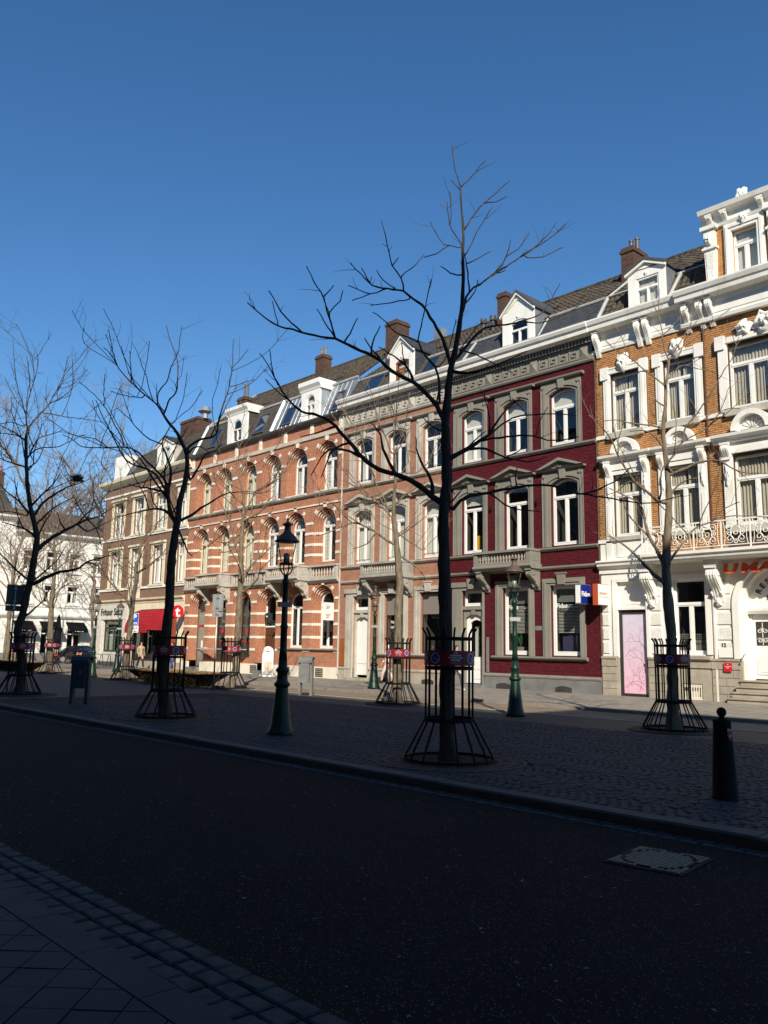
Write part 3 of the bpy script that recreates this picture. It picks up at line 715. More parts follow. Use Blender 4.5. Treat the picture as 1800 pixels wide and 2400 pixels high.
    for (a, b) in ((X0 + .06, -17.45), (-15.62 - .22, -15.62 + .32), (-13.58, -13.42), (-13.3, -12.72)):   # rough panels on the piers
        for k in range(5):
            za = 1.62 + k * .52
            o = MB(); o.box(a + .02, b - .02, .0, .035, za, za + .4); q = o.build('rough_panel', 'white_rough', root)
    pw_ = MB(); pw_.box(-13.34, -13.27, 0, .09, .05, 4.8); pw_.build('downpipe', W, root)
    MB().tube([(-13.24 - OX, -.06, 5.2), (-13.24 - OX, -.06, 13.4)], .03, 8).build('rain_pipe', 'wood_door', root)
    # poster door
    D = MB(); D.ring(outline(door[0], door[1], .05, 3.22), outline(door[0] + .12, door[1] - .1, .05, 3.1), -.2, -.08); D.box(door[0] + .121, door[1] - .101, -.2, -.08, .051, .16)
    dr = D.build('door', 'dark_frame', root); dr['label'] = 'glass door covered with a pink blossom poster'
    MB().box(door[0] + .121, door[1] - .101, -.16, -.13, .161, 3.1).build('poster', 'blossom', dr)
    br = MB(); rnd = random.Random(4)
    def twig(x, z, a, L, r, dep):
        x2, z2 = x + L * math.cos(a), z + L * math.sin(a)
        if dep == 0 or not (door[0] + .14 < x2 < door[1] - .12 and .2 < z2 < 3.0): return
        br.tube([(x - OX, .127, z), ((x + x2) / 2 - OX + .01, .127, (z + z2) / 2 + .01), (x2 - OX, .127, z2)], [r, r * .8, r * .6], 4)
        for s in (-1, 1):
            if rnd.random() < .85: twig(x2, z2, a + s * rnd.uniform(.3, .8), L * rnd.uniform(.65, .9), r * .7, dep - 1)
    for (x, z, a) in ((-16.35, .25, 1.3), (-16.2, .3, 2.4), (-16.9, .4, .6), (-16.1, 1.1, 2.0), (-16.1, 1.8, 2.2), (-16.9, 1.5, .9)): twig(x, z, a, .3, .008, 6)
    br.build('poster_print', 'print_plum', dr)
    sd_ = MB(); sd_.ring(outline(door[0] - .18, door[1] + .14, 1.5, 4.42), outline(door[0] - .001, door[1] + .001, 1.5, 4.28), 0, .06); sd_.build('door_surround', W, dr)
    MB().box(door[0], door[1], -.22, -.1, 3.24, 4.3).build('over_panel', W, dr)
    MB().box(door[0] + .1, door[1] - .1, -.1, -.08, 3.42, 4.1).build('over_panel_field', W, dr); MB().box(door[0], door[1], -.1, .02, 3.23, 3.33).build('lintel', W, dr)
    room(dr, door[0], door[1], .05, 3.2, -.25)
    # ground-floor window
    w = window(root, win[0], win[1], 1.62, 4.25, tz=3.4, inside=None)
    s = MB(); s.ring(outline(win[0] - .2, win[1] + .2, 1.62, 4.45), outline(win[0] - .001, win[1] + .001, 1.62, 4.251), 0, .07); s.build('surround', W, w)
    dots = MB()
    for r in range(3):
        for k in range(14):
            x = win[0] + .14 + k * .07
            if abs(x - (win[0] + win[1]) / 2) > .09: dots.fcyl(x, 2.18 + r * .07, .026, -.188, -.186, 8)
    dots.build('window_dots', 'blind_grey', w); MB().box(win[0] + .1, win[1] - .1, -.2, -.196, 1.72, 2.13).build('frosted_film', 'blind_grey', w)
    ftext(w, 'UMAMI', win[0] + .14, 1.98, -.185, .13, 'print_black'); bars(w, win[0] + .7, 1.98, -.185, .4, .04, 'print_black', 9)
    # entrance arch with steps
    cx = (arch[0] + arch[1]) / 2; ra = (arch[1] - arch[0]) / 2; zs = 4.7 - ra
    fill = MB()
    A = [math.pi - math.pi * k / 24 for k in range(25)]
    for k in range(24):
        p, q = (cx + ra * math.cos(A[k]), zs + ra * math.sin(A[k])), (cx + ra * math.cos(A[k + 1]), zs + ra * math.sin(A[k + 1]))
        fill.prism([p, q, (q[0], 4.701), (p[0], 4.701)], -.3, -.002)
    fill.build('arch_spandrel', W, root)
    ar = MB(); ar.ring(outline(arch[0] - .22, arch[1] + .22, 1.5, zs, ra + .12, 24), outline(arch[0], arch[1], 1.5, zs, ra, 24), 0, .1); ar.ring(outline(arch[0], arch[1], .6, zs, ra, 24), outline(arch[0] + .12, arch[1] - .12, .6, zs, ra - .12, 24), -.5, -.1)
    AR = ar.build('entrance_arch', W, root)
    lump(cx, 4.6, .2, .2, .2, .1, W, AR, 'keystone', 6)
    MB().prism(outline(arch[0] + .12, arch[1] - .12, zs - .15, zs, ra - .12, 24), -.5, -.45).build('fanlight', 'sign_white', AR)
    MB().hprism([(-.44, zs - .35), (-.3, zs - .35), (-.25, zs - .25), (-.25, zs - .17), (-.44, zs - .15)], arch[0] + .12, arch[1] - .12).build('transom', W, AR)
    for i_, ch in enumerate('RESTAURANT'):
        a = math.pi * .86 - i_ * math.pi * .72 / 9; r = ra - .5
        put('lettering', textmesh(ch, .27, 'print_black', .006), AR, (cx + r * math.cos(a) - OX - .05, .44, zs + r * math.sin(a) - .06), (math.pi / 2, -(a - math.pi / 2), 0))
    ftext(AR, 'EUN', cx - .62, zs + .12, -.44, .24, 'print_black')
    dd = MB(); dd.box(arch[0] + .2, arch[1] - .2, -.6, -.5, .85, zs - .35)
    ED = dd.build('entrance_door', 'frame_white', root); ED['label'] = 'white panelled entrance door with scrolled grilles'
    MB().box(arch[0] + .12, arch[0] + .199, -.62, -.46, .6, zs - .35).build('door_jamb', W, ED); MB().box(arch[1] - .199, arch[1] - .12, -.62, -.46, .6, zs - .35).build('door_jamb', W, ED)
    for xa in (arch[0] + .3, cx + .12):
        MB().box(xa, xa + .45, -.5, -.495, 1.95, 2.75).build('door_pane', 'room_dark', ED)
        gq = MB()
        for s in (-1, 1):
            gq.tube(curl(xa + .225 + s * .1, 2.12, .09, 1.3, s, .5, -.48), .012, 4); gq.tube(curl(xa + .225 + s * .1, 2.45, .09, 1.2, s, 2., -.48), .012, 4)
        gq.tube([(xa + .225 - OX, .48, 1.97), (xa + .225 - OX, .48, 2.72)], .012, 4); gq.build('grille', W, ED)
        MB().prism([(xa, 1.0), (xa + .45, 1.0), (xa + .45, 1.6), (xa, 1.6)], -.5, -.47).build('door_panel', 'frame_white', ED)
        MB().prism([(xa + .08, 1.08), (xa + .37, 1.08), (xa + .37, 1.52), (xa + .08, 1.52)], -.469, -.455).build('door_field', W, ED)
    MB().box(cx - .25, cx - .02, -.49, -.46, 1.74, 1.79).build('letter_slot', 'steel', ED)
    for k in range(4): MB().hprism([(-.6 if k == 3 else .1, .05 + k * .19), (.62 - k * .17, .05 + k * .19), (.62 - k * .17, .18 + k * .19), (.67 - k * .17, .19 + k * .19), (.67 - k * .17, .236 + k * .19), (-.6 if k == 3 else .1, .236 + k * .19)], arch[0] - .05 - .08 * (3 - k), arch[1] + .05 + .08 * (3 - k)).build('step', 'plinth_stone', root)
    # lettering and plates
    for i_, ch in enumerate(('U', 'M', 'A', 'M', 'I')):
        ftext(root, ch, -12.82 + i_ * .62 - (.04 if i_ > 1 else 0), 4.36, .36, .45, 'print_orange', bold=.014, ext=.04, shear=.12).scale = (1.62, 1, 1)
    ftext(root, '12', -13.12, 1.9, .05, .17, 'print_black', bold=.006)
    MB().box(-13.22, -12.74, .042, .06, 1.54, 1.84).build('menu_plate', 'sign_white', root)
    q = MB().box(-13.02, -12.74, .145, .155, 1.08, 1.36).build('red_plate', 'sign_red', root)
    ftext(q, 'RESTAURANT', -12.99, 1.23, .157, .038, 'print_white'); ftext(q, '2023', -12.93, 1.18, .157, .045, 'print_white'); q2 = MB().fcyl(-12.88, 1.31, .015, .155, .158, 8).build('print_dot', 'print_white', q)
    MB().tube([(-12.5 - OX, -.05, 1.3), (-12.46 - OX, -.16, 1.35), (-12.3 - OX, -.2, 1.62), (-12.28 - OX, -.1, 1.66)], .02, 6).build('handrail', 'steel', root)
    # big dormer
    BD = wall(root, -12.95, -8.05, 14.8, 17.2, [(-12.0, -11.1, 14.95, 16.66), (-9.9, -9.0, 14.95, 16.66)], 'ochre_plain', name='attic_front')
    for xa in (-12.95, -8.25): MB().box(xa, xa + .2, -1.6, -.33, 14.8, 17.2).build('attic_side', 'ochre_plain', BD)
    for x in (-12.78, -10.5, -8.22):
        p = MB(); p.prism([(x - .17, 14.86), (x + .17, 14.86), (x + .22, 16.2), (x - .22, 16.2)], 0, .16); p.box(x - .27, x + .27, 0, .24, 16.2, 16.28); p.box(x - .2, x + .2, 0, .2, 16.281, 16.95); p.box(x - .3, x + .3, 0, .28, 16.951, 17.1)
        P = p.build('pilaster', W, BD); lump(x, 16.55, .16, .2, .14, .2, W, P, 'carved_drop', x); MB().prism([(x - .11, 14.98), (x + .11, 14.98), (x + .15, 16.08), (x - .15, 16.08)], .161, .185).build('rough_panel', 'white_rough', P)
    cornice(BD, -13.1, -7.9, [(0, 17.0), (.1, 17.0), (.14, 17.1), (.06, 17.14), (.06, 17.42), (.14, 17.48), (.34, 17.54), (.4, 17.7), (0, 17.8), (-1.6, 17.8), (-1.6, 17.2), (0, 17.2)], W, 'crown_cornice')
    for x in (-12.75, -12.2, -10.9, -10.1, -8.8, -8.25): console(BD, x, .18, .28, 17.16, 17.5, W, 'bracket')
    lump(-11.55, 17.86, .24, .3, .1, .1, W, BD, 'crest_shell', 2)
    for (a, b) in ((-12.0, -11.1), (-9.9, -9.0)):
        w = window(BD, a, b, 14.95, 16.66, tz=16.12, d=-.08, inside='blind')
        s = MB(); s.ring(outline(a - .26, b + .26, 14.9, 16.96), outline(a, b, 14.9, 16.661), 0, .12); s.ring(outline(a - .2, b + .2, 14.9, 16.88), outline(a - .1, b + .1, 14.9, 16.78), .12, .16); s.build('surround', W, w); lump((a + b) / 2, 16.98, .18, .2, .12, .12, W, w, 'cartouche', 8)
    # roof
    inbig = lambda x, z: -13.0 < x < -8.0
    tiles(root, X0, X1, -.12, 14.82, -.95, 16.15, n_ind=60, cut=lambda x, z: -13.0 < x < -8.0 or -16.25 < x < -14.7)
    tiles(root, X0, X1, -.95, 16.2, -4.4, 18.75, n_ind=240, cut=lambda x, z: -13.0 < x < -8.0 and z < 17.6)
    strip(root, [(X0 + .05, -.05, 14.85), (X0 + .1, -.9, 16.15), (X0 + .1, -4.3, 18.78)]); strip(root, [(X0, -.92, 16.2), (-16.4, -.92, 16.2)], w=.14); strip(root, [(-14.6, -.92, 16.2), (-13.0, -.92, 16.2)], w=.14); strip(root, [(-14.62, -.1, 14.9), (-14.45, -.9, 16.2)], w=.16)
    dormer(root, -16.27, -14.7, 14.82, 16.45, 16.8, -.08, -15.92, -14.96, 14.95, 16.15, tz=15.7)
    chimney(root, -18.2, -17.6, -4.2, -2.9, 16.5, 19.25, 2)
    # hanging light box at the party wall
    b = MB(); b.box(-17.69, -17.47, .06, .74, 3.4, 4.2); q = tag(b.build('projecting_sign', 'sign_orange'), 'white light box sign with orange edge and restaurant name, beside the maroon house', 'sign'); q.location = (OX, 28, 0)
    MB().box(-17.468, -17.462, .08, .72, 3.42, 4.18).build('sign_face', 'sign_white', q)
    put('lettering', textmesh('UMAMI', .17, 'print_orange'), q, (-17.458 - OX, -.68, 3.78), (math.pi / 2, 0, math.pi / 2))
    for k in range(10): MB().box(-17.461, -17.457, .1 + k * .055, .14 + k * .055, 3.70, 3.725).build('print_mark', 'print_orange', q)
    MB().box(-17.6, -17.56, .0, .06, 3.7, 3.9).build('bracket', 'steel', q)
def thing_part(b, name, m, root): return b.build(name, m, root)
def blossom():
    m, t, b = newmat('blossom')
    s = N(t, 'SeparateXYZ'); g = N(t, 'NewGeometry'); t.links.new(g.outputs['Position'], s.inputs[0])
    c = mixc(t, ramp(t, s.outputs[2], 2.6, .3), (.62, .56, .66), (.78, .46, .56))
    v = N(t, 'TexVoronoi'); v.inputs['Scale'].default_value = 26; t.links.new(posvec(t), v.inputs['Vector'])
    k = N(t, 'Math', operation='LESS_THAN'); k.inputs[1].default_value = .3; t.links.new(v.outputs['Distance'], k.inputs[0])
    n = ramp(t, noisef(t, posvec(t), 3.2), .48, .56)
    mm = N(t, 'Math', operation='MULTIPLY'); t.links.new(k.outputs[0], mm.inputs[0]); t.links.new(n, mm.inputs[1])
    t.links.new(mixc(t, mm.outputs[0], c, (.55, .22, .33)), b.inputs['Base Color']); b.inputs['Roughness'].default_value = .35
blossom()
ochre_house()

# ------------------------------------------------------------------ the two twin houses (maroon painted, salmon brick)
def twin(off, kind):
    global OX
    mar = kind == 'maroon'
    OX = -21.8 + off
    T = 'grey_stucco' if mar else 'pale_stone'
    root = thing('town_house', 'maroon painted brick town house with grey stucco trim and office windows' if mar else 'salmon brick town house with pale stone trim and small balcony', 'house', (OX, 28, 0))
    X0, X1 = (-25.75, -17.83) if mar else (-33.45, -25.75)
    c = [(-24.95 + off, -23.7 + off), (-22.5 + off, -21.2 + off), (-20.05 + off, -18.74 + off)]
    sur = [(-25.44 + off, -23.45 + off), (-22.96 + off, -20.96 + off), (-20.46 + off, -18.48 + off)]
    door = (-24.9 + off, -23.7 + off); gw = [(-22.6 + off, -21.22 + off), (-20.13 + off, -18.74 + off)]
    holes = [(a, b, 10.08, 12.45) for a, b in c] + [(a, b, 5.9, 8.62) for a, b in c]
    gh = [(door[0], door[1], .05, 4.25)] + [(a, b, 1.46, 4.28) for a, b in gw]
    wm = 'maroon_mortar' if mar else 'salmon_brick'
    wall(root, X0, X1, .66, 14.0, holes + gh, wm, d=-.012 if mar else 0)
    if mar:
        bh = [(a, b, 5.85, 9.0) for a, b in sur] + [(a, b, 10.0, 12.85) for a, b in sur] + [(a, b, .66, 4.6) for a, b in ((sur[0][0], sur[0][1] - .2),)] + [(-22.97, -20.96, 1.42, 4.55), (-20.5, -18.5, 1.42, 4.55)]
        bh += [(X0, X1, 4.92, 5.03), (X0, X1, 5.68, 5.84), (X0, X1, 9.86, 10.02), (-23.14, -18.42, 1.3, 1.43), (-25.6, -18.3, 12.84, 12.95)]
        bricks(root, X0 + .01, X1 - .02, .7, 13.32, bh, 'maroon_brick', 300)
    shell(root, X0, X1, 0, 14.6, 10)
    MB().box(X0, X1, -10, -.05, 14.3, 14.32).build('attic_floor', 'gutter_dark', root)
    # plinth
    P = 'bluestone' if mar else 'plinth_stone'
    xa = door[1] + .12; n = 6
    for (a, b, k) in [(X0, door[0] - .15, 1)] + [(xa + (X1 - xa) * i / n, xa + (X1 - xa) * (i + 1) / n, 1) for i in range(n)]:
        MB().box(a + .004, b - .004, 0, .08, .02, .56).build('plinth_block', P, root)
    for (a, b) in ((X0, door[0] - .1), (xa - .05, X1)): MB().hprism([(0, .561), (.1, .561), (.12, .62), (.1, .68), (0, .7)], a, b).build('plinth_cap', T if mar else P, root)
    for x in (-22.55 + off, -19.55 + off):
        v = MB(); v.ring(outline(x - .46, x + .46, .04, .26, .1), outline(x - .4, x + .4, .04, .22, .08), .08, .1); q = v.build('vent', P, root); MB().prism(outline(x - .4, x + .4, .04, .22, .08), .081, .085).build('vent_mesh', 'room_dark', q)
    # string courses, frieze, cornice
    for z, dd in ((4.95, .12), (5.72, .14), (9.9, .14)): MB().hprism([(0, z - .04), (dd * .6, z - .02), (dd, z + .04), (dd, z + .1), (0, z + .12)], X0 - (.0 if mar else 0), X1).build('string_course', T, root)
    MB().hprism([(0, 13.28), (.08, 13.28), (.12, 13.34), (.12, 13.42), (.05, 13.44), (.05, 13.95), (.08, 14.0), (.08, 14.28), (0, 14.28)], X0, X1).build('frieze', T, root)
    cornice(root, X0 - .02, X1 + .02 if mar else X1, [(0, 14.281), (.3, 14.281), (.34, 14.3), (.5, 14.34), (.52, 14.5), (.6, 14.56), (.66, 14.68), (.66, 14.74), (0, 14.78)], 'white_paint')
    MB().hprism([(.0, 14.781), (.62, 14.741), (.64, 14.78), (0.02, 14.86)], X0, X1).build('gutter', 'lead_trim', root)
    de = MB().wbox(-.045, .045, -.22, -.081, 0, .2).mesh('dentil', T)
    nd = int((X1 - X0) / .165)
    for k in range(nd): put('dentil', de, root, (X0 + .08 + (X1 - X0 - .16) * k / (nd - 1) - OX, 0, 14.05))
    kb = MB(); u = .03
    for (a, b, e, f) in ((0, .34, 0, .05), (.29, .34, .05, .3), (.08, .29, .25, .3), (.08, .13, .13, .25), (.13, .22, .13, .18), (.0, .05, .05, .36), (.34, .42, 0, .05)):
        kb.wbox((a - .2) * 1.15, (b - .2) * 1.15, -.1, -.05, e * 1.22 + .035, f * 1.22 + .035)
    kme = kb.mesh('key_ornament', T)
    bl = [-25.62 + off, -23.27 + off, -20.77 + off, -18.25 + off]
    for i in range(4):
        a = bl[i]; MB().prism([(a - .17, 13.45), (a + .17, 13.45), (a + .17, 13.94), (a - .17, 13.94)], .05, .11).build('frieze_block', T, root)
        MB().add([(a - .15 - OX, -.11, 13.48), (a + .15 - OX, -.11, 13.48), (a + .15 - OX, -.11, 13.9), (a - .15 - OX, -.11, 13.9), (a - OX, -.2, 13.69)], [(0, 1, 4), (1, 2, 4), (2, 3, 4), (3, 0, 4)])
        pb = MB(); pb.add([(a - .15 - OX, -.111, 13.48), (a + .15 - OX, -.111, 13.48), (a + .15 - OX, -.111, 13.9), (a - .15 - OX, -.111, 13.9), (a - OX, -.19, 13.69)], [(0, 1, 4), (1, 2, 4), (2, 3, 4), (3, 0, 4)]); pb.build('diamond_boss', T, root)
        if i < 3:
            g0, g1 = a + .24, bl[i + 1] - .24
            for k in range(4): put('key_ornament', kme, root, (g0 + (g1 - g0) * (k + .5) / 4 - OX, 0, 13.43))
    # upper windows
    for k in range(3):
        a, b = c[k]; s0, s1 = sur[k]; cx = (a + b) / 2; sc = (s0 + s1) / 2
        for (z0, z1, tz, fl) in ((10.08, 12.45, 11.7, 2), (5.9, 8.62, 7.9, 1)):
            ins = ('blind' if fl == 2 else None) if mar else ('net' if fl == 1 else None)
            w = window(root, a, b, z0, z1, rise=.2, tz=tz, inside=ins, d=-.16, fw=.085, bz=(tz + .1 if k else z0 + .1) if (mar and fl == 2) else None, cm=None)
            zb = 10.02 if fl == 2 else 5.85
            s = MB(); s.ring(outline(s0, s1, zb, 12.84 if fl == 2 else 9.0), outline(a - .02, b + .02, zb, z1 - .2, .22), -.1, .05)
            s.ring(outline(a - .26, b + .26, zb, z1 - .04, .24), outline(a - .14, b + .14, zb, z1 - .12, .22), .051, .1)
            s.ring(outline(s0, s0 + .14, zb, 12.6 if fl == 2 else 8.76), outline(s0 + .02, s0 + .12, zb, 12.58 if fl == 2 else 8.74), .051, .08); s.ring(outline(s1 - .14, s1, zb, 12.6 if fl == 2 else 8.76), outline(s1 - .12, s1 - .02, zb, 12.58 if fl == 2 else 8.74), .051, .08)
            for xx in (s0 + .12, s1 - .12): s.fcyl(xx, z1 + .2, .075, .051, .1, 12)
            s.build('surround', T, w)
            MB().prism([(cx - .1, z1 + .0), (cx + .1, z1 + .0), (cx + .15, z1 + .38), (cx - .15, z1 + .38)], .06, .18).build('keystone', T, w)
            if fl == 2:
                MB().hprism([(0, 12.841), (.12, 12.841), (.2, 12.88), (.22, 12.95), (0, 12.98)], s0 - .22, s1 + .16).build('hood', T, w)
            else:
                xa, xb, zt = s0 - .22, s1 + .14, 9.5; xm = (xa + xb) / 2
                MB().hprism([(0, 9.001), (.18, 9.001), (.24, 9.06), (0, 9.09)], xa, xb).build('hood', T, w)
                p = MB(); p.ring([(xa, 9.091), (xm, zt), (xb, 9.091)], [(xa + .3, 9.1), (xm, zt - .13), (xb - .3, 9.1)], 0, .24); p.ring([(xa + .3, 9.1), (xm, zt - .13), (xb - .3, 9.1)], [(xa + .42, 9.12), (xm, zt - .19), (xb - .42, 9.12)], 0, .15); p.prism([(xa + .4, 9.095), (xm, zt - .18), (xb - .4, 9.095)], 0, .06)
                q = p.build('pediment', T, w)
                for f in range(5):
                    an = math.pi * (f + 1) / 6; MB().prism([(xm, 9.1), (xm + .26 * math.cos(an) - .03, 9.1 + .14 * math.sin(an)), (xm + .26 * math.cos(an) + .03, 9.11 + .14 * math.sin(an))], .06, .1).build('palmette', T, q)
            if mar and fl == 1 and k == 0:
                MB().box(a + .34, a + .66, -.6, -.5, 5.95, 6.75).build('yellow_box', 'yellow', w)
                blind(w, a + .06, b - .06, 8.1, 8.5, -.28)
            if mar and fl == 1:                        # white ceiling lamp shades seen through the upper lights
                MB().lathe([(.02, .5), (.03, .1), (.24, 0), (.23, -.02)], (cx + .2 - OX, .85, 8.0), 12).build('lamp_shade', 'blind_white', w)
            if not mar and fl == 2 and k == 0: curtain(w, a + .1, a + .4, 10.1, 11.6, -.35, 'net_curtain')
            if not mar: MB().box(a, b, -.12, -.1, z0 + .2, z0 + .22).build('guard_bar', 'iron_black', w)
    # balcony
    balcony(root, -23.62 + off, -20.57 + off, .8, 4.98, 5.8, T if mar else 'balcony_stone', .16, 4.12)
    # door
    zt = 3.2
    s = MB(); s.ring(outline(-25.45 + off, -23.64 + off - (.0), .12, 4.4), outline(door[0], door[1], .12, 4.251), 0, .1); s.box(-25.52 + off, -23.56 + off, 0, .16, 4.401, 4.62); s.box(-25.3 + off, -25.1 + off, .1, .13, .6, 4.2); s.prism([(-24.4 + off, 4.3), (-24.1 + off, 4.3), (-24.02 + off, 4.75), (-24.48 + off, 4.75)], .161, .24)
    dsr = s.build('door_surround', T, root)
    for zz in (1.2, 2.1, 3.0): MB().box(-25.46 + off, door[0] - .001, 0, .112, zz, zz + .03).build('joint_band', T, dsr)
    MB().box(door[0], door[1], -.3, .03, 3.4, 3.56).build('lintel', T, dsr)
    fl_ = window(root, door[0], door[1], 3.561, 4.25, d=-.16, inside=None, cases=1, name='fanlight')
    ar = MB(); ar.ring(outline(door[0], door[1], .2, 3.399), outline(door[0] + .1, door[1] - .08, .2, 3.0, .2), -.28, -.06); ar.prism([(-24.38 + off, 3.18), (-24.22 + off, 3.18), (-24.18 + off, 3.4), (-24.42 + off, 3.4)], -.05, .01); ar.build('door_arch', T, dsr)
    dm = MB(); a, b = door[0] + .1, door[1] - .08
    if mar:
        dm.ring(outline(a, b, .22, 3.0, .2), outline(a + .2, b - .12, .22, 2.8, .16), -.26, -.18); dm.box(a + .2, b - .12, -.26, -.18, .22, 1.35)
        D = dm.build('door', 'frame_white', root); D['label'] = 'white door with an arched glass light'
        MB().prism(outline(a + .2, b - .12, 1.35, 2.8, .16), -.24, -.23).build('pane', 'glass', D); room(D, a, b, .2, 3.1, -.3)
        MB().box(a + .32, b - .22, -.18, -.165, .4, .7).build('door_panel', 'frame_white', D); MB().box(a + .32, b - .22, -.18, -.165, .8, 1.2).build('door_panel', 'frame_white', D)
        blind(D, a + .2, b - .6, 1.35, 2.7, -.5)
    else:
        dm.prism(outline(a, b, .32, 3.0, .2), -.26, -.2); D = dm.build('door', 'sign_white', root); D['label'] = 'plain cream door'
        MB().box(a + .04, b - .04, -.2, -.195, .86, .875).build('door_joint', 'grey_door', D)
    MB().box(door[0] - .1, door[1] + .1, -.3, .3, .04, .18).build('doorstep', 'bluestone' if mar else 'plinth_stone', root)
    # ground-floor windows
    for k, (a, b) in enumerate(gw):
        s0, s1 = ((-22.97 + off, -20.96 + off), (-20.5 + off, -18.5 + off))[k]
        if mar:
            w = window(root, a, b, 1.48, 4.28, d=-.14, inside=None, cases=1, fw=.1)
            zt_ = 3.58 if k == 0 else 4.18
            blind(w, a + .1, b - .1, 3.6 if k == 0 else 3.62, 4.2, -.32, 'blind_slat_grey')
            sm_ = MB().wbox(-(b - a) / 2 + .11, (b - a) / 2 - .11, -.012, .012, -.006, .006).mesh('blind_slat', 'blind_white')
            for r in range(20):
                o = put('blind_slat', sm_, w, ((a + b) / 2 - OX, .34, 2.4 + r * .058), (.6, 0, 0))
            ftext(w, 'Fidus', a + .14, 3.38, -.165, .26, 'print_white', bold=.006, ext=.001)
            bars(w, a + .84, 3.4, -.165, .34, .025, 'print_white', 8)
            if k == 0:
                MB().lathe([(.18, 0), (.26, .05), (.28, .2), (.25, .21)], (a + .5 - OX, .55, 1.6), 14).build('plant_pot', 'pot', w)
                lv = MB(); rn = random.Random(3)
                for q in range(12):
                    an = rn.uniform(0, 6.28); L = rn.uniform(.35, .7); h = rn.uniform(.3, .75)
                    p0 = Vector((a + .5 - OX, .55, 1.8)); p2 = p0 + Vector((math.cos(an) * L * .6, math.sin(an) * .12, h)); p1 = (p0 + p2) / 2 + Vector((0, 0, .12)); sd2 = Vector((math.sin(an) * .06 + .03, -.05, .02))
                    lv.add([tuple(p0), tuple(p1 + sd2), tuple(p2), tuple(p1 - sd2)], [(0, 1, 2, 3)])
                lv.build('plant_leaves', 'leaf_green', w)
            else: MB().box(a + .2, b - .1, -.5, -.48, 1.6, 2.3).build('poster_board', 'cloth_navy', w)
        else:
            w = window(root, a, b, 1.48, 4.28, d=-.14, inside=None, cases=1, fw=.06, fm='dark_frame')
            blind(w, a + .06, b - .06, 3.26, 4.2, -.12, 'blind_warm')
            if k == 0: ftext(w, 'Natuur', a + .28, 2.86, -.17, .2, 'print_white', ext=.001, bold=.003); ftext(w, 'vol je', a + .28, 2.62, -.17, .2, 'print_white', ext=.001, bold=.003)
        s = MB(); s.ring(outline(s0, s1, 1.43, 4.56), outline(a - .001, b + .001, 1.43, 4.281), 0, .09); s.ring(outline(s0 + .1, s1 - .1, 1.43, 4.46), outline(s0 + .2, s1 - .2, 1.43, 4.38), .09, .13)
        cx = (s0 + s1) / 2; s.prism([(cx - .14, 4.3), (cx + .14, 4.3), (cx + .2, 4.72), (cx - .2, 4.72)], .131, .24); s.box(cx - .25, cx + .25, .131, .27, 4.721, 4.77); s.build('surround', T, w)
    MB().hprism([(0, 1.28), (.12, 1.3), (.18, 1.36), (.18, 1.42), (0, 1.43)], -23.14 + off, -18.42 + off).build('sill', T, root)
    # roof
    dx0, dx1 = -22.62 + off, -20.9 + off
    cut = lambda x, z: dx0 < x < dx1 and z < 17.2
    LM = 'slate' if mar else 'slate_brown'
    for (a, b) in ((X0, dx0), (dx1, X1)): slope(root, a, b, -.08, 14.8, -.95, 16.15, LM, 'mansard')
    slope(root, dx0, dx1, -.3, 14.8, -1.1, 16.1, LM, 'mansard')
    tiles(root, X0, X1, -.93, 16.18, -4.4, 18.75, n_ind=0, cut=cut)
    for (a, b) in ((X0, dx0 - .2), (dx1 + .3, X1)): strip(root, [(a, -.9, 16.2), (b, -.9, 16.2)], w=.13)
    if mar: strip(root, [(X0 + .55, -.05, 14.86), (X0 + .9, -.9, 16.15)], w=.14); strip(root, [(dx1 + .1, -.05, 14.86), (dx1 + .2, -.9, 16.15)], w=.1)
    dormer(root, dx0, dx1, 14.84, 16.62, 17.45, -.1, -22.2 + off, -21.2 + off, 14.98, 16.2, tz=15.72, rise=.14, inside=None if mar else 'net', sm='zinc' if mar else 'slate', fr='frame_white' if mar else 'wood_brown')
    chimney(root, -25.2 if mar else -33.1, -24.65 if mar else -32.2, -3.6, -2.9 if mar else -2.6, 16.8, 19.35 if mar else 20.0, 0)
    if mar:
        for x in (-24.9, -25.5): MB().lathe([(.09, 0), (.09, .55), (.16, .56), (.16, .8), (.1, .82)], (x - OX, 2.2, 17.1), 10).build('flue', 'gutter_dark', root)
    else:
        skylight(root, -32.3, -31.0, -.2, 15.0, -.85, 16.0); skylight(root, -28.0, -27.0, -.2, 15.0, -.85, 16.0)
        MB().box(-31.3, -30.75, -5.2, -4.7, 18.2, 19.7).build('roof_vent', 'zinc', root)
    if mar:
        MB().box(-17.83, -17.79, -.6, .05, 0.0, 14.0).build('party_wall_edge', 'side_brick', root)
        b = MB(); b.box(-18.47, -18.222, .06, .74, 3.46, 4.22); q = tag(b.build('projecting_sign', 'steel'), 'blue and white light box sign reading Fidus on the maroon house', 'sign'); q.location = (OX, 28, 0)
        MB().box(-18.221, -18.215, .08, .72, 3.48, 4.2).build('sign_face', 'print_blue2', q); MB().box(-18.45, -18.24, .741, .75, 3.5, 4.18).build('sign_edge', 'sign_white', q)
        put('lettering', textmesh('Fidus', .27, 'print_white', .008), q, (-18.21 - OX, -.70, 3.76), (math.pi / 2, 0, math.pi / 2)); MB().box(-18.36, -18.32, 0, .06, 3.7, 3.9).build('bracket', 'steel', q)
        MB().box(-20.92, -20.58, .01, .03, 2.48, 2.66).build('name_plate', 'bin_grey', root)
        MB().box(-23.52, -23.38, .01, .04, .72, 2.2).build('letterbox_panel', 'bin_grey', root)
        for x in (-23.2, -20.72): MB().lathe([(.03, 0), (.05, .05), (.05, .2), (.03, .22)], (x - OX, -.09, 7.7), 8).build('wall_light', 'iron_black', root)
    else:
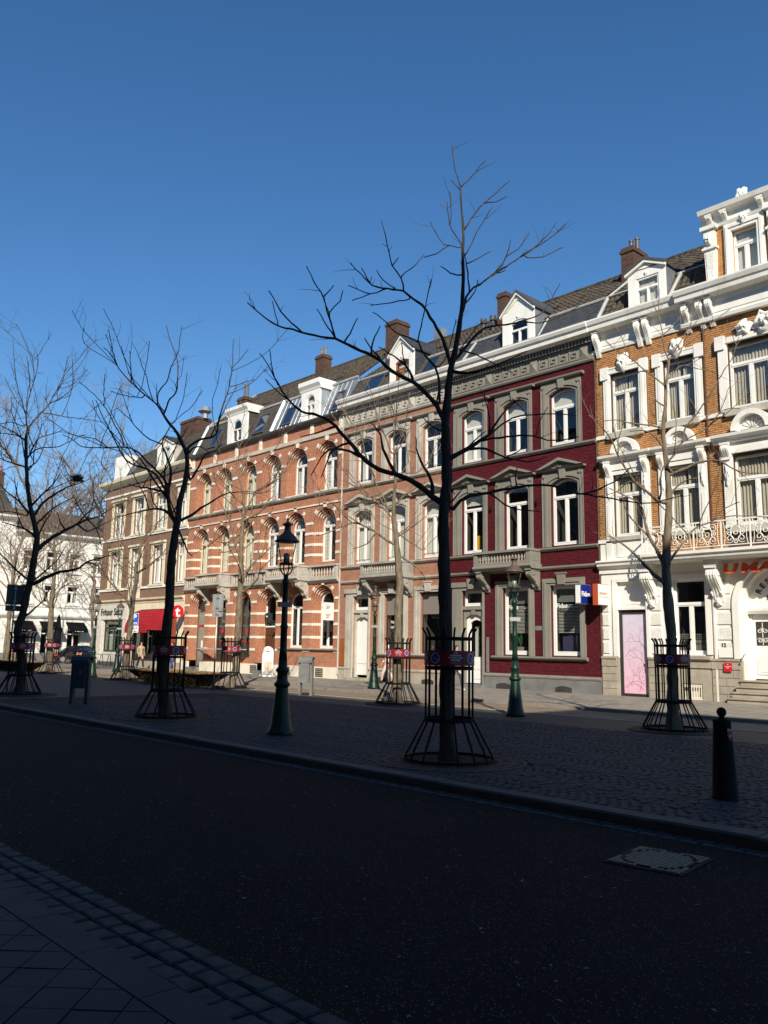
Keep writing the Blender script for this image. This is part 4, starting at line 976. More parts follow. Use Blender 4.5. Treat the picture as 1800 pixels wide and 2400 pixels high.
        MB().box(-33.32, -32.86, .01, .05, .74, 2.12).build('letterbox_panel', 'wood_brown', root)
        MB().tube([(-33.4 - OX, -.1, .3), (-33.4 - OX, -.1, 14.2)], .045, 8).build('rain_pipe', 'pale_stone', root)
twin(0., 'maroon')
twin(-7.42, 'salmon')

# ------------------------------------------------------------------ orange brick double house with white bands and round arches
def orange_house():
    global OX
    OX = -41.5
    root = thing('town_house', 'wide orange brick house with white stone bands, round arched windows and two balconies', 'house', (OX, 28, 0))
    X0, X1 = -49.45, -33.45; BM = 'orange_brick'; ST = 'white_stone'
    cs = [-47.75, -45.3, -42.6, -40.05, -37.55, -34.88]; RO, RI = 1.02, .62
    fl = [(10.1, 11.98), (6.2, 8.24), (None, 4.0)]
    gz = [.3, .86, .98, .3, 1.6, 1.6]
    holes = []
    for i, c in enumerate(cs):
        for (z0, zs) in fl: holes.append((c - RO, c + RO, z0 if z0 else gz[i], zs + RO))
    wall(root, X0, X1, .6, 14.2, holes, BM, depth=.5)
    shell(root, X0, X1, 0, 14.2, 10)
    MB().box(X0, X1, -10, -.05, 14.1, 14.12).build('attic_floor', 'gutter_dark', root)
    stp = [RO, .92, .82, .72, RI]
    for i, c in enumerate(cs):
        for f, (z0, zs) in enumerate(fl):
            z0 = z0 if z0 else gz[i]
            sp = MB(); A = [math.pi - math.pi * k / 20 for k in range(21)]
            for k in range(20):
                p, q = (c + RO * math.cos(A[k]), zs + RO * math.sin(A[k])), (c + RO * math.cos(A[k + 1]), zs + RO * math.sin(A[k + 1]))
                sp.add([(p[0] - OX, 0, p[1]), (q[0] - OX, 0, q[1]), (q[0] - OX, 0, zs + RO), (p[0] - OX, 0, zs + RO)], [(0, 1, 2, 3)])
            # window or door in the opening
            dgl = -.42
            if f == 2 and i in (0, 3):
                if i == 0:
                    d = MB(); d.ring(outline(c - RI, c + RI, .3, zs, RI), outline(c - RI + .12, c + RI - .12, .3, zs, RI - .12), dgl - .1, dgl); d.box(c - RI + .12, c + RI - .12, dgl - .1, dgl, 2.85, 2.95)
                    w = d.build('door', 'grey_door', root); w['label'] = 'tall grey glazed shop door'
                    MB().box(c - RI + .12, c + RI - .12, dgl - .06, dgl - .03, .35, 2.85).build('pane', 'film_grey', w); MB().prism(outline(c - RI + .12, c + RI - .12, 2.95, zs, RI - .12), dgl - .06, dgl - .03).build('pane', 'film_grey', w)
                    bars(w, c - .5, 2.86, dgl + .02, .95, .14, 'sign_red', 6)
                    MB().box(c - .1, c + .12, dgl - .02, dgl - .01, 1.5, 1.95).build('notice', 'sign_white', w)
                else:
                    w = window(root, c - RI, c + RI, 2.75, zs + RI, rise=RI, d=dgl, inside=None, cases=1, name='fanlight'); w['label'] = 'arched fanlight over the wooden door'
                    d = MB(); d.box(c - RI, c + RI, dgl - .1, dgl - .02, .3, 2.75); D = d.build('door', 'wood_door', root); D['label'] = 'carved brown wooden double door'
                    for xa in (c - .55, c + .06):
                        for (za, zb) in ((.5, 1.2), (1.35, 2.2), (2.3, 2.65)): MB().box(xa, xa + .48, dgl - .02, dgl + .02, za, zb).build('door_panel', 'wood_door', D)
                    MB().prism(outline(c - .35, c + .35, 3.1, 3.5, .08), -.2, -.14).build('house_sign', 'dark_frame', w); bars(w, c - .2, 3.32, -.13, .4, .1, 'print_white', 4)
            elif f == 2 and i in (1, 2):
                w = window(root, c - RI, c + RI, z0, zs + RI, rise=RI, d=dgl, inside=None, cases=1, fm='dark_frame', fw=.06); w['label'] = 'black framed arched shop window'
                MB().fcyl(c - .05, 2.55, .14, dgl - .02, dgl - .015, 14).build('window_logo', 'sign_red', w); bars(w, c - .45, 1.9, dgl - .02, .85, .1, 'sign_red', 7)
            else:
                left = i < 3
                w = window(root, c - RI, c + RI, z0, zs + RI, rise=RI, tz=zs - .02 if f < 2 else zs - .15, d=dgl, fm='cream_frame' if left else 'frame_white', inside='net' if left and f < 2 else ('drapes' if f < 2 else None), gm='glass')
                if not left:
                    L = MB()
                    for k in range(6): L.box(c - RI + .14 + k * .19, c - RI + .148 + k * .19, dgl - .038, dgl - .03, z0 + .1, zs - .08)
                    for k in range(9): L.box(c - RI + .1, c + RI - .1, dgl - .0379, dgl - .031, z0 + .2 + k * .2, z0 + .208 + k * .2) if z0 + .2 + k * .2 < zs - .1 else 0
                    for k in range(5): L.box(c - .4 + k * .2, c - .392 + k * .2, dgl - .038, dgl - .03, zs + .05, zs + .38)
                    L.box(c - .52, c + .52, dgl - .038, dgl - .03, zs + .2, zs + .208); L.build('leading', 'gutter_dark', w)
            sp.build('spandrel', BM, w)
            for k in range(4):
                o = MB(); a, b = stp[k], stp[k + 1]; dd = -.02 - k * .09
                o.ring(outline(c - a, c + a, z0 if f < 2 or i in (1, 2, 4, 5) else .7, zs, a, 20), outline(c - b, c + b, z0 if f < 2 or i in (1, 2, 4, 5) else .7, zs, b, 20), -.5, dd); o.build('arch_order', BM, w)
                t = MB(); t.tube([(c + (b + .012) * math.cos(q * math.pi / 18) - OX, -dd - .0, zs + (b + .012) * math.sin(q * math.pi / 18)) for q in range(19)], .016, 5); t.build('arch_roll', 'arch_dark', w)
                for (a0, a1) in ((2.2, 2.5), (.64, .94)):
                    MB().arcseg(c, zs, b + .001, a - .001, a0, a1, -.3, dd + .006, 3).build('voussoir', ST, w)
            zb_ = {1: (8.4, 7.83, 7.22, 6.65), 2: (4.23, 3.55, 2.87, 2.18)}.get(f, ()); rb_ = MB()
            for z in zb_:
                if not z0 + .1 < z < zs - .05: continue
                for k in range(4):
                    for s in (-1, 1): rb_.box(c + s * (stp[k + 1] - .004), c + s * (stp[k] - .002), -.4, -.02 - k * .09 + .006, z - .07, z + .07)
            if rb_.v: rb_.build('band_return', ST, w)
            MB().prism([(c - .09, zs + RO - .06), (c + .09, zs + RO - .06), (c + .16, zs + RO + .2), (c - .16, zs + RO + .2)], .0, .06).build('keystone', ST, w)
            for s in (-1, 1): MB().arcseg(c, zs, RO + .001, RO + .17, math.pi / 2 + s * .72, math.pi / 2 + s * .9, 0, .03, 2).build('quoin', ST, w)
    # white bands between the openings
    def band(z, h=.14, d=.03, gap=RO, m=ST, x0=X0, x1=X1):
        xs = [x0] + [v for c in cs for v in (c - gap, c + gap)] + [x1]
        for k in range(0, len(xs), 2):
            if xs[k + 1] - xs[k] > .06: MB().box(xs[k], xs[k + 1], 0, d, z - h / 2, z + h / 2).build('stone_band', m, root)
    band(12.05, .15)
    for z in (8.4, 7.83, 7.22, 6.65): band(z)
    for z in (4.23, 3.55, 2.87, 2.18, 1.46): band(z)
    MB().hprism([(0, 9.9), (.1, 9.92), (.16, 9.99), (.16, 10.06), (0, 10.09)], X0, X1).build('sill_course', 'balcony_stone', root)
    for c in cs: MB().box(c - .95, c + .95, 0, .12, 10.091, 10.16).build('window_sill', ST, root)
    MB().box(X0, X1, 0, .06, 9.36, 9.44).build('string_course', ST, root)
    MB().hprism([(0, 13.2), (.08, 13.22), (.14, 13.4), (0, 13.44)], X0, X1).build('string_course', ST, root)
    for x in (-49.2, -46.5, -43.95, -41.3, -38.75, -36.25, -33.7):
        p = MB().box(x - .14, x + .14, 0, .06, 13.441, 14.1).build('parapet_post', ST, root); MB().box(x - .06, x + .06, .06, .08, 13.75, 13.95).build('post_panel', ST, p)
    MB().hprism([(0, 14.08), (.1, 14.1), (.3, 14.2), (.32, 14.3), (0, 14.34)], X0, X1).build('gutter', 'gutter_dark', root)
    MB().hprism([(0, 1.5), (.12, 1.5), (.16, 1.56), (0, 1.59)], -38.7, X1).build('sill_course', 'pale_stone', root)
    # plinth stones
    xs = [X0, cs[0] - RI - .1, cs[0] + RI + .1]
    segs = [(X0, cs[0] - .72), (cs[0] + .72, cs[3] - .72), (cs[3] + .72, X1)]
    for a, b in segs:
        n = max(1, round((b - a) / .95))
        for k in range(n): MB().box(a + (b - a) * k / n + .006, a + (b - a) * (k + 1) / n - .006, 0, .1 + random.uniform(0, .02), .02, .64 + random.uniform(-.01, .01)).build('plinth_stone', 'white_stone', root)
    for x in (-41.0, -37.8, -34.9):
        v = MB()
        for k in range(4): v.box(x - .3, x + .3, .1, .135, .16 + k * .1, .2 + k * .1)
        v.build('cellar_vent', 'plinth_stone', root); MB().box(x - .32, x + .32, .11, .124, .12, .56).build('vent_recess', 'room_dark', root)
    for x in (cs[0], cs[3]): MB().box(x - .75, x + .75, -.5, .3, .02, .28).build('doorstep', 'bluestone', root)
    # balconies and balustrades
    for (a, b) in ((-46.75, -43.95), (-39.05, -36.08)): balcony(root, a, b, .9, 5.22, 6.05, 'pale_stone', .2, 4.3)
    for (a, b) in ((-49.3, -46.82), (-43.7, -40.9), (-40.85, -39.15), (-35.95, -33.6)):
        s = MB().hprism([(0, 5.05), (.12, 5.1), (.22, 5.2), (.22, 5.28), (0, 5.28)], a - .05, b + .05).build('balustrade_ledge', 'pale_stone', root); balustrade(root, a, b, .03, .19, 5.281, 6.03, 'pale_stone', .22)
    MB().box(-46.7, -41.4, .35, .75, 1.42, 1.47).build('counter_shelf', 'pale_stone', root)
    for x in (-46.5, -44.0, -41.6): MB().tube([(x - OX, -.0, 1.1), (x - OX, -.6, 1.41)], .025, 6).build('shelf_bracket', 'iron_black', root)
    MB().box(-49.0, -48.85, .02, .25, 1.0, 1.4).build('wall_box', 'bin_grey', root)
    MB().lathe([(.02, .12), (.1, .1), (.14, -.02), (.12, -.04)], (-38.9 - OX, -.3, 3.0), 10).build('wall_lamp', 'iron_black', root)
    # roof
    d1 = (-45.35, -43.1); d2 = (-37.5, -35.8)
    for (a, b, m) in ((X0, d1[0], 'slate_brown'), (d1[1], -40.35, 'slate_brown'), (-40.35, d2[0], 'zinc'), (d2[1], X1, 'zinc')): slope(root, a, b, -.1, 14.3, -1.0, 16.45, m, 'mansard')
    for (a, b) in (d1, d2): slope(root, a, b, -.4, 14.3, -1.2, 16.3, 'zinc', 'mansard')
    for x in [-40.3 + k * .42 for k in range(7)] + [-35.6 + k * .42 for k in range(5)]: strip(root, [(x, -.08, 14.36), (x, -.98, 16.47)], 'zinc', .06, 'standing_seam')
    tiles(root, X0, X1, -1.0, 16.5, -4.8, 19.6, cut=lambda x, z: (d1[0] - .1 < x < d1[1] + .1 or d2[0] - .1 < x < d2[1] + .1) and z < 17.2)
    strip(root, [(X0 + .1, -.05, 14.4), (X0 + .3, -.95, 16.5), (X0 + .3, -4.7, 19.6)], 'zinc', .3); strip(root, [(X0, -.95, 16.5), (X1, -.95, 16.5)], 'lead_trim', .16); strip(root, [(-40.4, -.05, 14.4), (-40.35, -.95, 16.5)], 'zinc', .3)
    dormer(root, d1[0], d1[1], 14.36, 16.3, 16.8, -.1, -44.75, -43.7, 14.5, 15.95, tz=15.3, rise=.48, flat=True, sm='slate_brown', inside=None)
    dormer(root, d2[0], d2[1], 14.36, 16.2, 16.75, -.1, -37.05, -36.25, 14.5, 15.95, tz=15.4, rise=.38, flat=True, inside='net')
    skylight(root, -42.6, -41.4, -.2, 14.6, -.85, 16.0); skylight(root, -39.6, -38.6, -.2, 14.6, -.75, 15.8); skylight(root, -47.8, -46.9, -.2, 14.6, -.85, 16.0); skylight(root, -34.9, -34.1, -.2, 14.6, -.75, 15.8)
    chimney(root, -48.9, -48.0, -3.8, -3.0, 17.0, 19.0, 0); chimney(root, -41.2, -40.4, -4.6, -3.9, 18.2, 20.4, 2, pm='pot')
    for x in (-48.65, -48.25): MB().tube([(x - OX, 3.4, 19.0), (x - OX, 3.4, 20.1)], .08, 8).build('flue', 'copper_brown', root)
orange_house()

# ------------------------------------------------------------------ brown brick corner house with the snack bar
def brown_house():
    global OX
    OX = -56.0
    root = thing('corner_house', 'brown brick corner house with cream window surrounds, snack bar and red awning', 'house', (OX, 28, 0))
    X0, X1 = -62.65, -49.45; CR = 'cream_paint'
    ss = [(-61.35, -59.0), (-57.95, -55.75), (-54.6, -52.45), (-51.25, -49.55)]
    holes = []; fls = ((9.72, 12.35), (5.88, 8.6))
    ws = [(a + .42, b - .3) for a, b in ss]
    for a, b in ws:
        for z0, z1 in fls: holes.append((a, b, z0, z1))
    wall(root, X0, X1, 4.8, 13.95, holes, 'brown_brick')
    b = MB(); b.box(X0, X0 + .3, -10, -.32, 0, 13.95); b.build('side_wall', 'brown_brick', root); b = MB(); b.box(X0 + .3, X1, -10, -9.8, 0, 13.95); b.build('back_wall', 'side_brick', root)
    for i, (a, b) in enumerate(ws):
        s0, s1 = ss[i]
        for (z0, z1) in fls:
            w = window(root, a, b, z0, z1, tz=z0 + (z1 - z0) * .68, inside='drapes', d=-.14, fw=.07)
            s = MB(); s.ring(outline(s0 + .12, s1, z0 - .05, z1 + .12), outline(a, b, z0 - .05, z1 + .001), 0, .06); s.box(s0 + .04, s1 + .06, 0, .16, z1 + .121, z1 + .26); s.build('surround', CR, w)
            MB().box(s0 + .05, s1 + .04, 0, .12, z0 - .17, z0 - .052).build('sill', CR, w)
    for z, h, dd in ((9.5, .16, .08), (5.66, .16, .08), (12.92, .14, .05)): MB().box(X0 - .05, X1, 0, dd, z - h / 2, z + h / 2).build('belt_course', 'white_paint', root)
    cornice(root, X0 - .4, X1, [(0, 13.6), (.08, 13.6), (.1, 13.75), (.2, 13.8), (.46, 13.9), (.5, 14.05), (.5, 14.12), (0, 14.16)], CR); MB().box(X0 - .4, X0, -9.8, -.01, 13.8, 14.1).build('side_cornice', CR, root)
    # ground floor
    cornice(root, X0 - .06, X1, [(0, 4.55), (.06, 4.55), (.1, 4.7), (.22, 4.78), (.24, 4.88), (0, 4.92)], CR, 'shop_cornice')
    sw = (-61.45, -58.25)
    wall(root, X0, -57.6, 0.0, 4.54, [(sw[0], sw[1], 1.05, 3.4)], 'marble', d=.05, name='shop_front')
    w = window(root, sw[0], sw[1], 1.05, 3.4, tz=2.85, d=-.1, fm='dark_frame', inside=None, cases=2, rm=True); w['label'] = 'dark framed snack bar window'
    MB().box(sw[0] + .2, sw[0] + 1.2, -.5, -.45, 1.1, 2.7).build('menu_board', 'leaf_pale', w)
    for (a, b) in ((X0 - .02, -61.6), (-58.1, -57.58)): MB().box(a, b, .051, .1, .02, 3.5).build('pilaster', 'marble', root)
    ftext(root, 'Frituur Salsa', -61.95, 3.78, .07, .72, 'print_black', bold=.012, ext=.01)
    MB().box(X0, -57.6, .05, .12, 3.45, 3.55).build('fascia_ledge', 'marble', root)
    wall(root, -57.6, X1, 0.0, 4.54, [(-56.6, -50.3, .5, 3.6)], CR, d=.03, name='shop_wall')
    MB().box(-57.55, -55.9, 0, .07, 4.93, 5.6).build('panel', CR, root)
    for x in (-57.1, -56.8): MB().box(x, x + .12, .07, .09, 5.3, 5.45).build('panel_slot', 'room_dark', root)
    q = MB(); q.box(-56.6, -50.3, -1.6, -1.5, 0, 3.6); q.build('shop_interior', 'room_dark', root)
    for (a, b) in ((-56.6, -55.4), (-55.0, -53.8), (-53.4, -52.2), (-51.8, -50.4)):
        k = MB(); k.ring(outline(a, b, .5, 3.55), outline(a + .07, b - .07, .5, 3.48), -.2, -.1); k.box(a + .07, b - .07, -.2, -.1, .5, .6); kk = k.build('shop_window', 'dark_frame', root); MB().box(a + .07, b - .07, -.16, -.15, .6, 3.48).build('pane', 'glass', kk)
    MB().box(-55.4, -55.0, -.2, .02, .0, 3.6).build('pier', 'side_brick', root); MB().box(-52.2, -51.8, -.2, .035, 0, 3.6).build('pier', CR, root); MB().box(-50.9, -50.55, -.09, .06, .0, 3.4).build('pier', 'brown_red', root)
    MB().box(-57.6, X1, .03, .12, 0.0, .5).build('plinth', 'plinth_stone', root)
    # awning: quarter-round drum with ribs
    aw = MB(); a, b = -55.35, -52.05; n = 7; D, H = 1.25, 1.42
    arc = [(D * math.sin(t * math.pi / 2 / n), 2.62 + H * math.cos(t * math.pi / 2 / n)) for t in range(n + 1)]
    vs = []
    for d, z in arc: vs += [(a - OX, -d, z), (b - OX, -d, z)]
    aw.add(vs, [(2 * k, 2 * k + 2, 2 * k + 3, 2 * k + 1) for k in range(n)])
    AW = tag(aw.build('awning', 'awning_red'), 'rounded red fabric awning over the corner shop window', 'awning'); AW.location = (OX, 28, 0)
    for xe, s in ((a, 1), (b, -1)):
        for k in range(n):
            e = MB(); e.add([(xe - OX, -.03, 2.62), (xe - OX - s * 0, -arc[k][0], arc[k][1]), (xe - OX, -arc[k + 1][0], arc[k + 1][1])], [(0, 1, 2)]); e.build('end_gore', 'awning_red', AW)
            MB().tube([(xe - OX, -.03, 2.62), (xe - OX, -arc[k + 1][0], arc[k + 1][1])], .012, 4).build('rib', 'awning_seam', AW)
    for d, z in arc[1:-1]: MB().tube([(a - OX, -d - .004, z + .004), (b - OX, -d - .004, z + .004)], .009, 4).build('seam', 'awning_seam', AW)
    MB().box(a, b, D - .012, D, 2.42, 2.619).build('valance', 'awning_red', AW)
    MB().box(a, b, .02, .1, 4.0, 4.08).build('mount', 'awning_seam', AW)
    # round hanging sign
    r = .43; S0 = MB(); S0.add([(q * .06 - .03, r * math.cos(2 * math.pi * k / 28), r * math.sin(2 * math.pi * k / 28)) for q in (0, 1) for k in range(28)], [tuple(range(27, -1, -1)), tuple(range(28, 56))] + [(k, (k + 1) % 28, 28 + (k + 1) % 28, 28 + k) for k in range(28)])
    sg = tag(S0.build('projecting_sign', 'sign_red'), 'round red hanging sign with a white letter t', 'sign'); sg.location = (-49.05, 27.3, 3.78)
    put('letter', textmesh('t', .95, 'print_white', .03), sg, (.035, -.17, -.30), (math.pi / 2, 0, math.pi / 2)); MB().wbox(-.02, .02, .4, .7, -.02, .02).build('bracket', 'iron_black', sg)
    # roof
    slope(root, X0 + .6, X1, -.2, 14.1, -1.3, 16.1, 'slate_brown', 'mansard'); tiles(root, X0 + 2.5, X1, -1.3, 16.1, -4.6, 18.4)
    slope(root, X0 + .6, X0 + 2.5, -1.3, 16.1, -4.6, 17.6, 'slate_brown', 'roof')
    dormer(root, -54.95, -52.65, 14.15, 15.95, 16.5, -.2, -54.55, -53.1, 14.4, 15.75, tz=None, inside='net', sm='pale_stone')
    MB().box(-62.3, -60.2, -2.6, -.4, 14.16, 16.3).build('stair_head', 'white_paint', root)
    chimney(root, -57.6, -55.0, -4.6, -3.4, 16.8, 19.0, 0)
    MB().lathe([(.25, 0), (.25, .35), (.55, .55), (.35, .9), (.1, .95)], (-55.0 - OX, 4.0, 18.9), 8).build('roof_vent', 'zinc', root)
    skylight(root, -60.0, -59.0, -.35, 14.4, -1.1, 15.8)
    MB().box(-62.67, -62.62, -1.6, -.4, 2.9, 4.3).build('side_sign', 'bin_grey', root)
brown_house()

# ------------------------------------------------------------------ white houses closing the square, facing us down the street
def white_house(name_label, xw, y0, y1, zc, cols, floors, gf, roofh, ms='white_paint', aw=True, chim=None):
    global OX
    OX = (y0 + y1) / 2
    root = thing('white_house', name_label, 'house', (xw, OX, 0), math.pi / 2)
    holes = [(c - .5, c + .5, a, b) for c in cols for a, b in floors]
    gh = [(c - .62, c + .62, .1, 3.45) for c in gf]
    wall(root, y0, y1, 0, zc, holes + gh, ms)
    shell(root, y0, y1, 0, zc, 9, ms)
    for c in cols:
        for a, b in floors:
            w = window(root, c - .5, c + .5, a, b, tz=a + (b - a) * .7, inside='drapes', fw=.06)
            s = MB(); s.ring(outline(c - .64, c + .64, a - .05, b + .14), outline(c - .5, c + .5, a - .05, b), 0, .06); s.box(c - .72, c + .72, 0, .14, b + .141, b + .24); s.build('surround', ms, w); MB().box(c - .66, c + .66, 0, .12, a - .18, a - .052).build('sill', ms, w)
    MB().hprism([(0, 3.75), (.1, 3.78), (.24, 3.95), (.26, 4.08), (0, 4.12)], y0, y1).build('belt_course', ms, root); MB().hprism([(0, 4.75), (.08, 4.78), (.1, 4.9), (0, 4.92)], y0, y1).build('belt_course', ms, root)
    cornice(root, y0 - .1, y1, [(0, zc - .5), (.1, zc - .45), (.2, zc - .3), (.5, zc - .15), (.52, zc), (0, zc + .05)], ms)
    for z in (.9, 1.35, 1.8, 2.25, 2.7, 3.15):
        xs = [y0] + [v for c in gf for v in (c - .62, c + .62)] + [y1]
        for k in range(0, len(xs), 2): MB().box(xs[k], xs[k + 1], 0, .03, z, z + .36).build('rustic_course', ms, root)
    MB().hprism([(0, .0), (.07, 0), (.07, .7), (0, .75)], y0, y1).build('plinth', 'bluestone', root)
    for c in gf:
        k = MB(); k.ring(outline(c - .62, c + .62, .1, 3.45), outline(c - .54, c + .54, .1, 3.36), -.26, -.15); k.box(c - .04, c + .04, -.26, -.15, .1, 3.36); k.box(c - .54, c - .041, -.26, -.15, 2.4, 2.5); k.box(c + .041, c + .54, -.26, -.15, 2.4, 2.5); kk = k.build('shop_door', 'frame_white', root)
        for s in (-1, 1): MB().box(c + s * .3 - .25, c + s * .3 + .25, -.22, -.21, .15, 2.39).build('pane', 'glass', kk)
        room(kk, c - .6, c + .6, .1, 3.4, -.3)
    if aw:
        for j, c in enumerate(gf):
            a = MB(); a.hprism([(.05, 3.45), (.05, 3.52), (1.1, 2.85), (1.1, 2.8)], c - .85, c + .85); A = tag(a.build('awning', 'awning_black'), ('black cafe awning nearest the lamp post', 'black cafe awning behind the folded parasol', 'black cafe awning half hidden by the leftmost trunk')[2 - j], 'awning', 'black cafe awnings'); A.location = (xw, OX, 0); A.rotation_euler = (0, 0, math.pi / 2)
            MB().box(c - .85, c + .85, 1.09, 1.1, 2.6, 2.799).build('valance', 'awning_black', A); MB().tube([(c - .84 - OX, -.05, 2.9), (c - .84 - OX, -1.08, 2.82)], .015, 5).build('arm', 'steel', A); MB().tube([(c - .84 - OX, -.05, 2.5), (c - .84 - OX, -1.08, 2.8)], .015, 5).build('arm', 'steel', A)
            bars(A, c - .45, 2.66, 1.105, .9, .06, 'print_white', 9)
    b = MB(); b.hprism([(-.1, zc + .02), (-4.5, zc + roofh), (-9, zc + .02)], y0, y1); b.build('roof', 'slate_brown', root)
    if chim: chimney(root, chim[0], chim[1], -5.2, -4.2, zc + roofh - 1.5, chim[2], 2, pm='brown_red')
    return root
white_house('white stucco house with black awnings at the end of the square', -75, 25.6, 40, 11.4, [26.9, 28.9, 31.0, 33.2, 35.4, 37.6], ((8.0, 9.7), (5.15, 6.7)), [26.75, 29.05, 31.4], 2.6)
white_house('taller white house at the left edge with a brick chimney', -75, 8, 25.55, 12.6, [9.5, 12.2, 14.9, 17.6, 20.3, 23.0], ((9.2, 11.2), (5.4, 7.4)), [10.5, 14, 17.5, 21, 23.6], 3.2, aw=False, chim=(25.0, 25.5, 17.2))

# ------------------------------------------------------------------ houses on our own side of the street (they throw the big shadow)
def near_house(x0, x1, h, m, label):
    global OX
    OX = -(x0 + x1) / 2
    root = thing('street_house', label, 'house', (-OX, -3.2, 0), math.pi)
    a0, a1 = -x1, -x0
    nc = int((a1 - a0) / 2.6); cols = [a0 + (a1 - a0) * (k + .5) / nc for k in range(nc)]
    fl = [(1.0 + k * 3.6, 3.3 + k * 3.6) for k in range(int((h - 1.5) / 3.6))]
    holes = [(c - .65, c + .65, a, b) for c in cols for a, b in fl]
    wall(root, a0, a1, 0, h, holes, m); shell(root, a0, a1, 0, h, 11, m)
    for c in cols:
        for a, b in fl:
            w = MB(); w.ring(outline(c - .65, c + .65, a, b), outline(c - .57, c + .57, a, b - .08), -.25, -.15); w.box(c - .57, c + .57, -.25, -.15, a, a + .1); W = w.build('window', 'frame_white', root); MB().box(c - .57, c + .57, -.22, -.2, a + .1, b - .08).build('pane', 'sky_glass', W)
    MB().box(a0, a1, -11, .35, h, h + .25).build('roof', 'gutter_dark', root)
near_house(15.2, 52, 23.7, 'side_brick', 'tall brown brick block behind the viewer on the right')
near_house(-9.5, 15.1, 20.1, 'brown_brick', 'brown brick block straight behind the viewer')
near_house(-90, -42.1, 15.5, 'brown_brick', 'lower brown brick row behind the viewer on the far left')
near_house(-42, -9.6, 20.5, 'plinth_plain', 'pale rendered block behind the viewer on the left')

# ------------------------------------------------------------------ ground
OX = 0.0
def asphalt():
    m, t, b = newmat('asphalt')
    v = posvec(t)
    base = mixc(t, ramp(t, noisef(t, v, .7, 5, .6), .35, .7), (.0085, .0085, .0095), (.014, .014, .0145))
    vo = N(t, 'TexVoronoi'); vo.inputs['Scale'].default_value = 75; t.links.new(v, vo.inputs['Vector'])
    wn = N(t, 'TexWhiteNoise'); t.links.new(vo.outputs['Position'], wn.inputs['Vector'])
    k = N(t, 'Math', operation='GREATER_THAN'); k.inputs[1].default_value = .86; t.links.new(wn.outputs['Value'], k.inputs[0])
    d = N(t, 'Math', operation='LESS_THAN'); d.inputs[1].default_value = .35; t.links.new(vo.outputs['Distance'], d.inputs[0])
    mm = N(t, 'Math', operation='MULTIPLY'); t.links.new(k.outputs[0], mm.inputs[0]); t.links.new(d.outputs[0], mm.inputs[1])
    t.links.new(mixc(t, mm.outputs[0], base, (.16, .15, .135)), b.inputs['Base Color'])
    b.inputs['Roughness'].default_value = .9; b.inputs['Specular IOR Level'].default_value = .08
    bumpn(t, b, noisef(t, v, 140, 3), .5, .006)
asphalt()
def settmat():
    m, t, b = newmat('sett_far')
    v = N(t, 'TexVoronoi'); v.feature = 'DISTANCE_TO_EDGE'; v.inputs['Scale'].default_value = 8.5; t.links.new(posvec(t), v.inputs['Vector'])
    v2 = N(t, 'TexVoronoi'); v2.inputs['Scale'].default_value = 8.5; t.links.new(posvec(t), v2.inputs['Vector'])
    wn = N(t, 'TexWhiteNoise'); t.links.new(v2.outputs['Position'], wn.inputs['Vector'])
    c = mixc(t, wn.outputs['Value'], (.038, .04, .043), (.066, .064, .06))
    e = ramp(t, v.outputs['Distance'], .02, .06)
    t.links.new(mixc(t, e, (.014, .013, .012), c), b.inputs['Base Color']); b.inputs['Roughness'].default_value = .75
    bumpn(t, b, e, .6, .01)
settmat()
def sheet(name, x0, x1, y0, y1, z, m, th=.3):
    return tag(MB().wbox(x0, x1, y0, y1, z - th, z).build(name, m), kind='structure')
GR = tag(MB().wbox(-400, 300, -300, 400, -1.6, -.5).build('ground', 'road_brown'), kind='structure')
RZ = -.11; PZ = -.08
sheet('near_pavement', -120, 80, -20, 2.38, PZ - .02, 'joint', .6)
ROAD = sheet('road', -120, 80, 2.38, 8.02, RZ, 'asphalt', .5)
PL = sheet('plaza', -120, 80, 8.02, 18.75, -.012, 'sett_far', .6)
FR = sheet('far_road', -120, 80, 18.75, 21.3, -.03, 'road_brown', .5)
FP = sheet('far_pavement', -120, 80, 21.3, 28.3, .04, 'paver_base', .6) if False else None
FP = sheet('far_pavement', -62.5, 80, 21.3, 28.35, .045, 'paver_base', .6)
SQ = sheet('side_street', -120, -62.5, 21.3, 60, .04, 'paver_base', .6)
BK = sheet('back_yards', -62.5, 80, 28.35, 60, .0, 'paver_base', .6)

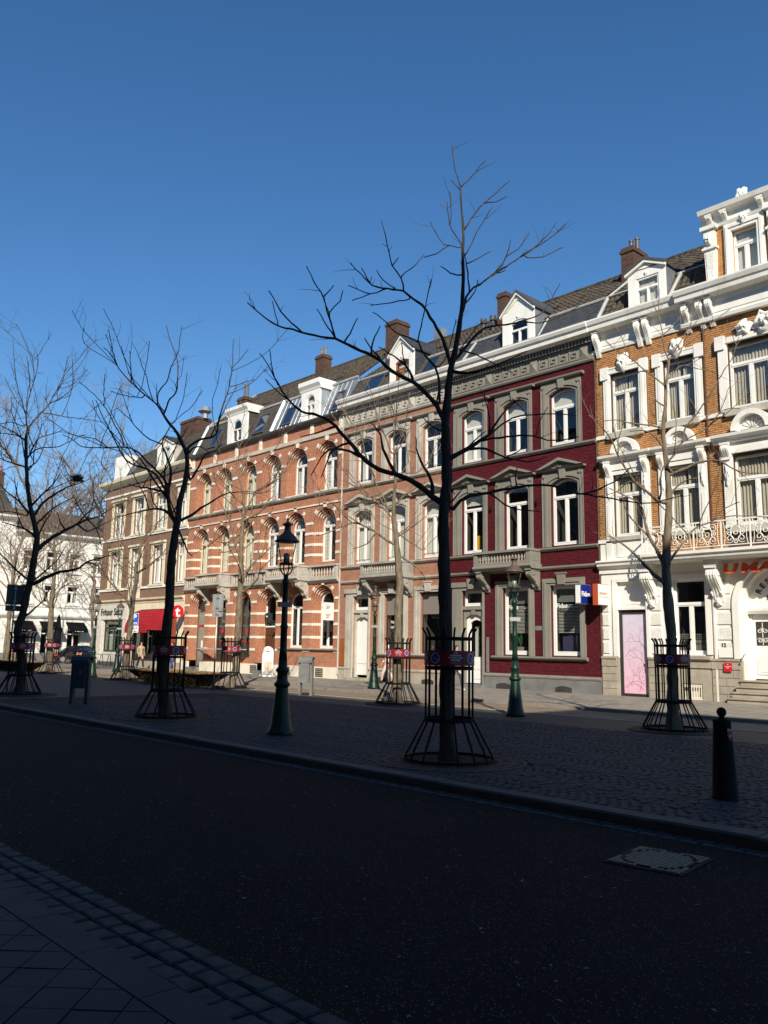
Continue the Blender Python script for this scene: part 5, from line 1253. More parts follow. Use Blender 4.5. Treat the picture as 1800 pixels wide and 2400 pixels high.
# near pavement: diagonal slabs, a border of long stones, three rows of setts
a45 = math.pi / 4; s_ = .245
base = MB().wbox(-s_ / 2 + .004, s_ / 2 - .004, -s_ / 2 + .004, s_ / 2 - .004, -.05, 0).mesh('paving_slab', 'slab')
e1 = Vector((math.cos(a45), math.sin(a45))); e2 = Vector((-math.sin(a45), math.cos(a45)))
NP = bpy.data.objects['near_pavement']
rn = random.Random(2); cut = MB()
for i in range(-60, 60):
    for j in range(-60, 60):
        c = e1 * (i * s_) + e2 * (j * s_) + Vector((-4.5, 1.0))
        cs = [c + e1 * (u * s_ / 2 * .968) + e2 * (v * s_ / 2 * .968) for u, v in ((-1, -1), (1, -1), (1, 1), (-1, 1))]
        if c.y < .3 or not inframe((c.x, c.y, PZ), 400): continue
        if max(p.y for p in cs) < 2.155: put('paving_slab', base, NP, (c.x, c.y, PZ + rn.uniform(-.003, .003)), (rn.uniform(-.004, .004), rn.uniform(-.004, .004), a45))
        elif min(p.y for p in cs) < 2.15:
            out = []                                    # clip the slab against the border
            for k in range(4):
                p, q = cs[k], cs[(k + 1) % 4]
                if p.y < 2.155: out.append(p)
                if (p.y < 2.155) != (q.y < 2.155): out.append(p.lerp(q, (2.155 - p.y) / (q.y - p.y)))
            if len(out) > 2:
                b = MB(); n = len(out); b.add([(p.x, p.y, PZ) for p in out] + [(p.x, p.y, PZ - .05) for p in out], [tuple(range(n))] + [(k, k + n, (k + 1) % n + n, (k + 1) % n) for k in range(n)]); b.build('paving_slab', 'slab', NP)
for k in range(15):
    x = -10.3 + k * .78; b = MB(); b.wbox(x + .003, x + .777, 2.165, 2.385, PZ - .1, PZ); b.build('border_stone', 'slab', NP)
sm = []
def sett_mesh(L, W, H, seed):
    r = random.Random(seed); b = MB(); e = .012; h = H
    j = lambda s: r.uniform(-s, s)
    lo = [(-L / 2 + j(.005), -W / 2 + j(.005), -h), (L / 2 + j(.005), -W / 2 + j(.005), -h), (L / 2 + j(.005), W / 2 + j(.005), -h), (-L / 2 + j(.005), W / 2 + j(.005), -h)]
    mid = [(x, y, -.01) for x, y, z in lo]
    top = [(x - math.copysign(e, x), y - math.copysign(e, y), j(.003)) for x, y, z in lo]
    b.add(lo + mid + top, [(8, 9, 10, 11)] + [(k, (k + 1) % 4, 4 + (k + 1) % 4, 4 + k) for k in range(4)] + [(4 + k, 4 + (k + 1) % 4, 8 + (k + 1) % 4, 8 + k) for k in range(4)])
    return b
big = [sett_mesh(.185, .13, .06, k).mesh('sett', 'sett') for k in range(6)]
for row in range(3):
    y = 2.46 + row * .145; x = -10 + row * .07
    while x < -.5:
        if inframe((x, y, RZ), 500): put('sett', big[rn.randrange(6)], ROAD, (x, y, RZ + .012 + rn.uniform(-.004, .004)), (0, 0, rn.uniform(-.03, .03)))
        x += .2 + rn.uniform(-.01, .01)
gut = [sett_mesh(.2, .11, .05, 20 + k).mesh('gutter_sett', 'sett') for k in range(4)]
for row in range(2):
    y = 7.78 + row * .125; x = -26 + row * .1
    while x < 1.5:
        if inframe((x, y, RZ), 600): put('gutter_sett', gut[rn.randrange(4)], ROAD, (x, y, RZ + .006), (0, 0, rn.uniform(-.02, .02)))
        x += .213
# kerb stones
kp = [(7.965, RZ - .1), (7.955, -.02), (7.975, .002), (8.215, .004), (8.225, RZ - .1)]
kb = MB(); L = 1.0
kb.add([(-.497, y, z) for y, z in kp] + [(.497, y, z) for y, z in kp], [(0, 1, 2, 3, 4), (9, 8, 7, 6, 5)] + [(i, i + 5, (i + 1) % 5 + 5, (i + 1) % 5) for i in range(5)])
km = kb.mesh('kerb_stone', 'kerb_stone')
for k in range(66): put('kerb_stone', km, PL, (-58 + k * 1.0, rn.uniform(-.006, .006), rn.uniform(-.004, .004)))
# plaza setts in segmental arcs: lanes run along x, arcs bulge to the right
SET = [sett_mesh(.122, .12, .05, 40 + k) for k in range(8)]
lane = 1.32; rr = .93; cand = []
A = math.asin(lane / 2 / rr); na = 11
for l in range(6):
    yc = 8.24 + lane * (l + .5); x = -24.0
    while x < 2.6:
        jit = rn.uniform(-.01, .01)
        for k in range(na):
            a = -A + 2 * A * (k + .5) / na + rn.uniform(-.006, .006)
            px, py = x + jit + rr * (math.cos(a) - math.cos(A)), yc + rr * math.sin(a)
            if inframe((px, py, 0), 800): cand.append((px, py, a))
        x += .135
pits = [(-8.72, 9.6), (-17.73, 9.72), (-9.25, 17.24), (-18.49, 17.9), (-27.7, 9.9)]
cand = [c for c in cand if all((c[0] - p[0]) ** 2 + (c[1] - p[1]) ** 2 > 1.16 ** 2 for p in pits)]
cand.sort(key=lambda c: c[0] ** 2 + c[1] ** 2 + (0 if inframe((c[0], c[1], 0), 0) else 9999))
sme = [b.mesh('sett', 'sett') for b in SET]; rest = MB()
for i, (x, y, a) in enumerate(cand):
    k = rn.randrange(8); z = .004 + rn.uniform(-.005, .005)
    if i < 300: put('sett', sme[k], PL, (x, y, z), (rn.uniform(-.03, .03), rn.uniform(-.03, .03), a))
    else:
        ca, sa = math.cos(a), math.sin(a)
        rest.add([(x + ca * u - sa * v, y + sa * u + ca * v, z + w_) for u, v, w_ in SET[k].v], SET[k].f)
tag(rest.build('setts', 'sett', PL), kind='stuff')
JB = tag(MB().wbox(-26, 3, 8.226, 8.24 + lane * 6, -.3, -.0085).build('sett_bed', 'joint'), kind='structure')
# edge strip between plaza and far road, far kerb, far pavement pavers
es = MB().wbox(-.495, .495, -.07, .07, -.1, .004).mesh('edge_stone', 'plinth_stone')
for k in range(60): put('edge_stone', es, PL, (-60 + k, 18.72, -.006))
fk = MB().wbox(-.497, .497, -.1, .1, -.2, .06).mesh('kerb_stone', 'kerb_far')
for k in range(62): put('kerb_stone', fk, FP, (-61.9 + k, 21.3, 0))
pv = MB().wbox(-.146, .146, -.146, .146, -.02, .012).mesh('paver', 'paver_grey')
pc = []
for r in range(22):
    for k in range(160):
        x = -52 + k * .3 + (r % 2) * .15; y = 21.57 + r * .3
        if inframe((x, y, .06), 400) and y < 27.95: pc.append((x, y))
pc.sort(key=lambda c: c[0] ** 2 + c[1] ** 2 + (0 if inframe((c[0], c[1], 0), 0) else 9999)); rest = MB()
for i, (x, y) in enumerate(pc):
    if i < 300: put('paver', pv, FP, (x, y, .047 + rn.uniform(-.002, .002)))
    else: rest.wbox(x - .146, x + .146, y - .146, y + .146, .03, .059)
tag(rest.build('pavers', 'paver_grey', FP), kind='stuff')
# cast iron manhole cover
mh = thing('manhole_cover', 'square manhole cover with raised studs set in the dark road', 'manhole cover', (-3.87, 6.88, RZ), .12)
MB().wbox(-.34, .34, -.38, .38, -.02, .008).build('frame', 'iron_black', mh)
st = MB(); nn = 15
for i in range(nn):
    for j in range(nn):
        x, y = -.31 + .62 * (i + .5) / nn, -.35 + .7 * (j + .5) / nn
        r = math.hypot(x / .29, y / .31)
        if not .96 < r < 1.07: st.wbox(x - .0155, x + .0155, y - .018, y + .018, .0081, .018)
tag(st.build('studs', 'stud', mh), kind='stuff')
MB().tube([(.29 * math.cos(k * .2094), .31 * math.sin(k * .2094), .01) for k in range(31)], .008, 4).build('lid_ring', 'iron_black', mh)
# litter: dry leaf scraps on the road
lt = MB()
for k in range(420):
    x, y = rn.uniform(-14, -.5), rn.uniform(2.9, 7.7)
    if not inframe((x, y, RZ), 0): continue
    s = rn.uniform(.006, .026); a = rn.uniform(0, 6.28); q = Vector((math.cos(a), math.sin(a), 0)) * s; p = Vector((-q.y, q.x, 0)) * .45; c = Vector((x, y, RZ + .004))
    lt.add([tuple(c - q), tuple(c + p + Vector((0, 0, .004))), tuple(c + q), tuple(c - p + Vector((0, 0, .002)))], [(0, 1, 2, 3)])
tag(lt.build('leaf_litter', 'dry_leaf'), 'dry leaf scraps scattered on the dark road', 'leaf litter', kind='stuff')

# ------------------------------------------------------------------ trees
FH = Vector((FW.x, FW.y, 0)).normalized()
CR = dict(A=(1380, 400, 420 / 1659), B=(1380, 900, 420 / 1659), C=(1380, 1260, 420 / 1659), F=(740, 740, 360 / 1659), G=(740, 1180, 360 / 1659), H=(400, 880, 420 / 1659), I=(400, 1240, 420 / 1659),
          J=(200, 940, 360 / 1659), K=(200, 1260, 360 / 1659), L=(0, 780, 300 / 1659), M=(0, 1100, 300 / 1659), Q=(560, 300, 800 / 1659), R=(0, 740, 600 / 1659), P=(0, 0, 1))
def parse(s):                                          # 'Q 10,20 30,40 B 5,6' -> pixel list
    out = []; c = None
    for w_ in s.split():
        if w_ in CR: c = CR[w_]
        else: a, b = w_.split(','); out.append((c[0] + float(a) * c[2], c[1] + float(b) * c[2]))
    return out
def smooth(pts, step, rng, jit):
    """Catmull-Rom through the points with a little wander"""
    out = []; n = len(pts)
    for i in range(n - 1):
        p0, p1, p2, p3 = pts[max(i - 1, 0)], pts[i], pts[i + 1], pts[min(i + 2, n - 1)]
        m = max(1, int((p2 - p1).length / step))
        for k in range(m):
            t = k / m
            q = .5 * ((2 * p1) + (p2 - p0) * t + (2 * p0 - 5 * p1 + 4 * p2 - p3) * t * t + (3 * p1 - p0 - 3 * p2 + p3) * t ** 3)
            if out: q = q + Vector((rng.uniform(-jit, jit), rng.uniform(-jit, jit), rng.uniform(-jit, jit)))
            out.append(q)
    out.append(pts[-1]); return out
def twigs(mb, pts, rad, rng, dens, lmin, lmax, r0=.006, level=1, n=3, up=.5):
    L = sum((pts[i + 1] - pts[i]).length for i in range(len(pts) - 1)); m = int(L * dens)
    for _ in range(m):
        i = min(len(pts) - 2, int(len(pts) * (.15 + .85 * rng.random() ** .7))); t = (pts[i + 1] - pts[i]).normalized()
        a = Vector((rng.gauss(0, 1), rng.gauss(0, 1), rng.gauss(0, 1))); a = (a - t * a.dot(t)).normalized()
        d = (t * rng.uniform(.3, .9) + a * rng.uniform(.5, 1) + Vector((0, 0, up * rng.uniform(.2, 1)))).normalized()
        ln = rng.uniform(lmin, lmax); rr = min(r0, rad[i] * .7); p = pts[i].copy(); Q = [p.copy()]; bend = Vector((rng.gauss(0, .3), rng.gauss(0, .3), rng.uniform(.0, .5)))
        for k in range(4):
            d = (d + bend * .22 + Vector((rng.gauss(0, .12), rng.gauss(0, .12), rng.gauss(0, .12)))).normalized(); p = p + d * ln / 4; Q.append(p.copy())
        R = [rr * (1 - .16 * k) for k in range(5)]
        mb.tube(Q, R, n)
        if level > 1: twigs(mb, Q, R, rng, dens * 1.1, lmin * .5, lmax * .5, r0 * .7, level - 1, n, up)
def traced_tree(label, base, trunk, radii, limbs, bark, seed, dens=1.6, lmin=.2, lmax=.6, lev=1, tr0=.006, group=None, rscale=1., rmin=.009, rend=.0065, extra=0, elen=1.6):
    rng = random.Random(seed); root = thing('bare_tree', label, 'tree', (base[0], base[1], 0), group=group); B = Vector((base[0], base[1], 0))
    D0 = B.dot(FH)
    def to3(u, v, off):
        d = ray(u, v); t = (D0 + off) / Vector((d.x, d.y, 0)).dot(FH); return Vector((d.x * t, d.y * t, CAM_H + d.z * t))
    pxm = FPX / (D0 * FH.dot(FW))
    known = []                                         # (u, v, off, radius, point)
    def lay(px, r0, r1, off0, k):
        out = []; off = off0
        for i, (u, v) in enumerate(px):
            if i: off += k * abs(u - px[i - 1][0]) / pxm
            p = to3(u, v, off); r = r0 + (r1 - r0) * (i / max(1, len(px) - 1)) ** .8; out.append((u, v, off, r, p))
        return out
    tp = parse(trunk); tl = []
    for i, (u, v) in enumerate(tp):
        p = to3(u, v, 0); tl.append((u, v, 0., radii[min(i, len(radii) - 1)] if len(radii) == len(tp) else radii[0] + (radii[-1] - radii[0]) * i / (len(tp) - 1), p))
    tl[0][4].z = -.03; tl[0] = (*tl[0][:4], Vector((B.x, B.y, -.03)))
    known += tl
    pts = [q[4] - B for q in tl]; sp = smooth(pts, .12, rng, .006)
    def rad_for(sp, lst):
        out = []; cum = [0]
        for i in range(1, len(lst)): cum.append(cum[-1] + (lst[i][4] - lst[i - 1][4]).length)
        c = 0
        for i, q in enumerate(sp):
            if i: c += (q - sp[i - 1]).length
            x = min(c, cum[-1] - 1e-6); j = max(k for k in range(len(cum)) if cum[k] <= x + 1e-9); j = min(j, len(cum) - 2); f = (x - cum[j]) / max(1e-6, cum[j + 1] - cum[j]); out.append(lst[j][3] + (lst[j + 1][3] - lst[j][3]) * min(1, f))
        return out
    tb = MB(); rd = rad_for(sp, tl)
    for i in range(len(rd)): rd[i] *= 1 + .06 * math.sin(i * 1.7) + rng.uniform(-.03, .03) + (.35 * max(0, 1 - i / 3) if True else 0)
    nt_ = 22; tb.tube(sp, rd, nt_)
    for i in range(len(tb.v)):                         # furrowed bark
        k, j = divmod(i, nt_); c = sp[k]; v = Vector(tb.v[i]); a = 2 * math.pi * j / nt_
        f = 1 + .13 * noise.noise(Vector((math.cos(a) * 5 + seed, math.sin(a) * 5, c.z * 2.2))) + .05 * noise.noise(Vector((math.cos(a) * 11, math.sin(a) * 11 + seed, c.z * 7)))
        tb.v[i] = tuple(c + (v - c) * f)
    tb.build('trunk', bark, root, smooth=True)
    cb = MB(); tw = MB()
    twigs(tw, sp[int(len(sp) * .55):], rd[int(len(sp) * .55):], rng, dens * .6, lmin, lmax, tr0, lev)
    for s in limbs:
        px = parse(s)
        near = min(known, key=lambda q: (q[0] - px[0][0]) ** 2 + (q[1] - px[0][1]) ** 2)
        r0 = max(near[3] * rng.uniform(.58, .72) * rscale, rmin); off0 = near[2]
        k = rng.uniform(-.75, .75); px = [(near[0], near[1])] + [q for q in px if (q[0] - near[0]) ** 2 + (q[1] - near[1]) ** 2 > 16]
        if len(px) < 2: continue
        Lm = sum(math.dist(px[i], px[i + 1]) for i in range(len(px) - 1)) / pxm
        r0 = max(rmin, min(r0, .016 + .027 * Lm)); r0 = min(r0, near[3]); lst = lay(px, r0, rend, off0, k); lst[0] = (*lst[0][:4], near[4]); 
        dense = []
        for i in range(len(lst) - 1):                  # denser known points so that later limbs can join anywhere
            for f in (0, .33, .66): dense.append(tuple(lst[i][j] + (lst[i + 1][j] - lst[i][j]) * f for j in range(5)))
        known += dense[1:] + [lst[-1]]
        sp = smooth([q[4] - B for q in lst], .1, rng, .009); rd = rad_for(sp, lst); rd = [max(.005, q * (1 + .09 * math.sin(i * 2.3))) for i, q in enumerate(rd)]
        cb.tube(sp, rd, 7); twigs(tw, sp, rd, rng, dens, lmin, lmax, tr0, lev)
    pool = [q for q in known if q[4].z > 2.9 and q[3] > .011]
    for e in range(extra):                             # further limbs that the eye cannot follow singly: random, reaching up and out
        q = rng.choice(pool); out = q[4] - B; out.z = 0
        out = out.normalized() if out.length > .15 else Vector((rng.gauss(0, 1), rng.gauss(0, 1), 0)).normalized()
        d = (out * rng.uniform(.2, .9) + Vector((rng.gauss(0, .5), rng.gauss(0, .5), rng.uniform(.3, 1.)))).normalized(); p = q[4] - B; P = [p.copy()]; L = elen * rng.uniform(.5, 1.15)
        for k in range(5): d = (d + Vector((rng.gauss(0, .16), rng.gauss(0, .16), rng.uniform(0, .22)))).normalized(); p = p + d * L / 5; P.append(p.copy())
        r0 = min(q[3] * .7, .012 + .012 * L); sp = smooth(P, .14, rng, .008); rd = [r0 + (rend * .8 - r0) * (i / len(sp)) ** .8 for i in range(len(sp))]
        cb.tube(sp, rd, 6); twigs(tw, sp, rd, rng, dens, lmin, lmax, tr0, lev)
    c = cb.build('crown', bark, root, smooth=True); t = tw.build('twigs', 'twig' if bark == 'bark_light' else bark, c); t['kind'] = 'stuff'
    return root

traced_tree('tall dark bare tree in the middle, in front of the maroon house', (-8.72, 9.5),
 'P 1047,1785 1047,1700 1046,1560 1043,1400 1040,1230 Q 1010,1700 1008,1600 1003,1480 1005,1400 1018,1260 1028,1180 1045,1110 1065,1000 1085,860 1089,700 1088,600 1090,500 1083,400 1078,290',
 [.125, .105, .1, .095, .088, .082, .078, .072, .068, .058, .05, .046, .04, .034, .027, .023, .02, .016, .012],
 ['Q 1000,1840 940,1790 850,1720 760,1680 680,1660 600,1600 540,1530 470,1450 400,1400 330,1385 280,1360 230,1310 190,1240 165,1180 150,1080',
  'Q 1000,1430 960,1350 920,1300 870,1250 800,1215 740,1180 690,1130 620,1095 560,1070 510,1045 470,1025 400,1015 330,1000 260,980 190,960 130,925 80,885 40,848',
  'Q 1028,1150 1000,1050 960,970 930,920 890,860 830,820 800,790 720,780 650,765 610,730 570,690 543,655',
  'Q 1090,890 1100,850 1120,795 1170,760 1230,715 1280,685 1340,645 1400,600 1450,575 1500,545 1550,500 1590,465',
  'Q 1030,1600 1110,1560 1170,1520 1215,1490 1250,1430 1290,1380 1370,1310',
  'Q 1045,1850 1076,1810 1130,1785 1250,1765 1400,1740 1520,1738 P 1367,1158 1420,1138 1440,1130 1479,1095',
  'Q 1045,1130 1090,1080 1150,1010 1200,970 1270,960 1380,935 1480,890 1560,755', 'Q 1380,935 1450,950 1600,900 1655,860',
  'Q 1170,1520 1300,1500 1400,1495 1530,1520 1650,1500', 'Q 1110,1565 1200,1560 1300,1600 1400,1620 1500,1600', 'Q 1215,1490 1330,1410 1440,1392 1560,1390 1640,1400',
  'Q 190,1250 140,1150 100,1095', 'Q 300,1370 200,1290 130,1220', 'Q 310,990 250,945 200,890 170,830 145,790', 'Q 470,1020 445,940 430,890 410,820 380,770 350,720 328,672', 'Q 440,900 490,840 505,790', 'Q 415,820 460,765',
  'Q 690,1130 650,1080 610,1020', 'Q 845,1235 830,1180 780,1130 730,1095 680,1065', 'Q 800,790 790,730 745,670 730,600 710,520 692,450', 'Q 790,720 840,680 900,615', 'Q 745,665 775,630', 'Q 720,785 640,805 530,765', 'Q 640,810 550,838', 'Q 830,830 740,850 640,862', 'Q 640,750 595,680', 'Q 760,780 700,740 670,690',
  'Q 1245,700 1300,625 1320,545', 'Q 1305,625 1360,585 1410,510', 'Q 1400,630 1480,625 1575,580', 'Q 1430,585 1500,520 1540,460',
  'Q 1120,790 1112,700 1100,640 1090,590 1060,530 1025,470 1012,360', 'Q 1025,470 1030,400 1025,310', 'Q 1085,580 1000,565 960,510 930,455', 'Q 1020,570 960,610 900,628',
  'Q 1100,620 1130,560 1170,480 1230,385', 'Q 1095,500 1110,470 1150,410 1190,365 1250,315 1315,258', 'Q 1190,372 1250,360 1305,330', 'Q 1078,290 1050,200 1036,85', 'Q 1080,290 1130,235 1200,150', 'Q 1075,300 1032,255',
  'Q 1110,660 1170,630 1225,600', 'Q 1090,715 1030,705 980,672', 'Q 975,1330 970,1200 930,1130 890,1080 870,1030 880,990 905,870 935,735', 'Q 870,1040 760,990 700,930 650,895', 'Q 1030,1180 1110,1190 1230,1160 1400,1085', 'Q 1075,1080 1150,1100 1250,1150 1330,1190', 'Q 950,1160 1000,1130 1055,930',
  'P 1142,1158 1200,1190 1270,1200', 'P 1367,1158 1440,1170 1520,1180 1600,1160', 'Q 600,1600 500,1560 420,1580 350,1690', 'Q 470,1450 380,1480 300,1500', 'Q 760,1680 700,1560 690,1490 640,1430', 'Q 540,1530 460,1560 420,1640 400,1700', 'Q 940,1790 930,1700 870,1590 860,1500'],
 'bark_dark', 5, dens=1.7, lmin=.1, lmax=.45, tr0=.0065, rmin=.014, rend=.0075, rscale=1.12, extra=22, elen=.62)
traced_tree('dark bare tree left of the near lamp post, in front of the red awning', (-17.73, 9.72),
 'P 380,1682 382,1600 385,1530 392,1460 R 1100,1850 1105,1700 1115,1560 1130,1450 1142,1370 1155,1300 1165,1200 1190,1120 1212,1000 1210,900 1180,830 1150,760 1100,700 1060,640 1020,580',
 [.135, .12, .115, .11, .105, .1, .096, .092, .088, .075, .068, .062, .055, .048, .042, .038, .034, .028, .022],
 ['R 1140,1340 1110,1290 1095,1220 1085,1150 1100,1080 1105,1000 1090,940 1070,880 1050,830 1080,760 1110,700', 'R 1090,1160 1050,1090 1010,1030 950,990 900,980 820,940 780,880 740,800 700,720 660,640 620,545',
  'R 1105,1100 1040,1030 960,950 900,890 850,860 780,850 700,855 540,850 480,810 405,768', 'R 1020,580 960,530 900,480 850,430 790,370 760,320 730,270 700,230 670,205', 'R 1160,1330 1230,1300 1300,1250 1380,1200 1480,1150 1620,1140',
  'R 1060,640 1080,590 1100,540 1140,500 1150,430 1155,330 1140,260 1110,180 1075,60', 'R 1020,580 1025,500 1050,460 1085,420 1110,330 1150,250 1165,150 1178,70', 'R 850,430 848,350 840,230', 'R 1130,690 1160,610 1190,530 1213,365', 'R 1110,700 1180,640 1250,580 1315,480', 'R 920,530 820,520 715,487',
  'R 1215,860 1280,810 1350,790 1400,770 1420,660 1450,570 1480,480 1500,370 1515,150', 'R 1490,460 1560,440 1650,410', 'R 1505,340 1570,270 1610,215', 'R 1235,1060 1290,980 1330,900 1400,870 1440,830', 'R 810,850 790,790 750,720 710,640 670,580 620,520 515,430', 'R 680,570 672,480 680,375', 'R 1050,830 970,800 900,740 840,670 760,600', 'R 760,330 730,230 705,90',
  'R 1120,1290 1060,1260 1000,1250 900,1270 780,1300', 'R 1160,1400 1200,1480 1215,1530 1250,1560', 'R 1085,1150 980,1120 900,1110 830,1090', 'R 700,855 620,800 540,790', 'R 1210,900 1250,860 1300,850 1350,880'],
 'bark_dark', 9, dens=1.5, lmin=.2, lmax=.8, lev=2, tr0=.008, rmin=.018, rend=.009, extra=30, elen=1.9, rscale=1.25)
traced_tree('dark bare tree at the left edge with a bird nest', (-27.7, 9.95),
 'P 50,1628 52,1560 M 230,2100 290,1900 340,1650 390,1450 430,1250 460,1050 480,900 450,720 410,560 380,400 355,200 L 345,1800 338,1600 335,1400 345,1300 370,1220',
 [.15, .13, .125, .12, .115, .112, .105, .1, .09, .08, .075, .07, .066, .06, .055, .05, .045, .04],
 ['M 520,1010 650,900 850,790 1000,710 1130,650 1300,600 1450,500 1659,400', 'M 440,1480 620,1390 780,1330 1000,1290 1130,1200 1300,1150 1500,1100', 'M 440,600 560,430 720,320 850,240 1000,190 1200,110', 'M 410,480 530,340 680,200 780,50', 'M 480,700 700,500 960,360', 'M 410,830 300,760 150,720 20,680', 'M 370,560 280,450 200,370 80,280 0,190', 'M 350,600 200,560 0,540', 'M 360,1880 450,1800 560,1700 640,1560',
  'L 370,1220 430,1150 500,1070 580,990 640,920 700,800 790,670 820,580 880,310', 'L 640,940 760,860 880,780 940,690 960,570', 'L 560,1040 700,1060 850,1090 1090,1120 1320,1155', 'L 350,1240 340,1080 310,1000 290,900 240,750 200,560 175,260', 'L 345,1080 350,950 380,820 430,650 480,480 490,280', 'L 380,750 375,550 370,380', 'L 440,620 440,450 400,240', 'L 320,1390 250,1340 160,1320 0,1300', 'L 320,1370 200,1300 50,1230 0,1200', 'L 310,1210 150,1160 0,1180',
  'L 360,1620 400,1540 450,1440 510,1360 640,1320 800,1270', 'L 370,1600 460,1520 560,1490 740,1480 860,1430 1080,1320', 'L 340,1750 200,1700 80,1660 0,1620', 'L 370,1780 430,1700 440,1560 520,1280 540,1180', 'M 1000,710 1120,800 1250,760 1330,800', 'M 850,790 780,680 740,560', 'M 1130,650 1200,450 1220,280', 'M 1130,650 1020,480 950,330', 'M 1130,1200 1260,1250 1330,1330', 'M 1130,650 1250,780 1320,1000'],
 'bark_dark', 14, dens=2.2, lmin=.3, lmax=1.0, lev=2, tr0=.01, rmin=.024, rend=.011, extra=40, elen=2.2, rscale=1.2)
traced_tree('slender half-lit tree in front of the restaurant at the right', (-9.25, 17.3),
 'P 1578,1712 1577,1650 C 775,1300 760,900 745,700 728,500 715,300 B 720,1500 735,1300 742,1050 730,850 700,600 690,400 708,200 714,20 A 712,2000 735,1850 740,1750',
 [.15, .125, .115, .1, .12, .1, .095, .09, .082, .075, .062, .05, .044, .038, .034, .03, .026, .022],
 ['B 690,1830 600,1760 520,1680 420,1570 340,1500 240,1440 180,1390', 'B 680,1640 620,1520 560,1420 520,1280 500,1180 470,1110 330,1030 180,960', 'B 750,1640 820,1540 900,1440 980,1340 1100,1290 1200,1240 1400,1220 1659,1230', 'B 1130,1270 1260,1150 1400,1090', 'B 705,1100 620,1060 540,1000 430,910 340,780 270,660 200,500 100,380 0,290', 'B 770,1000 830,940 910,890 1010,870', 'B 740,840 900,780 1000,730 1200,710 1400,810 1659,830', 'B 730,750 790,650 860,540 900,400 1000,280 1100,130 1180,0 A 1250,1850 1320,1750 1390,1540',
  'B 665,400 560,380 430,370 250,330 80,350', 'B 690,600 600,480 500,430 380,440', 'A 700,2000 620,1920 500,1830 380,1730 250,1660 130,1540', 'A 740,1750 700,1650 680,1500 655,1350 650,1200 650,1090', 'A 730,1930 790,1860 870,1800 1000,1830 1150,1860', 'A 750,1740 870,1550 950,1400 1030,1200', 'A 655,1370 620,1280 590,1210', 'A 340,1690 330,1600 240,1430', 'A 690,1520 760,1460 850,1420 840,1300', 'B 850,540 980,470 1100,400 1250,240 1400,230', 'B 470,920 380,900 250,1000 100,1040', 'B 690,200 600,150 580,250 610,310'],
 'bark_light', 21, dens=2.2, lmin=.25, lmax=.9, lev=2, tr0=.008, rmin=.018, rend=.009, extra=14, elen=1.6)
traced_tree('sunlit pale tree in front of the salmon house', (-18.49, 17.85),
 'P 930,1650 931,1590 G 885,1500 890,1300 890,1100 910,900 895,700 880,500 870,380 850,200 838,80 F 840,2100 850,1900 868,1700 860,1500',
 [.15, .13, .12, .11, .115, .11, .1, .095, .085, .072, .065, .06, .05, .04, .03],
 ['G 860,440 760,390 650,310 500,230 390,210 280,250 100,330 0,350', 'G 880,360 960,310 1060,240 1200,130', 'G 900,320 1000,250 1100,60', 'G 840,180 760,80 700,40 620,20', 'F 800,2130 740,1980 680,1880 640,1780 600,1650 540,1500 510,1370 480,1260 400,1170 310,1020', 'F 850,1750 950,1700 1100,1690 1200,1600 1280,1450', 'F 820,1480 750,1300 690,1180 690,980', 'F 860,1500 900,1430 960,1330 1030,1230', 'F 860,1500 840,1360 860,1200 850,1050', 'G 930,350 1040,430 1150,500 1200,490', 'G 920,580 1000,620 1100,700 1200,820', 'F 690,1900 560,1960 450,1860 320,1780', 'F 540,1500 460,1440 380,1350', 'F 850,2050 950,1950 1100,1850 1300,1750', 'G 640,310 560,430 400,490', 'F 510,1370 500,1200 470,1050', 'F 640,1780 560,1600 420,1560'],
 'bark_light', 31, dens=2.6, lmin=.3, lmax=1.1, lev=2, tr0=.011, rmin=.03, rend=.012, extra=26, elen=2.)
traced_tree('sunlit pale tree in front of the striped orange house', (-28.48, 18.3),
 'P 550,1613 I 600,1300 605,1150 620,950 635,700 650,500 652,300 655,100 H 655,1500 668,1350 680,1200 665,1060 630,950 600,830',
 [.16, .14, .13, .12, .115, .11, .1, .09, .08, .07, .055, .045, .035, .025],
 ['H 660,1930 720,1800 800,1700 900,1620 950,1570 1050,1520', 'H 670,2000 800,1890 830,1800 950,1680', 'H 640,1680 590,1540 570,1420 500,1250 430,1130', 'H 690,1280 750,1150 800,1060 950,980 1010,830', 'H 660,1090 800,1090 960,1070', 'H 650,1470 500,1550 370,1500', 'H 680,1200 540,1070 500,1000 380,900', 'H 600,830 640,720 620,600', 'H 670,1350 800,1280 900,1200', 'H 630,950 700,860 700,740', 'H 655,1500 560,1620 440,1640', 'H 660,1060 560,1000 470,880'],
 'bark_light', 41, dens=2.6, lmin=.3, lmax=1.2, lev=2, tr0=.013, rmin=.036, rend=.014, extra=26, elen=2.2)
traced_tree('pale tree beside the parking sign, before the snack bar', (-37.26, 18.2),
 'P 293,1593 K 450,1200 480,1000 500,800 520,650 545,500 550,400 J 545,1800 590,1650 600,1500', [.15, .13, .12, .115, .1, .09, .085, .07, .05, .035],
 ['K 490,770 430,650 340,560 250,460 150,350 60,300', 'J 560,1850 700,1780 770,1700 920,1620', 'J 545,1830 450,1700 380,1560 330,1400', 'J 590,1620 640,1500 740,1400 830,1250', 'J 600,1500 570,1350 600,1200 560,1050', 'J 600,1500 680,1400 650,1250 720,1100', 'J 450,1700 330,1680 200,1600', 'J 380,1560 420,1400 400,1250 440,1100', 'J 550,1900 430,1900 380,1800'],
 'bark_light', 51, dens=2.8, lmin=.35, lmax=1.4, lev=2, tr0=.015, rmin=.042, rend=.015, extra=30, elen=2.6)
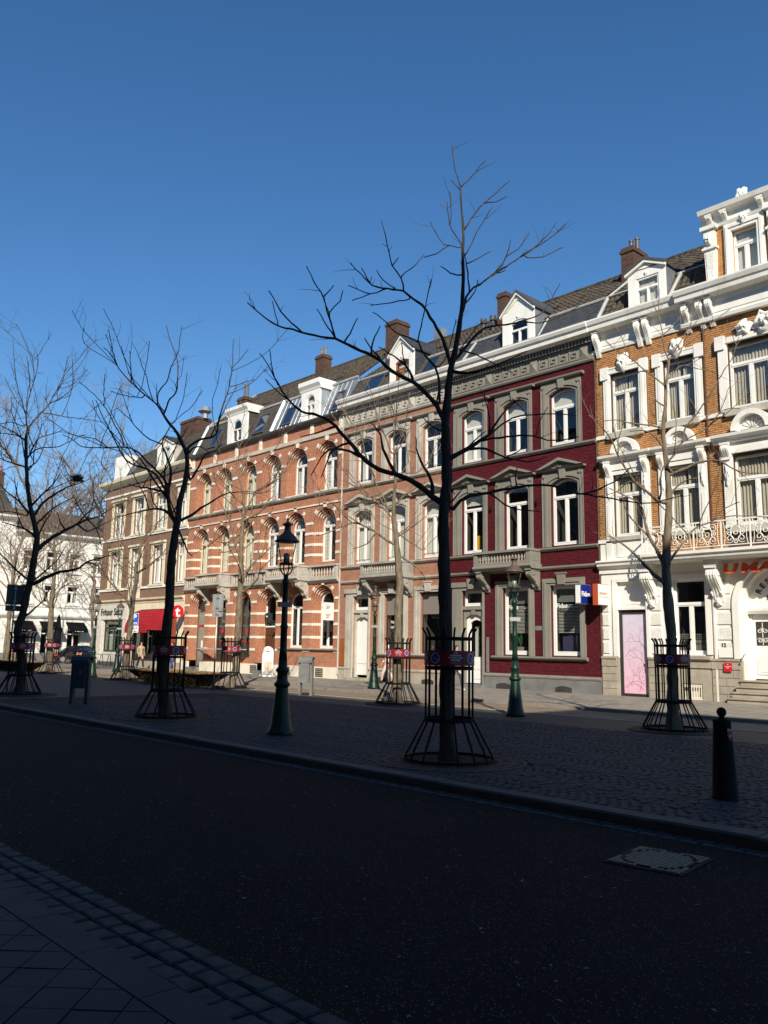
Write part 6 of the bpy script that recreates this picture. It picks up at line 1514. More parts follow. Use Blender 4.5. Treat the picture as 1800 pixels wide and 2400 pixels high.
traced_tree('pale tree before the black cafe awnings', (-46.27, 18.2),
 'P 117,1578 M 655,2100 660,1900 680,1650 700,1400 720,1200 705,1000 700,850', [.17, .15, .14, .12, .1, .08, .06, .04],
 ['M 650,1800 590,1650 540,1550 440,1500 330,1400', 'M 700,1760 740,1650 780,1550 840,1450 900,1300', 'M 720,1300 850,1200 950,1130 1080,1000', 'M 700,1400 560,1300 450,1200 300,1150', 'M 710,1100 620,950 560,780 600,600', 'M 700,850 760,700 740,560', 'M 705,1000 850,900 980,780 1100,600', 'M 650,1800 500,1700 420,1620', 'M 780,1550 900,1480 1050,1420'],
 'bark_light', 61, dens=3.2, lmin=.5, lmax=1.8, lev=2, tr0=.017, rmin=.048, rend=.018, extra=34, elen=3.)
# procedural bare trees further back
def wild_tree(label, base, h, seed, r=.3, spread=.9, group=None, lev=5, bark='twig_far'):
    rng = random.Random(seed); root = thing('bare_tree', label, 'tree', (base[0], base[1], .03), group=group); tb = MB(); cb = MB()
    p = Vector((0, 0, -.05)); Q = [p]; 
    for k in range(6): p = p + Vector((rng.gauss(0, .1), rng.gauss(0, .1), h * .11)); Q.append(p)
    tb.tube(Q, [r * (1 - .07 * k) for k in range(7)], 8); tb.build('trunk', 'bark_light', root, smooth=True)
    def grow(p, d, L, r, n):
        Q = [p]; 
        for k in range(4): d = (d + Vector((rng.gauss(0, .14), rng.gauss(0, .14), rng.gauss(.05, .1)))).normalized(); p = p + d * L / 4; Q.append(p)
        cb.tube(Q, [r * (1 - .1 * k) for k in range(5)], 5 if r > .05 else 3)
        if n == 0: return
        for k in range(rng.choice((3, 3, 4)) if n > 1 else 5):
            i = rng.choice((2, 3, 4, 4)); a = Vector((rng.gauss(0, 1), rng.gauss(0, 1), rng.gauss(.25, .6))).normalized()
            grow(Q[i], (d * .75 + a * spread).normalized(), L * rng.uniform(.55, .8), max(.012, r * .55), n - 1)
    for k in range(6): grow(Q[3 + k % 4], Vector((rng.gauss(0, .6), rng.gauss(0, .6), 1)).normalized(), h * .26, r * .5, lev - 1)
    c = cb.build('crown', bark, root); return root
for k, (x, y, h, lb) in enumerate(((-88, 41, 25, 'tall hazy bare tree behind the corner house, rightmost of the background trees'), (-92, 34, 24, 'tall hazy bare tree above the white house roof'), (-93, 27.5, 21, 'tall hazy bare tree left of the roof gap'), (-60, 20.5, 11, 'thin bare tree in front of the leftmost cafe window'), (-66, 22.5, 12, 'thin bare tree at the far left edge before the tall white house'), (-68, 30.0, 10.5, 'thin bare tree between lamp post and corner house'))):
    wild_tree(lb, (x, y), h, 70 + k, r=.34 if h > 15 else .14, group='bare trees in the background', lev=5 if h > 15 else 4, spread=.8)
# nest
ns = MB(); rn = random.Random(8)
for k in range(130):
    a = rn.uniform(0, 6.28); r = rn.uniform(.05, .17); z = rn.uniform(-.09, .1); p = Vector((r * math.cos(a), r * math.sin(a), z)); t = Vector((-math.sin(a) + rn.gauss(0, .5), math.cos(a) + rn.gauss(0, .5), rn.gauss(0, .35))).normalized() * rn.uniform(.08, .17)
    ns.tube([p - t, p + Vector((0, 0, .01)), p + t], .007, 3)
ns.lathe([(.02, -.1), (.12, -.06), (.16, .0), (.14, .06), (.03, .05)], (0, 0, 0), 10)
d = ray(182, 1122); t = 29.3 / d.length
tag(ns.build('bird_nest', 'bark_dark', None, loc=tuple(Vector((0, 0, CAM_H)) + d * t)), 'dark twig nest on a branch of the leftmost tree', 'nest')

# ------------------------------------------------------------------ tree guards with red notice bands
def wrap(me, r, a0, z0):
    m = me.copy()
    for v in m.vertices:
        a = a0 + v.co.x / r; rr = r + v.co.z; y = v.co.y
        v.co = (rr * math.cos(a), rr * math.sin(a), z0 + y)
    return m
def guard_proto():
    g = thing('tree_guard', '', 'tree guard'); n = 16
    bar = MB(); bar.tube([(.66, 0, 0), (.66, 0, .06), (.645, 0, .1), (.37, 0, .6), (.36, 0, .66), (.36, 0, 1.84), (.372, 0, 1.88), (.41, 0, 1.94), (.42, 0, 1.96)], .0145, 6); bm = bar.mesh('bar', 'iron_black', True)
    for k in range(n): put('bar', bm, g, (0, 0, 0), (0, 0, 2 * math.pi * (k + .5) / n))
    for (r, z, h) in ((.365, .6, .03), (.365, 1.36, .025), (.365, 1.8, .025), (.66, .03, .02)):
        b = MB(); b.lathe([(r - .008, -h), (r + .008, -h), (r + .008, h), (r - .008, h), (r - .008, -h)], (0, 0, z), 32); b.f = [f for f in b.f if len(f) == 4]; b.build('hoop', 'iron_black', g)
    b = MB(); b.lathe([(.376, 1.4), (.38, 1.4), (.38, 1.62), (.376, 1.62), (.376, 1.4)], (0, 0, 0), 32); b.f = [f for f in b.f if len(f) == 4]; P = b.build('notice_band', 'panel_red', g)
    for k in range(4):
        a0 = k * math.pi / 2
        lines = [('IT IS', .032), ('FORBIDDEN', .03), ('TO PARK YOUR', .03), ('BIKE HERE!', .03)]
        for i, (tx, s) in enumerate(lines): put('lettering', wrap(textmesh(tx, s, 'print_white', .0006, .0005, 0., 'CENTER'), .381, a0 + .25, 1.575 - i * .034), P)
        b = MB()
        for r_ in range(2):
            for q in range(9): b.add([(.3815 * math.cos(a0 + .25 + (q - 4.5 + e) * .045), .3815 * math.sin(a0 + .25 + (q - 4.5 + e) * .045), 1.43 + r_ * .014 + f) for e, f in ((0, 0), (.75, 0), (.75, .005), (0, .005))], [(0, 1, 2, 3)])
        b.build('print_marks', 'print_pink', P)
        def disc(ri, ro, m, lift, name):
            b = MB(); nn = 24
            for q in range(nn):
                for rr in (ri, ro):
                    th = 2 * math.pi * q / nn; aa = a0 + .98 + rr * math.cos(th) / .381; b.v.append(((.381 + lift) * math.cos(aa), (.381 + lift) * math.sin(aa), 1.51 + rr * math.sin(th)))
            b.f = [(2 * q, 2 * q + 1, (2 * q + 3) % (2 * nn), (2 * q + 2) % (2 * nn)) for q in range(nn)]; b.build(name, m, P)
        disc(0.0, .066, 'print_blue', .001, 'prohibition_disc'); disc(.066, .07, 'print_white', .0012, 'disc_edge'); disc(.074, .079, 'print_white', .0012, 'disc_rim')
        b = MB(); q = .05
        for (u0, v0, u1, v1, w_) in ((-q, q, q, -q, .007), (-.03, -.01, .0, .012, .003), (.0, .012, .03, -.01, .003), (-.03, -.01, .03, -.01, .003)):
            L = math.hypot(u1 - u0, v1 - v0); nx, ny = -(v1 - v0) / L * w_, (u1 - u0) / L * w_
            vs = [(u0 + nx, v0 + ny), (u1 + nx, v1 + ny), (u1 - nx, v1 - ny), (u0 - nx, v0 - ny)]
            b.add([((.3835) * math.cos(a0 + .98 + u / .381), (.3835) * math.sin(a0 + .98 + u / .381), 1.51 + v) for u, v in vs], [(0, 3, 2, 1)])
        b.build('bike_symbol', 'print_pink', P)
    return g
gp = guard_proto()
GS = [((-8.72, 9.5), 'black iron tree guard with red notice band round the tallest tree', -.15), ((-17.73, 9.72), 'black iron tree guard with red notice band left of the near lamp post', .5), ((-27.7, 9.95), 'black iron tree guard with red notice band at the left edge', .9), ((-9.25, 17.3), 'black iron tree guard with red notice band before the restaurant', 1.5),
      ((-18.49, 17.85), 'black iron tree guard with red notice band before the salmon house', .2), ((-28.48, 18.3), 'black iron tree guard round the tree before the striped orange house', .7), ((-37.26, 18.2), 'small tree guard with red notice band beside the parking sign', .3), ((-46.27, 18.2), 'small tree guard with red notice band before the cafe awnings', 1.1)]
face = math.atan2(-.67, .72)
for i, ((x, y), lb, rz) in enumerate(GS):
    o = gp if i == 0 else copy_tree(gp); o.location = (x, y, .012); o.rotation_euler = (0, 0, math.atan2(-y, -x) - .25 - .35 * (i % 2) - (.5 if i == 3 else 0) + (.25 if i == 0 else 0)); o['label'] = lb; o['group'] = 'tree guards on the square'
# tree pits
for i, ((x, y), lb, rz) in enumerate(GS):
    r = 1.12 if i < 3 else .95
    t = thing('tree_pit', ('round brick-edged tree pit under the tallest tree', 'round brick-edged tree pit under the tree left of the near lamp', 'round tree pit at the left edge', 'round tree pit before the restaurant', 'round tree pit before the salmon house', 'round tree pit before the striped orange house', 'round tree pit beside the parking sign', 'round tree pit before the cafe awnings')[i], 'tree pit', (x, y, 0), group='tree pits on the square')
    MB().lathe([(.02, .012), (.35, .03), (.6, .016), (.74, .008), (.74, -.05)], (0, 0, 0), 32).build('soil', 'soil', t)
    for (ra, m) in ((.75, 'kerb_stone'), (.95, 'kerb_stone'), (r, 'kerb_stone'))[:3 if i < 3 else 2]:
        b = MB(); b.lathe([(ra, -.03), (ra + .035, -.03), (ra + .035, .014), (ra, .014), (ra, -.03)], (0, 0, 0), 48); b.f = [f for f in b.f if len(f) == 4]; b.build('edge_ring', m, t)
    b = MB()
    for (ra, rb) in ((.79, .945), (.99, r - .005))[:2 if i < 3 else 1]:
        n = 72
        for k in range(n):
            a0, a1 = 2 * math.pi * k / n + .006, 2 * math.pi * (k + 1) / n - .006
            P = [(q * math.cos(a), q * math.sin(a)) for q, a in ((ra, a0), (rb, a0), (rb, a1), (ra, a1))]; h = rn.uniform(.006, .014)
            b.add([(u, v, -.03) for u, v in P] + [(u, v, h) for u, v in P], [(4, 5, 6, 7)] + [(j, (j + 1) % 4, 4 + (j + 1) % 4, 4 + j) for j in range(4)])
    tag(b.build('radial_bricks', 'paver_red', t), kind='stuff')

# ------------------------------------------------------------------ street lamps
def at(u, depth, z=0.):                                # ground point under pixel column u at a given depth along the view axis
    d = ray(u, 1515); d = d * (depth / d.dot(FW)); return (d.x, d.y, z)
def lamp_proto():
    g = thing('street_lamp', '', 'street lamp')
    MB().lathe([(.245, 0), (.25, .04), (.245, .09), (.215, .13), (.21, .17), (.195, .2), (.12, .86), (.115, .89)], n=20).build('base', 'lamp_green', g, True)
    MB().lathe([(.115, .89), (.15, .92), (.155, .96), (.12, 1.0), (.105, 1.03), (.098, 1.16), (.13, 1.2), (.13, 1.23), (.09, 1.27), (.082, 1.4)], n=20).build('collar', 'lamp_green', g, True)
    MB().lathe([(.082, 1.4), (.068, 1.6), (.066, 2.0), (.075, 2.02), (.075, 2.06), (.062, 2.1), (.055, 2.85), (.075, 2.88), (.075, 2.93), (.05, 2.96), (.045, 3.06)], n=16).build('shaft', 'lamp_green', g, True)
    for k in range(4):
        a = k * math.pi / 2 + .4; c, s = math.cos(a), math.sin(a)
        MB().tube([(r * c, r * s, z) for r, z in ((.03, 3.04), (.08, 3.08), (.125, 3.15), (.13, 3.22), (.105, 3.26))], .014, 5).build('bracket', 'lamp_green', g)
    b = MB(); b.lathe([(.1, 3.245), (.14, 3.25), (.145, 3.27), (.12, 3.285), (.1, 3.28)], n=12); b.build('cradle', 'lamp_green', g)
    n = 6; rb, rt, z0, z1 = .118, .205, 3.29, 3.7; P = [(2 * math.pi * (k + .5) / n) for k in range(n)]
    L = MB(); 
    for k in range(n):
        a, c = P[k], P[(k + 1) % n]
        MB().add([(rb * math.cos(a), rb * math.sin(a), z0), (rb * math.cos(c), rb * math.sin(c), z0), (rt * math.cos(c), rt * math.sin(c), z1), (rt * math.cos(a), rt * math.sin(a), z1)], [(0, 1, 2, 3)])
        q = MB(); q.add([(rb * math.cos(a), rb * math.sin(a), z0), (rb * math.cos(c), rb * math.sin(c), z0), (rt * math.cos(c), rt * math.sin(c), z1), (rt * math.cos(a), rt * math.sin(a), z1)], [(0, 1, 2, 3)]); q.build('lantern_pane', 'lamp_glass', g)
        if k % 3 != 1: MB().tube([(rb * math.cos(a), rb * math.sin(a), z0), (rt * math.cos(a), rt * math.sin(a), z1)], .009, 4).build('lantern_rib', 'lamp_green', g)
    MB().lathe([(.06, 3.29), (.062, 3.46), (.05, 3.47), (.02, 3.48)], n=12).build('lamp_holder', 'sign_grey', g, True)
    MB().lathe([(.2, 3.69), (.245, 3.7), (.25, 3.715), (.22, 3.74), (.16, 3.82), (.09, 3.88), (.066, 3.92), (.062, 4.02), (.075, 4.035), (.11, 4.04), (.1, 4.06), (.05, 4.085), (.03, 4.1)], n=18).build('lantern_roof', 'copper_brown', g, True)
    MB().lathe([(.03, 4.1), (.012, 4.12), (.02, 4.15), (.008, 4.18), (.003, 4.25)], n=8).build('finial', 'iron_black', g, True)
    b = MB(); b.wbox(-.14, .14, -.065, -.055, 2.42, 2.52); b.build('number_plate', 'sign_grey', g)
    return g
lp = lamp_proto()
LS = [((-13.23, 9.68), 'near dark cast-iron lamp post standing left of the tallest tree', .0), ((-13.67, 17.4), 'green cast-iron lamp post before the maroon house', .2), ((-24.95, 22.75), 'green cast-iron lamp post on the far pavement before the salmon house', .0), ((-41.1, 18.3), 'green cast-iron lamp post before the cafe awnings at the left', .3), ((-46.1, 21.95), 'green cast-iron lamp post before the snack bar lettering', .1)]
fdir = math.atan2(-.67, .72) + math.pi / 2
for i, ((x, y), lb, r) in enumerate(LS):
    o = lp if i == 0 else copy_tree(lp); o.location = (x, y, -.01 if y < 20 else .05); o.rotation_euler = (0, 0, math.atan2(-y, -x) + math.pi / 2 + r); o['label'] = lb; o['group'] = 'cast-iron street lamps'
# ------------------------------------------------------------------ bollard
t = thing('bollard', 'black tapered bollard with ball top and red crest at the right edge', 'bollard', (-4.6, 9.72, -.01), .3)
MB().lathe([(.155, 0), (.155, .02), (.148, .03), (.1, .86), (.105, .885), (.1, .905), (.05, .912), (.028, .925)], n=24).build('post', 'iron_black', t, True)
MB().lathe([(.028, .925), (.026, .94), (.04, .945), (.052, .97), (.056, .99), (.052, 1.01), (.035, 1.035), (.01, 1.045)], n=20).build('ball', 'iron_black', t, True)
a = math.atan2(-9.72, 4.6) + .75 - .3; cb = MB()
pts = [(-.03, .06), (.03, .06), (.03, 0), (.018, -.03), (0, -.045), (-.018, -.03), (-.03, 0)]
rad = .112
cb.add([((rad + .008 - z * .06) * math.cos(a + x / rad), (rad + .008 - z * .06) * math.sin(a + x / rad), .72 + z) for x, z in pts], [tuple(range(7))]); cr_ = cb.build('crest', 'crest_red', t)
sb = MB()
for k in range(5):
    an = math.pi / 2 + k * 2 * math.pi / 5; p = [(.017 * math.cos(an), .017 * math.sin(an)), (.007 * math.cos(an + .63), .007 * math.sin(an + .63)), (0, 0), (.007 * math.cos(an - .63), .007 * math.sin(an - .63))]
    sb.add([((rad + .0105 - z * .06) * math.cos(a + x / rad), (rad + .0105 - z * .06) * math.sin(a + x / rad), .728 + z) for x, z in p], [(0, 1, 2, 3)])
for k in range(3): sb.add([((rad + .006) * math.cos(a + (x + k * .022 - .022) / rad), (rad + .006) * math.sin(a + (x + k * .022 - .022) / rad), .785 + z) for x, z in ((-.009, 0), (.009, 0), (0, .03))], [(0, 1, 2)])
sb.build('crest_star', 'print_white', cr_)
# ------------------------------------------------------------------ litter bins
def bin_proto(m, pm):
    g = thing('litter_bin', '', 'litter bin')
    for s in (-1, 1): MB().wbox(s * .21 - .045, s * .21 + .045, -.08, .08, 0, 1.12 if s < 0 else 1.2).build('leg', pm, g)
    b = MB(); b.add([(x, y, z) for z in (.44, 1.12) for x, y in ((-.165, -.15), (.165, -.15), (.165, .15), (-.165, .15))], [(0, 3, 2, 1), (4, 5, 6, 7), (0, 1, 5, 4), (1, 2, 6, 5), (2, 3, 7, 6), (3, 0, 4, 7)]); b.build('body', m, g)
    h = MB(); pr = [(-.17, 1.121), (-.17, 1.2), (-.08, 1.3), (.05, 1.34), (.17, 1.3), (.17, 1.121), (.14, 1.121), (.14, 1.28), (.05, 1.31), (-.06, 1.27), (-.14, 1.18), (-.14, 1.121)]
    n = len(pr); h.add([(-.255, y, z) for y, z in pr] + [(.255, y, z) for y, z in pr], [(i, (i + 1) % n, (i + 1) % n + n, i + n) for i in range(n)] + [tuple(range(n - 1, -1, -1)), tuple(range(n, 2 * n))]); h.build('hood', m, g)
    MB().wbox(-.1, .1, -.158, -.151, .7, .95).build('door', pm, g); MB().wbox(.02, .06, -.166, -.159, .85, .9).build('lock', 'steel', g)
    return g
for (m, pm, loc, rz, lb) in (('bin_blue', 'bin_blue', (-22.83, 9.85, -.012), .75, 'dark blue litter bin in the shade between two trees at the left'), ('bin_grey', 'bin_grey', (-23.35, 18.1, -.012), .55, 'grey litter bin in the sun right of the near lamp post')):
    o = bin_proto(m, pm); o.location = loc; o.rotation_euler = (0, 0, rz); o['label'] = lb; o['group'] = 'litter bins on the square'
# ------------------------------------------------------------------ signs on poles
def sign_back(loc, rz, w_, z0, z1, lb, m='sign_grey'):
    g = thing('traffic_sign', lb, 'road sign', loc, rz)
    MB().lathe([(.03, 0), (.03, 1.6), (.026, 1.62), (.026, z1 + .02)], n=10).build('pole', 'steel', g, True)
    zs = z0 + (z1 - z0) * .22
    for (a, b) in ((zs + .02, z1), (z0, zs - .01)):
        P = MB().wbox(-w_ / 2, w_ / 2, .04, .045, a, b).build('plate', m, g)
        for x in (-w_ / 2 + .004, w_ / 2 - .004): MB().wbox(x - .006, x + .006, .02, .039, a, b).build('flange', m, P)
    for z in (zs + .12, z1 - .15, z0 + .06): MB().wbox(-.05, .05, -.032, .04, z, z + .035).build('clamp', 'steel', g)
face_cam = lambda x, y: math.atan2(-y, -x) + math.pi / 2
p = at(25, 26.9); sign_back((p[0], p[1], -.012), face_cam(*p[:2]) + .25, .52, 2.66, 3.52, 'back of a dark grey road sign at the left edge', 'bin_blue')
p = at(505, 30.6); sign_back((p[0], p[1], -.012), face_cam(*p[:2]) - .5, .44, 2.72, 3.55, 'back of a pale grey road sign left of the near lamp post')
p = at(304, 46.5); g = thing('parking_sign', 'blue square parking sign with white plate below, beside the red awning', 'road sign', (p[0], p[1], .05), face_cam(*p[:2]) + .15)
MB().lathe([(.03, 0), (.03, 3.35)], n=10).build('pole', 'steel', g)
b = MB().wbox(-.02, .38, -.045, -.04, 2.66, 3.32).build('plate', 'print_white', g); MB().wbox(-.005, .365, -.05, -.046, 2.68, 3.3).build('blue_field', 'print_blue3', b)
put('letter', textmesh('P', .42, 'print_white', .01), b, (.05, -.055, 2.96), (math.pi / 2, 0, 0)); put('letter', textmesh('zone', .15, 'print_white', .004), b, (.03, -.055, 2.74), (math.pi / 2, 0, 0))
b = MB().wbox(-.04, .4, -.045, -.04, 2.24, 2.62).build('plate', 'print_white', g); put('letter', textmesh('12 h', .19, 'print_black', .004), b, (.0, -.05, 2.44), (math.pi / 2, 0, 0)); MB().wbox(0, .34, -.05, -.046, 2.3, 2.33).build('print_mark', 'print_black', b)
# white banner sign on the orange house
g = thing('banner_sign', 'white banner sign on two arms at the right end of the orange house', 'sign', (-33.78, 28, 0))
b = MB().wbox(-.015, .015, -.82, -.14, 3.05, 3.95).build('banner', 'sign_white', g)
for z in (3.02, 3.97): MB().tube([(0, -.86, z), (0, -.02, z)], .014, 6).build('arm', 'steel', g)
for (z0, z1) in ((3.52, 3.86), (3.12, 3.42)):
    b.data; f = MB()
    for (y0, y1, a, c) in ((-.74, -.22, z0, z0 + .008), (-.74, -.22, z1 - .008, z1), (-.74, -.732, z0, z1), (-.228, -.22, z0, z1)): f.wbox(.0155, .018, y0, y1, a, c)
    for k in range(3): f.wbox(.0155, .018, -.66, -.66 + .3 - k * .05, z1 - .1 - k * .07, z1 - .07 - k * .07)
    f.build('print_marks', 'print_black', b)
# pavement sign
p = (-37.3, 26.3); g = thing('pavement_sign', 'white arched pavement sign with a picture standing before the wooden door', 'sign', (p[0], p[1], .058), face_cam(*p) * .5)
MB().wbox(-.36, .36, -.25, .25, 0, .1).build('base', 'sign_white', g)
o = MB(); o.ring(outline(-.33, .33, .101, 1.27, .33), outline(-.27, .27, .101, 1.27, .27), -.03, .03); o.build('frame', 'sign_white', g)
MB().prism(outline(-.27, .27, .16, 1.27, .27), -.015, .015).build('board', 'sign_white', g); MB().prism([(-.25, .2), (.25, .2), (.25, .75), (.1, .82), (-.1, .8), (-.2, .7)], .0155, .019).build('picture', 'picture_tan', g)
MB().box(-.1, .1, .0155, .018, 1.3, 1.34).build('print_mark', 'print_black', g)
# ------------------------------------------------------------------ low flared hedges between the trees
def hedge(x0, x1, y, lb, seed):
    rn = random.Random(seed); g = thing('hedge', lb, 'hedge', ((x0 + x1) / 2, y, -.01)); L = (x1 - x0) / 2; H = .56
    core = MB(); n = 8; bw = .28; tw_ = .8; ex = .75
    core.add([(-L, -bw, .0), (L, -bw, 0), (L, bw, 0), (-L, bw, 0), (-L - ex, -tw_, H - .04), (L + ex, -tw_, H - .04), (L + ex, tw_, H - .04), (-L - ex, tw_, H - .04)], [(0, 3, 2, 1), (4, 5, 6, 7), (0, 1, 5, 4), (1, 2, 6, 5), (2, 3, 7, 6), (3, 0, 4, 7)]); core.build('core', 'hedge_core', g)
    lv = MB()
    for k in range(9000):
        t = rn.random() ** .8; s = rn.random(); z = t * H; hw = bw + (tw_ - bw) * t; hl = L + ex * t
        q = rn.random()
        if q < .42: p = Vector((rn.uniform(-hl, hl), -hw, z))
        elif q < .55: p = Vector((rn.choice((-1, 1)) * hl, rn.uniform(-hw, hw), z))
        elif q < .62: p = Vector((rn.uniform(-hl, hl), hw, z))
        else: p = Vector((rn.uniform(-L - ex, L + ex), rn.uniform(-tw_, tw_), H))
        p += Vector((rn.gauss(0, .012), rn.gauss(0, .012), rn.gauss(0, .012))); u = Vector((rn.gauss(0, 1), rn.gauss(0, 1), rn.gauss(0, 1))).normalized(); v = u.orthogonal().normalized(); sz = rn.uniform(.015, .034)
        lv.add([tuple(p - u * sz), tuple(p + v * sz * .5), tuple(p + u * sz), tuple(p - v * sz * .5)], [(0, 1, 2, 3)])
    tag(lv.build('leaves', 'hedge_leaf', g), kind='stuff')
    gr = MB()
    for k in range(700):
        x = rn.uniform(-L - .9, L + .9); y_ = rn.uniform(-.75, -.2); h = rn.uniform(.03, .08); a = rn.uniform(0, 3.1); dx, dy = math.cos(a) * .012, math.sin(a) * .012
        gr.add([(x - dx, y_ - dy, .0), (x + dx, y_ + dy, 0), (x + rn.gauss(0, .02), y_, h)], [(0, 1, 2)])
    tag(gr.build('grass_fringe', 'grass_tuft', g), kind='stuff')
hedge(-34.6, -30.2, 18.15, 'low flared brown hedge between the two trees left of the near lamp post', 3)
hedge(-54.5, -49.5, 18.15, 'low flared brown hedge behind the leftmost tree', 4)
# ------------------------------------------------------------------ people
def skin_mesh(V, E, m, root=0, sub=1):
    me = bpy.data.meshes.new('figure'); me.from_pydata([v[:3] for v in V], E, []); o = bpy.data.objects.new('figure', me); COL.objects.link(o)
    o.modifiers.new('skin', 'SKIN')
    for i, v in enumerate(V): me.skin_vertices[0].data[i].radius = (v[3], v[4] if len(v) > 4 else v[3]); me.skin_vertices[0].data[i].use_root = i == root
    s = o.modifiers.new('sub', 'SUBSURF'); s.levels = sub; s.render_levels = sub
    dg = bpy.context.evaluated_depsgraph_get(); r = bpy.data.meshes.new_from_object(o.evaluated_get(dg)); bpy.data.objects.remove(o)
    r.materials.clear(); r.materials.append(MATS[m]); r.polygons.foreach_set('use_smooth', [True] * len(r.polygons)); return r
def person(loc, rz, lb, top, bottom, hair='hair_dark', stride=.32, coat=False, hood=False, bag=None, shoes='cloth_white', arm=.25):
    """walks towards local -Y; +X is the left side"""
    g = thing('person', lb, 'person', loc, rz); s = stride
    hip, sh = .9, 1.4
    leg = {}
    for side, sg, f in (('l', 1, -1), ('r', -1, 1)):
        leg[side] = [(sg * .09, 0, hip), (sg * .095, f * s * .55 - .03, .5), (sg * .095, f * s + (.05 if f > 0 else 0), .1 + (.05 if f > 0 else 0))]
    armp = {side: [(sg * .19, 0, sh - .02), (sg * .25, -f * arm * .45 + .02, 1.14), (sg * .24, -f * arm - .06, .93)] for side, sg, f in (('l', 1, -1), ('r', -1, 1))}
    # body: head, neck, trunk, limbs, hands
    V = [(0, 0, .95, .12, .1), (0, 0, 1.2, .12, .1), (0, .01, sh, .1, .085), (0, .01, 1.5, .05), (0, 0, 1.58, .072, .085), (0, -.01, 1.66, .08, .098), (0, 0, 1.735, .055, .07), (0, -.105, 1.63, .014)]; E = [(0, 1), (1, 2), (2, 3), (3, 4), (4, 5), (5, 6), (5, 7)]
    for side, sg in (('l', 1), ('r', -1)):
        n = len(V); a = armp[side]; V += [(*a[0], .05), (*a[1], .038), (*a[2], .028)]; E += [(2, n), (n, n + 1), (n + 1, n + 2)]
        h = a[2]; k = len(V); V.append((h[0], h[1] - .02, h[2] - .08, .03, .014)); E.append((n + 2, k))
        for q in range(4): V.append((h[0] + (q - 1.5) * .016, h[1] - .035, h[2] - .155 - (.01 if q in (1, 2) else 0), .008)); E.append((k, len(V) - 1))
        V.append((h[0] - sg * .04, h[1] - .04, h[2] - .1, .009)); E.append((k, len(V) - 1))
        n = len(V); l = leg[side]; V += [(*l[0], .085), (*l[1], .056), (*l[2], .038)]; E += [(0, n), (n, n + 1), (n + 1, n + 2)]
    put('body', skin_mesh(V, E, 'skin'), g)
    V = [(0, 0, .93 if not coat else .78, .15, .125), (0, 0, 1.05, .145, .118), (0, 0, 1.25, .15, .12), (0, .01, 1.41, .12, .1), (0, .015, 1.48, .065)]; E = [(0, 1), (1, 2), (2, 3), (3, 4)]
    if coat: V[0] = (0, .01, .74, .19, .16)
    for side in 'lr':
        n = len(V); a = armp[side]; V += [(*a[0], .075), (*a[1], .058), (*a[2], .045)]; E += [(3, n), (n, n + 1), (n + 1, n + 2)]
    if hood: V += [(0, .1, 1.5, .09)]; E += [(3, len(V) - 1)]
    put('jacket', skin_mesh(V, E, top), g)
    V = [(0, 0, .97, .135, .11), (0, 0, .9, .14, .12)]; E = [(0, 1)]
    for side in 'lr':
        n = len(V); l = leg[side]; V += [(*l[0][:2], .8, .1), (*l[1], .075), (l[2][0], l[2][1], l[2][2] + .0, .062)]; E += [(1, n), (n, n + 1), (n + 1, n + 2)]
    put('trousers', skin_mesh(V, E, bottom), g)
    for side in 'lr':
        l = leg[side][2]; z = .045 if l[2] < .12 else .09
        put('shoe', skin_mesh([(l[0], l[1] + .05, z, .045, .045), (l[0], l[1] - .06, z - .005, .042, .04), (l[0], l[1] - .17, z - .01, .04, .032)], [(0, 1), (1, 2)], shoes), g)
    h = MB(); h.lathe([(.03, .105), (.075, .085), (.1, .03), (.098, -.04), (.07, -.1)], (0, .025, 1.66), 12); h.build('hair', hair, g, True)
    for sx in (-1, 1): MB().lathe([(.003, -.012), (.011, 0), (.003, .012)], (sx * .033, -.1, 1.67), 6).build('eye', 'print_black', g)
    if bag: b = MB(); b.wbox(.17, .27, -.06, .2, .82, 1.06); b.build('shoulder_bag', bag, g)
person((-51.6, 26.2, .06), R_(80), 'person in a beige hooded coat and dark trousers walking past the red awning', 'coat_beige', 'cloth_dark', stride=.34, coat=True, hood=True, bag='pot', shoes='cloth_dark')
person((-46.9, 25.9, .06), R_(20), 'person in a dark jacket and blue jeans behind the left tree guard', 'cloth_dark', 'cloth_jeans', stride=.16, shoes='cloth_white')
person((-22.75, 25.2, .06), R_(75), 'person in a purple jacket and navy trousers behind the middle tree guard', 'cloth_purple', 'cloth_navy', stride=.3, shoes='cloth_white')
person((-28.4, 26.7, .06), R_(-60), 'person in a pale pink coat behind the tree guard before the salmon house', 'cloth_pink', 'cloth_pink', stride=.24, coat=True, shoes='cloth_dark', hair='cloth_white')
p = at(292, 54); person((p[0], min(p[1], 27), .06), R_(-40), 'person in a white top and light jeans behind the tree beside the parking sign', 'cloth_white', 'cloth_jeans', stride=.2)
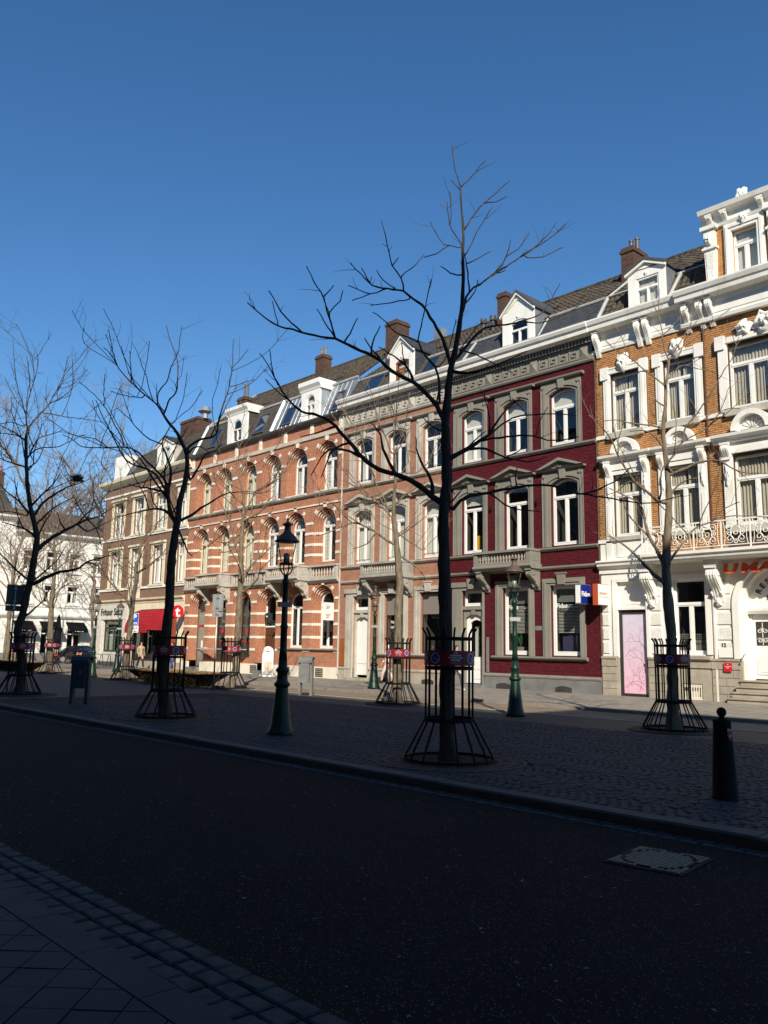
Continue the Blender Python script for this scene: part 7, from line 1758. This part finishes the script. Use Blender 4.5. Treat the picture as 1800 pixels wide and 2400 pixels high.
# ------------------------------------------------------------------ cafe terrace, parasols, bench, bicycle, car
def chair_proto():
    g = thing('folding_chair', '', 'chair')
    for k in range(4): MB().wbox(-.2, .2, -.2 + k * .1, -.13 + k * .1, .44, .455).build('seat_slat', 'orange_slat', g)
    for k in range(3): MB().wbox(-.2, .2, .2 + .02 * k, .212 + .02 * k, .6 + k * .1, .67 + k * .1).build('back_slat', 'orange_slat', g)
    for s in (-.21, .21):
        MB().tube([(s, -.24, 0), (s, .26, .88)], .012, 5).build('leg', 'steel', g); MB().tube([(s * .93, .24, 0), (s * .93, -.2, .45)], .012, 5).build('leg', 'steel', g)
    return g
ch = chair_proto(); cl = [(183, 66, .5, 'orange folding cafe chair nearest the lamp post'), (172, 67.5, 2.4, 'orange folding cafe chair beside the black car'), (160, 66, .3, 'orange folding cafe chair, third from the lamp post'), (148, 68, 1.2, 'orange folding cafe chair left of the middle of the terrace'), (138, 66, 3.4, 'orange folding cafe chair next to the folded parasol'), (24, 62, .6, 'orange folding cafe chair at the left edge behind the sign pole'), (38, 63, 2.5, 'orange folding cafe chair behind the leftmost trunk')]
for i, (u, dp, r, lb) in enumerate(cl):
    o = ch if i == 0 else copy_tree(ch); x, y, z = at(u, dp); o.location = (x, y, .042 if y > 21.3 else -.03); o.rotation_euler = (0, 0, r); o['label'] = lb; o['group'] = 'orange cafe chairs'
for i, (u, dp, lb) in enumerate(((166, 66.8, 'small round cafe table among the orange chairs'), (31, 62.4, 'small round cafe table at the left edge'))):
    x, y, z = at(u, dp); g = thing('cafe_table', lb, 'table', (x, y, .042 if y > 21.3 else -.03), group='cafe tables'); MB().lathe([(.33, .7), (.35, .71), (.35, .73), (.02, .735)], n=18).build('table_top', 'steel', g); MB().lathe([(.22, 0), (.2, .02), (.03, .04), (.025, .7)], n=12).build('pedestal', 'iron_black', g)
for u, dp, lb in ((133, 63, 'folded black parasol before the cafe'), (40, 61, 'folded black parasol behind the leftmost trunk')):
    x, y, z = at(u, dp); g = thing('folded_parasol', lb, 'parasol', (x, y, .04 if y > 21.3 else -.03), group='folded parasols'); MB().lathe([(.28, 0), (.28, .08), (.04, .1), (.03, 3.75)], n=10).build('pole', 'iron_black', g); b = MB(); b.lathe([(.03, 3.75), (.12, 3.5), (.22, 2.8), (.28, 2.0), (.27, 1.3), (.16, 1.1)], n=14); b.v = [(x_ * (1 + .18 * math.sin(7 * math.atan2(y_, x_))), y_ * (1 + .18 * math.sin(7 * math.atan2(y_, x_))), z_) for x_, y_, z_ in b.v]; b.build('canopy', 'awning_black', g)
g = thing('bench', 'green slatted bench under the snack bar window', 'bench', (-59.7, 27.2, .058))
for k in range(4): MB().wbox(-1.5, 1.5, -.22 + k * .11, -.14 + k * .11, .8, .835).build('slat', 'lamp_green2', g)
for x in (-1.3, 0, 1.3): MB().tube([(x, -.18, 0), (x, -.05, .79)], .025, 6).build('leg', 'iron_black', g); MB().tube([(x, .16, 0), (x, .05, .79)], .025, 6).build('leg', 'iron_black', g)
x, y, z = at(208, 60.5); g = thing('bicycle', 'black bicycle parked by the corner behind the left lamp post', 'bicycle', (x, min(y, 27.6), .042), .5)
for xx in (-.53, .53):
    w_ = MB(); w_.tube([(xx + .33 * math.cos(k * .2618), 0, .345 + .33 * math.sin(k * .2618)) for k in range(25)], .016, 5); W_ = w_.build('wheel', 'rubber', g); s_p = MB()
    for k in range(10): s_p.tube([(xx, 0, .345), (xx + .32 * math.cos(k * .628), 0, .345 + .32 * math.sin(k * .628))], .003, 3)
    s_p.build('spokes', 'steel', W_)
fb = MB()
for q in (((-.53, 0, .345), (-.1, 0, .32), (-.22, 0, .85)), ((-.22, 0, .8), (.36, 0, .82), (-.1, 0, .32)), ((-.53, 0, .345), (-.22, 0, .8)), ((.53, 0, .345), (.36, 0, .82), (.32, 0, 1.0))): fb.tube(q, .016, 6)
fb.build('frame', 'iron_black', g); MB().tube([(.22, -.28, 1.02), (.33, -.15, 1.03), (.33, .15, 1.03), (.22, .28, 1.02)], .012, 6).build('handlebar', 'steel', g); MB().wbox(-.33, -.1, -.07, .07, .88, .93).build('saddle', 'rubber', g)
x, y, z = at(186, 69); g = thing('parked_car', 'black parked car partly hidden behind the cafe chairs', 'car', (x, y, .04), R_(75))
pr = [(-2.1, .3), (-2.15, .65), (-1.9, .85), (-1.35, .95), (-.75, 1.38), (.6, 1.42), (1.35, 1.0), (2.0, .9), (2.12, .6), (2.08, .3)]
b = MB(); n = len(pr)
b.add([(x_, (-.85 if z_ < 1 else -.68), z_) for x_, z_ in pr] + [(x_, (.85 if z_ < 1 else .68), z_) for x_, z_ in pr], [(i, i + n, (i + 1) % n + n, (i + 1) % n) for i in range(n)] + [tuple(range(n)), tuple(range(2 * n - 1, n - 1, -1))]); b.build('body', 'car_black', g)
for s in (-1, 1): MB().add([], []); q = MB(); q.add([(x_, s * (.79 if z_ < 1.1 else .7), z_) for x_, z_ in ((-1.15, 1.0), (1.15, 1.02), (.55, 1.36), (-.7, 1.33))], [(0, 1, 2, 3)]); q.build('side_window', 'sky_glass', g)
for xx in (-1.35, 1.35):
    for s in (-1, 1): q = MB(); q.tube([(xx, s * .68, .32), (xx, s * .88, .32)], .32, 16); W_ = q.build('wheel', 'rubber', g); q = MB(); q.tube([(xx, s * .86, .32), (xx, s * .9, .32)], .19, 12); q.build('rim', 'steel', W_)
for s in (-1, 1): MB().wbox(2.0, 2.1, s * .6 - .14, s * .6 + .14, .62, .76).build('headlight', 'sign_white', g); MB().wbox(-2.16, -2.08, s * .6 - .14, s * .6 + .14, .64, .8).build('tail_light', 'sign_red', g)
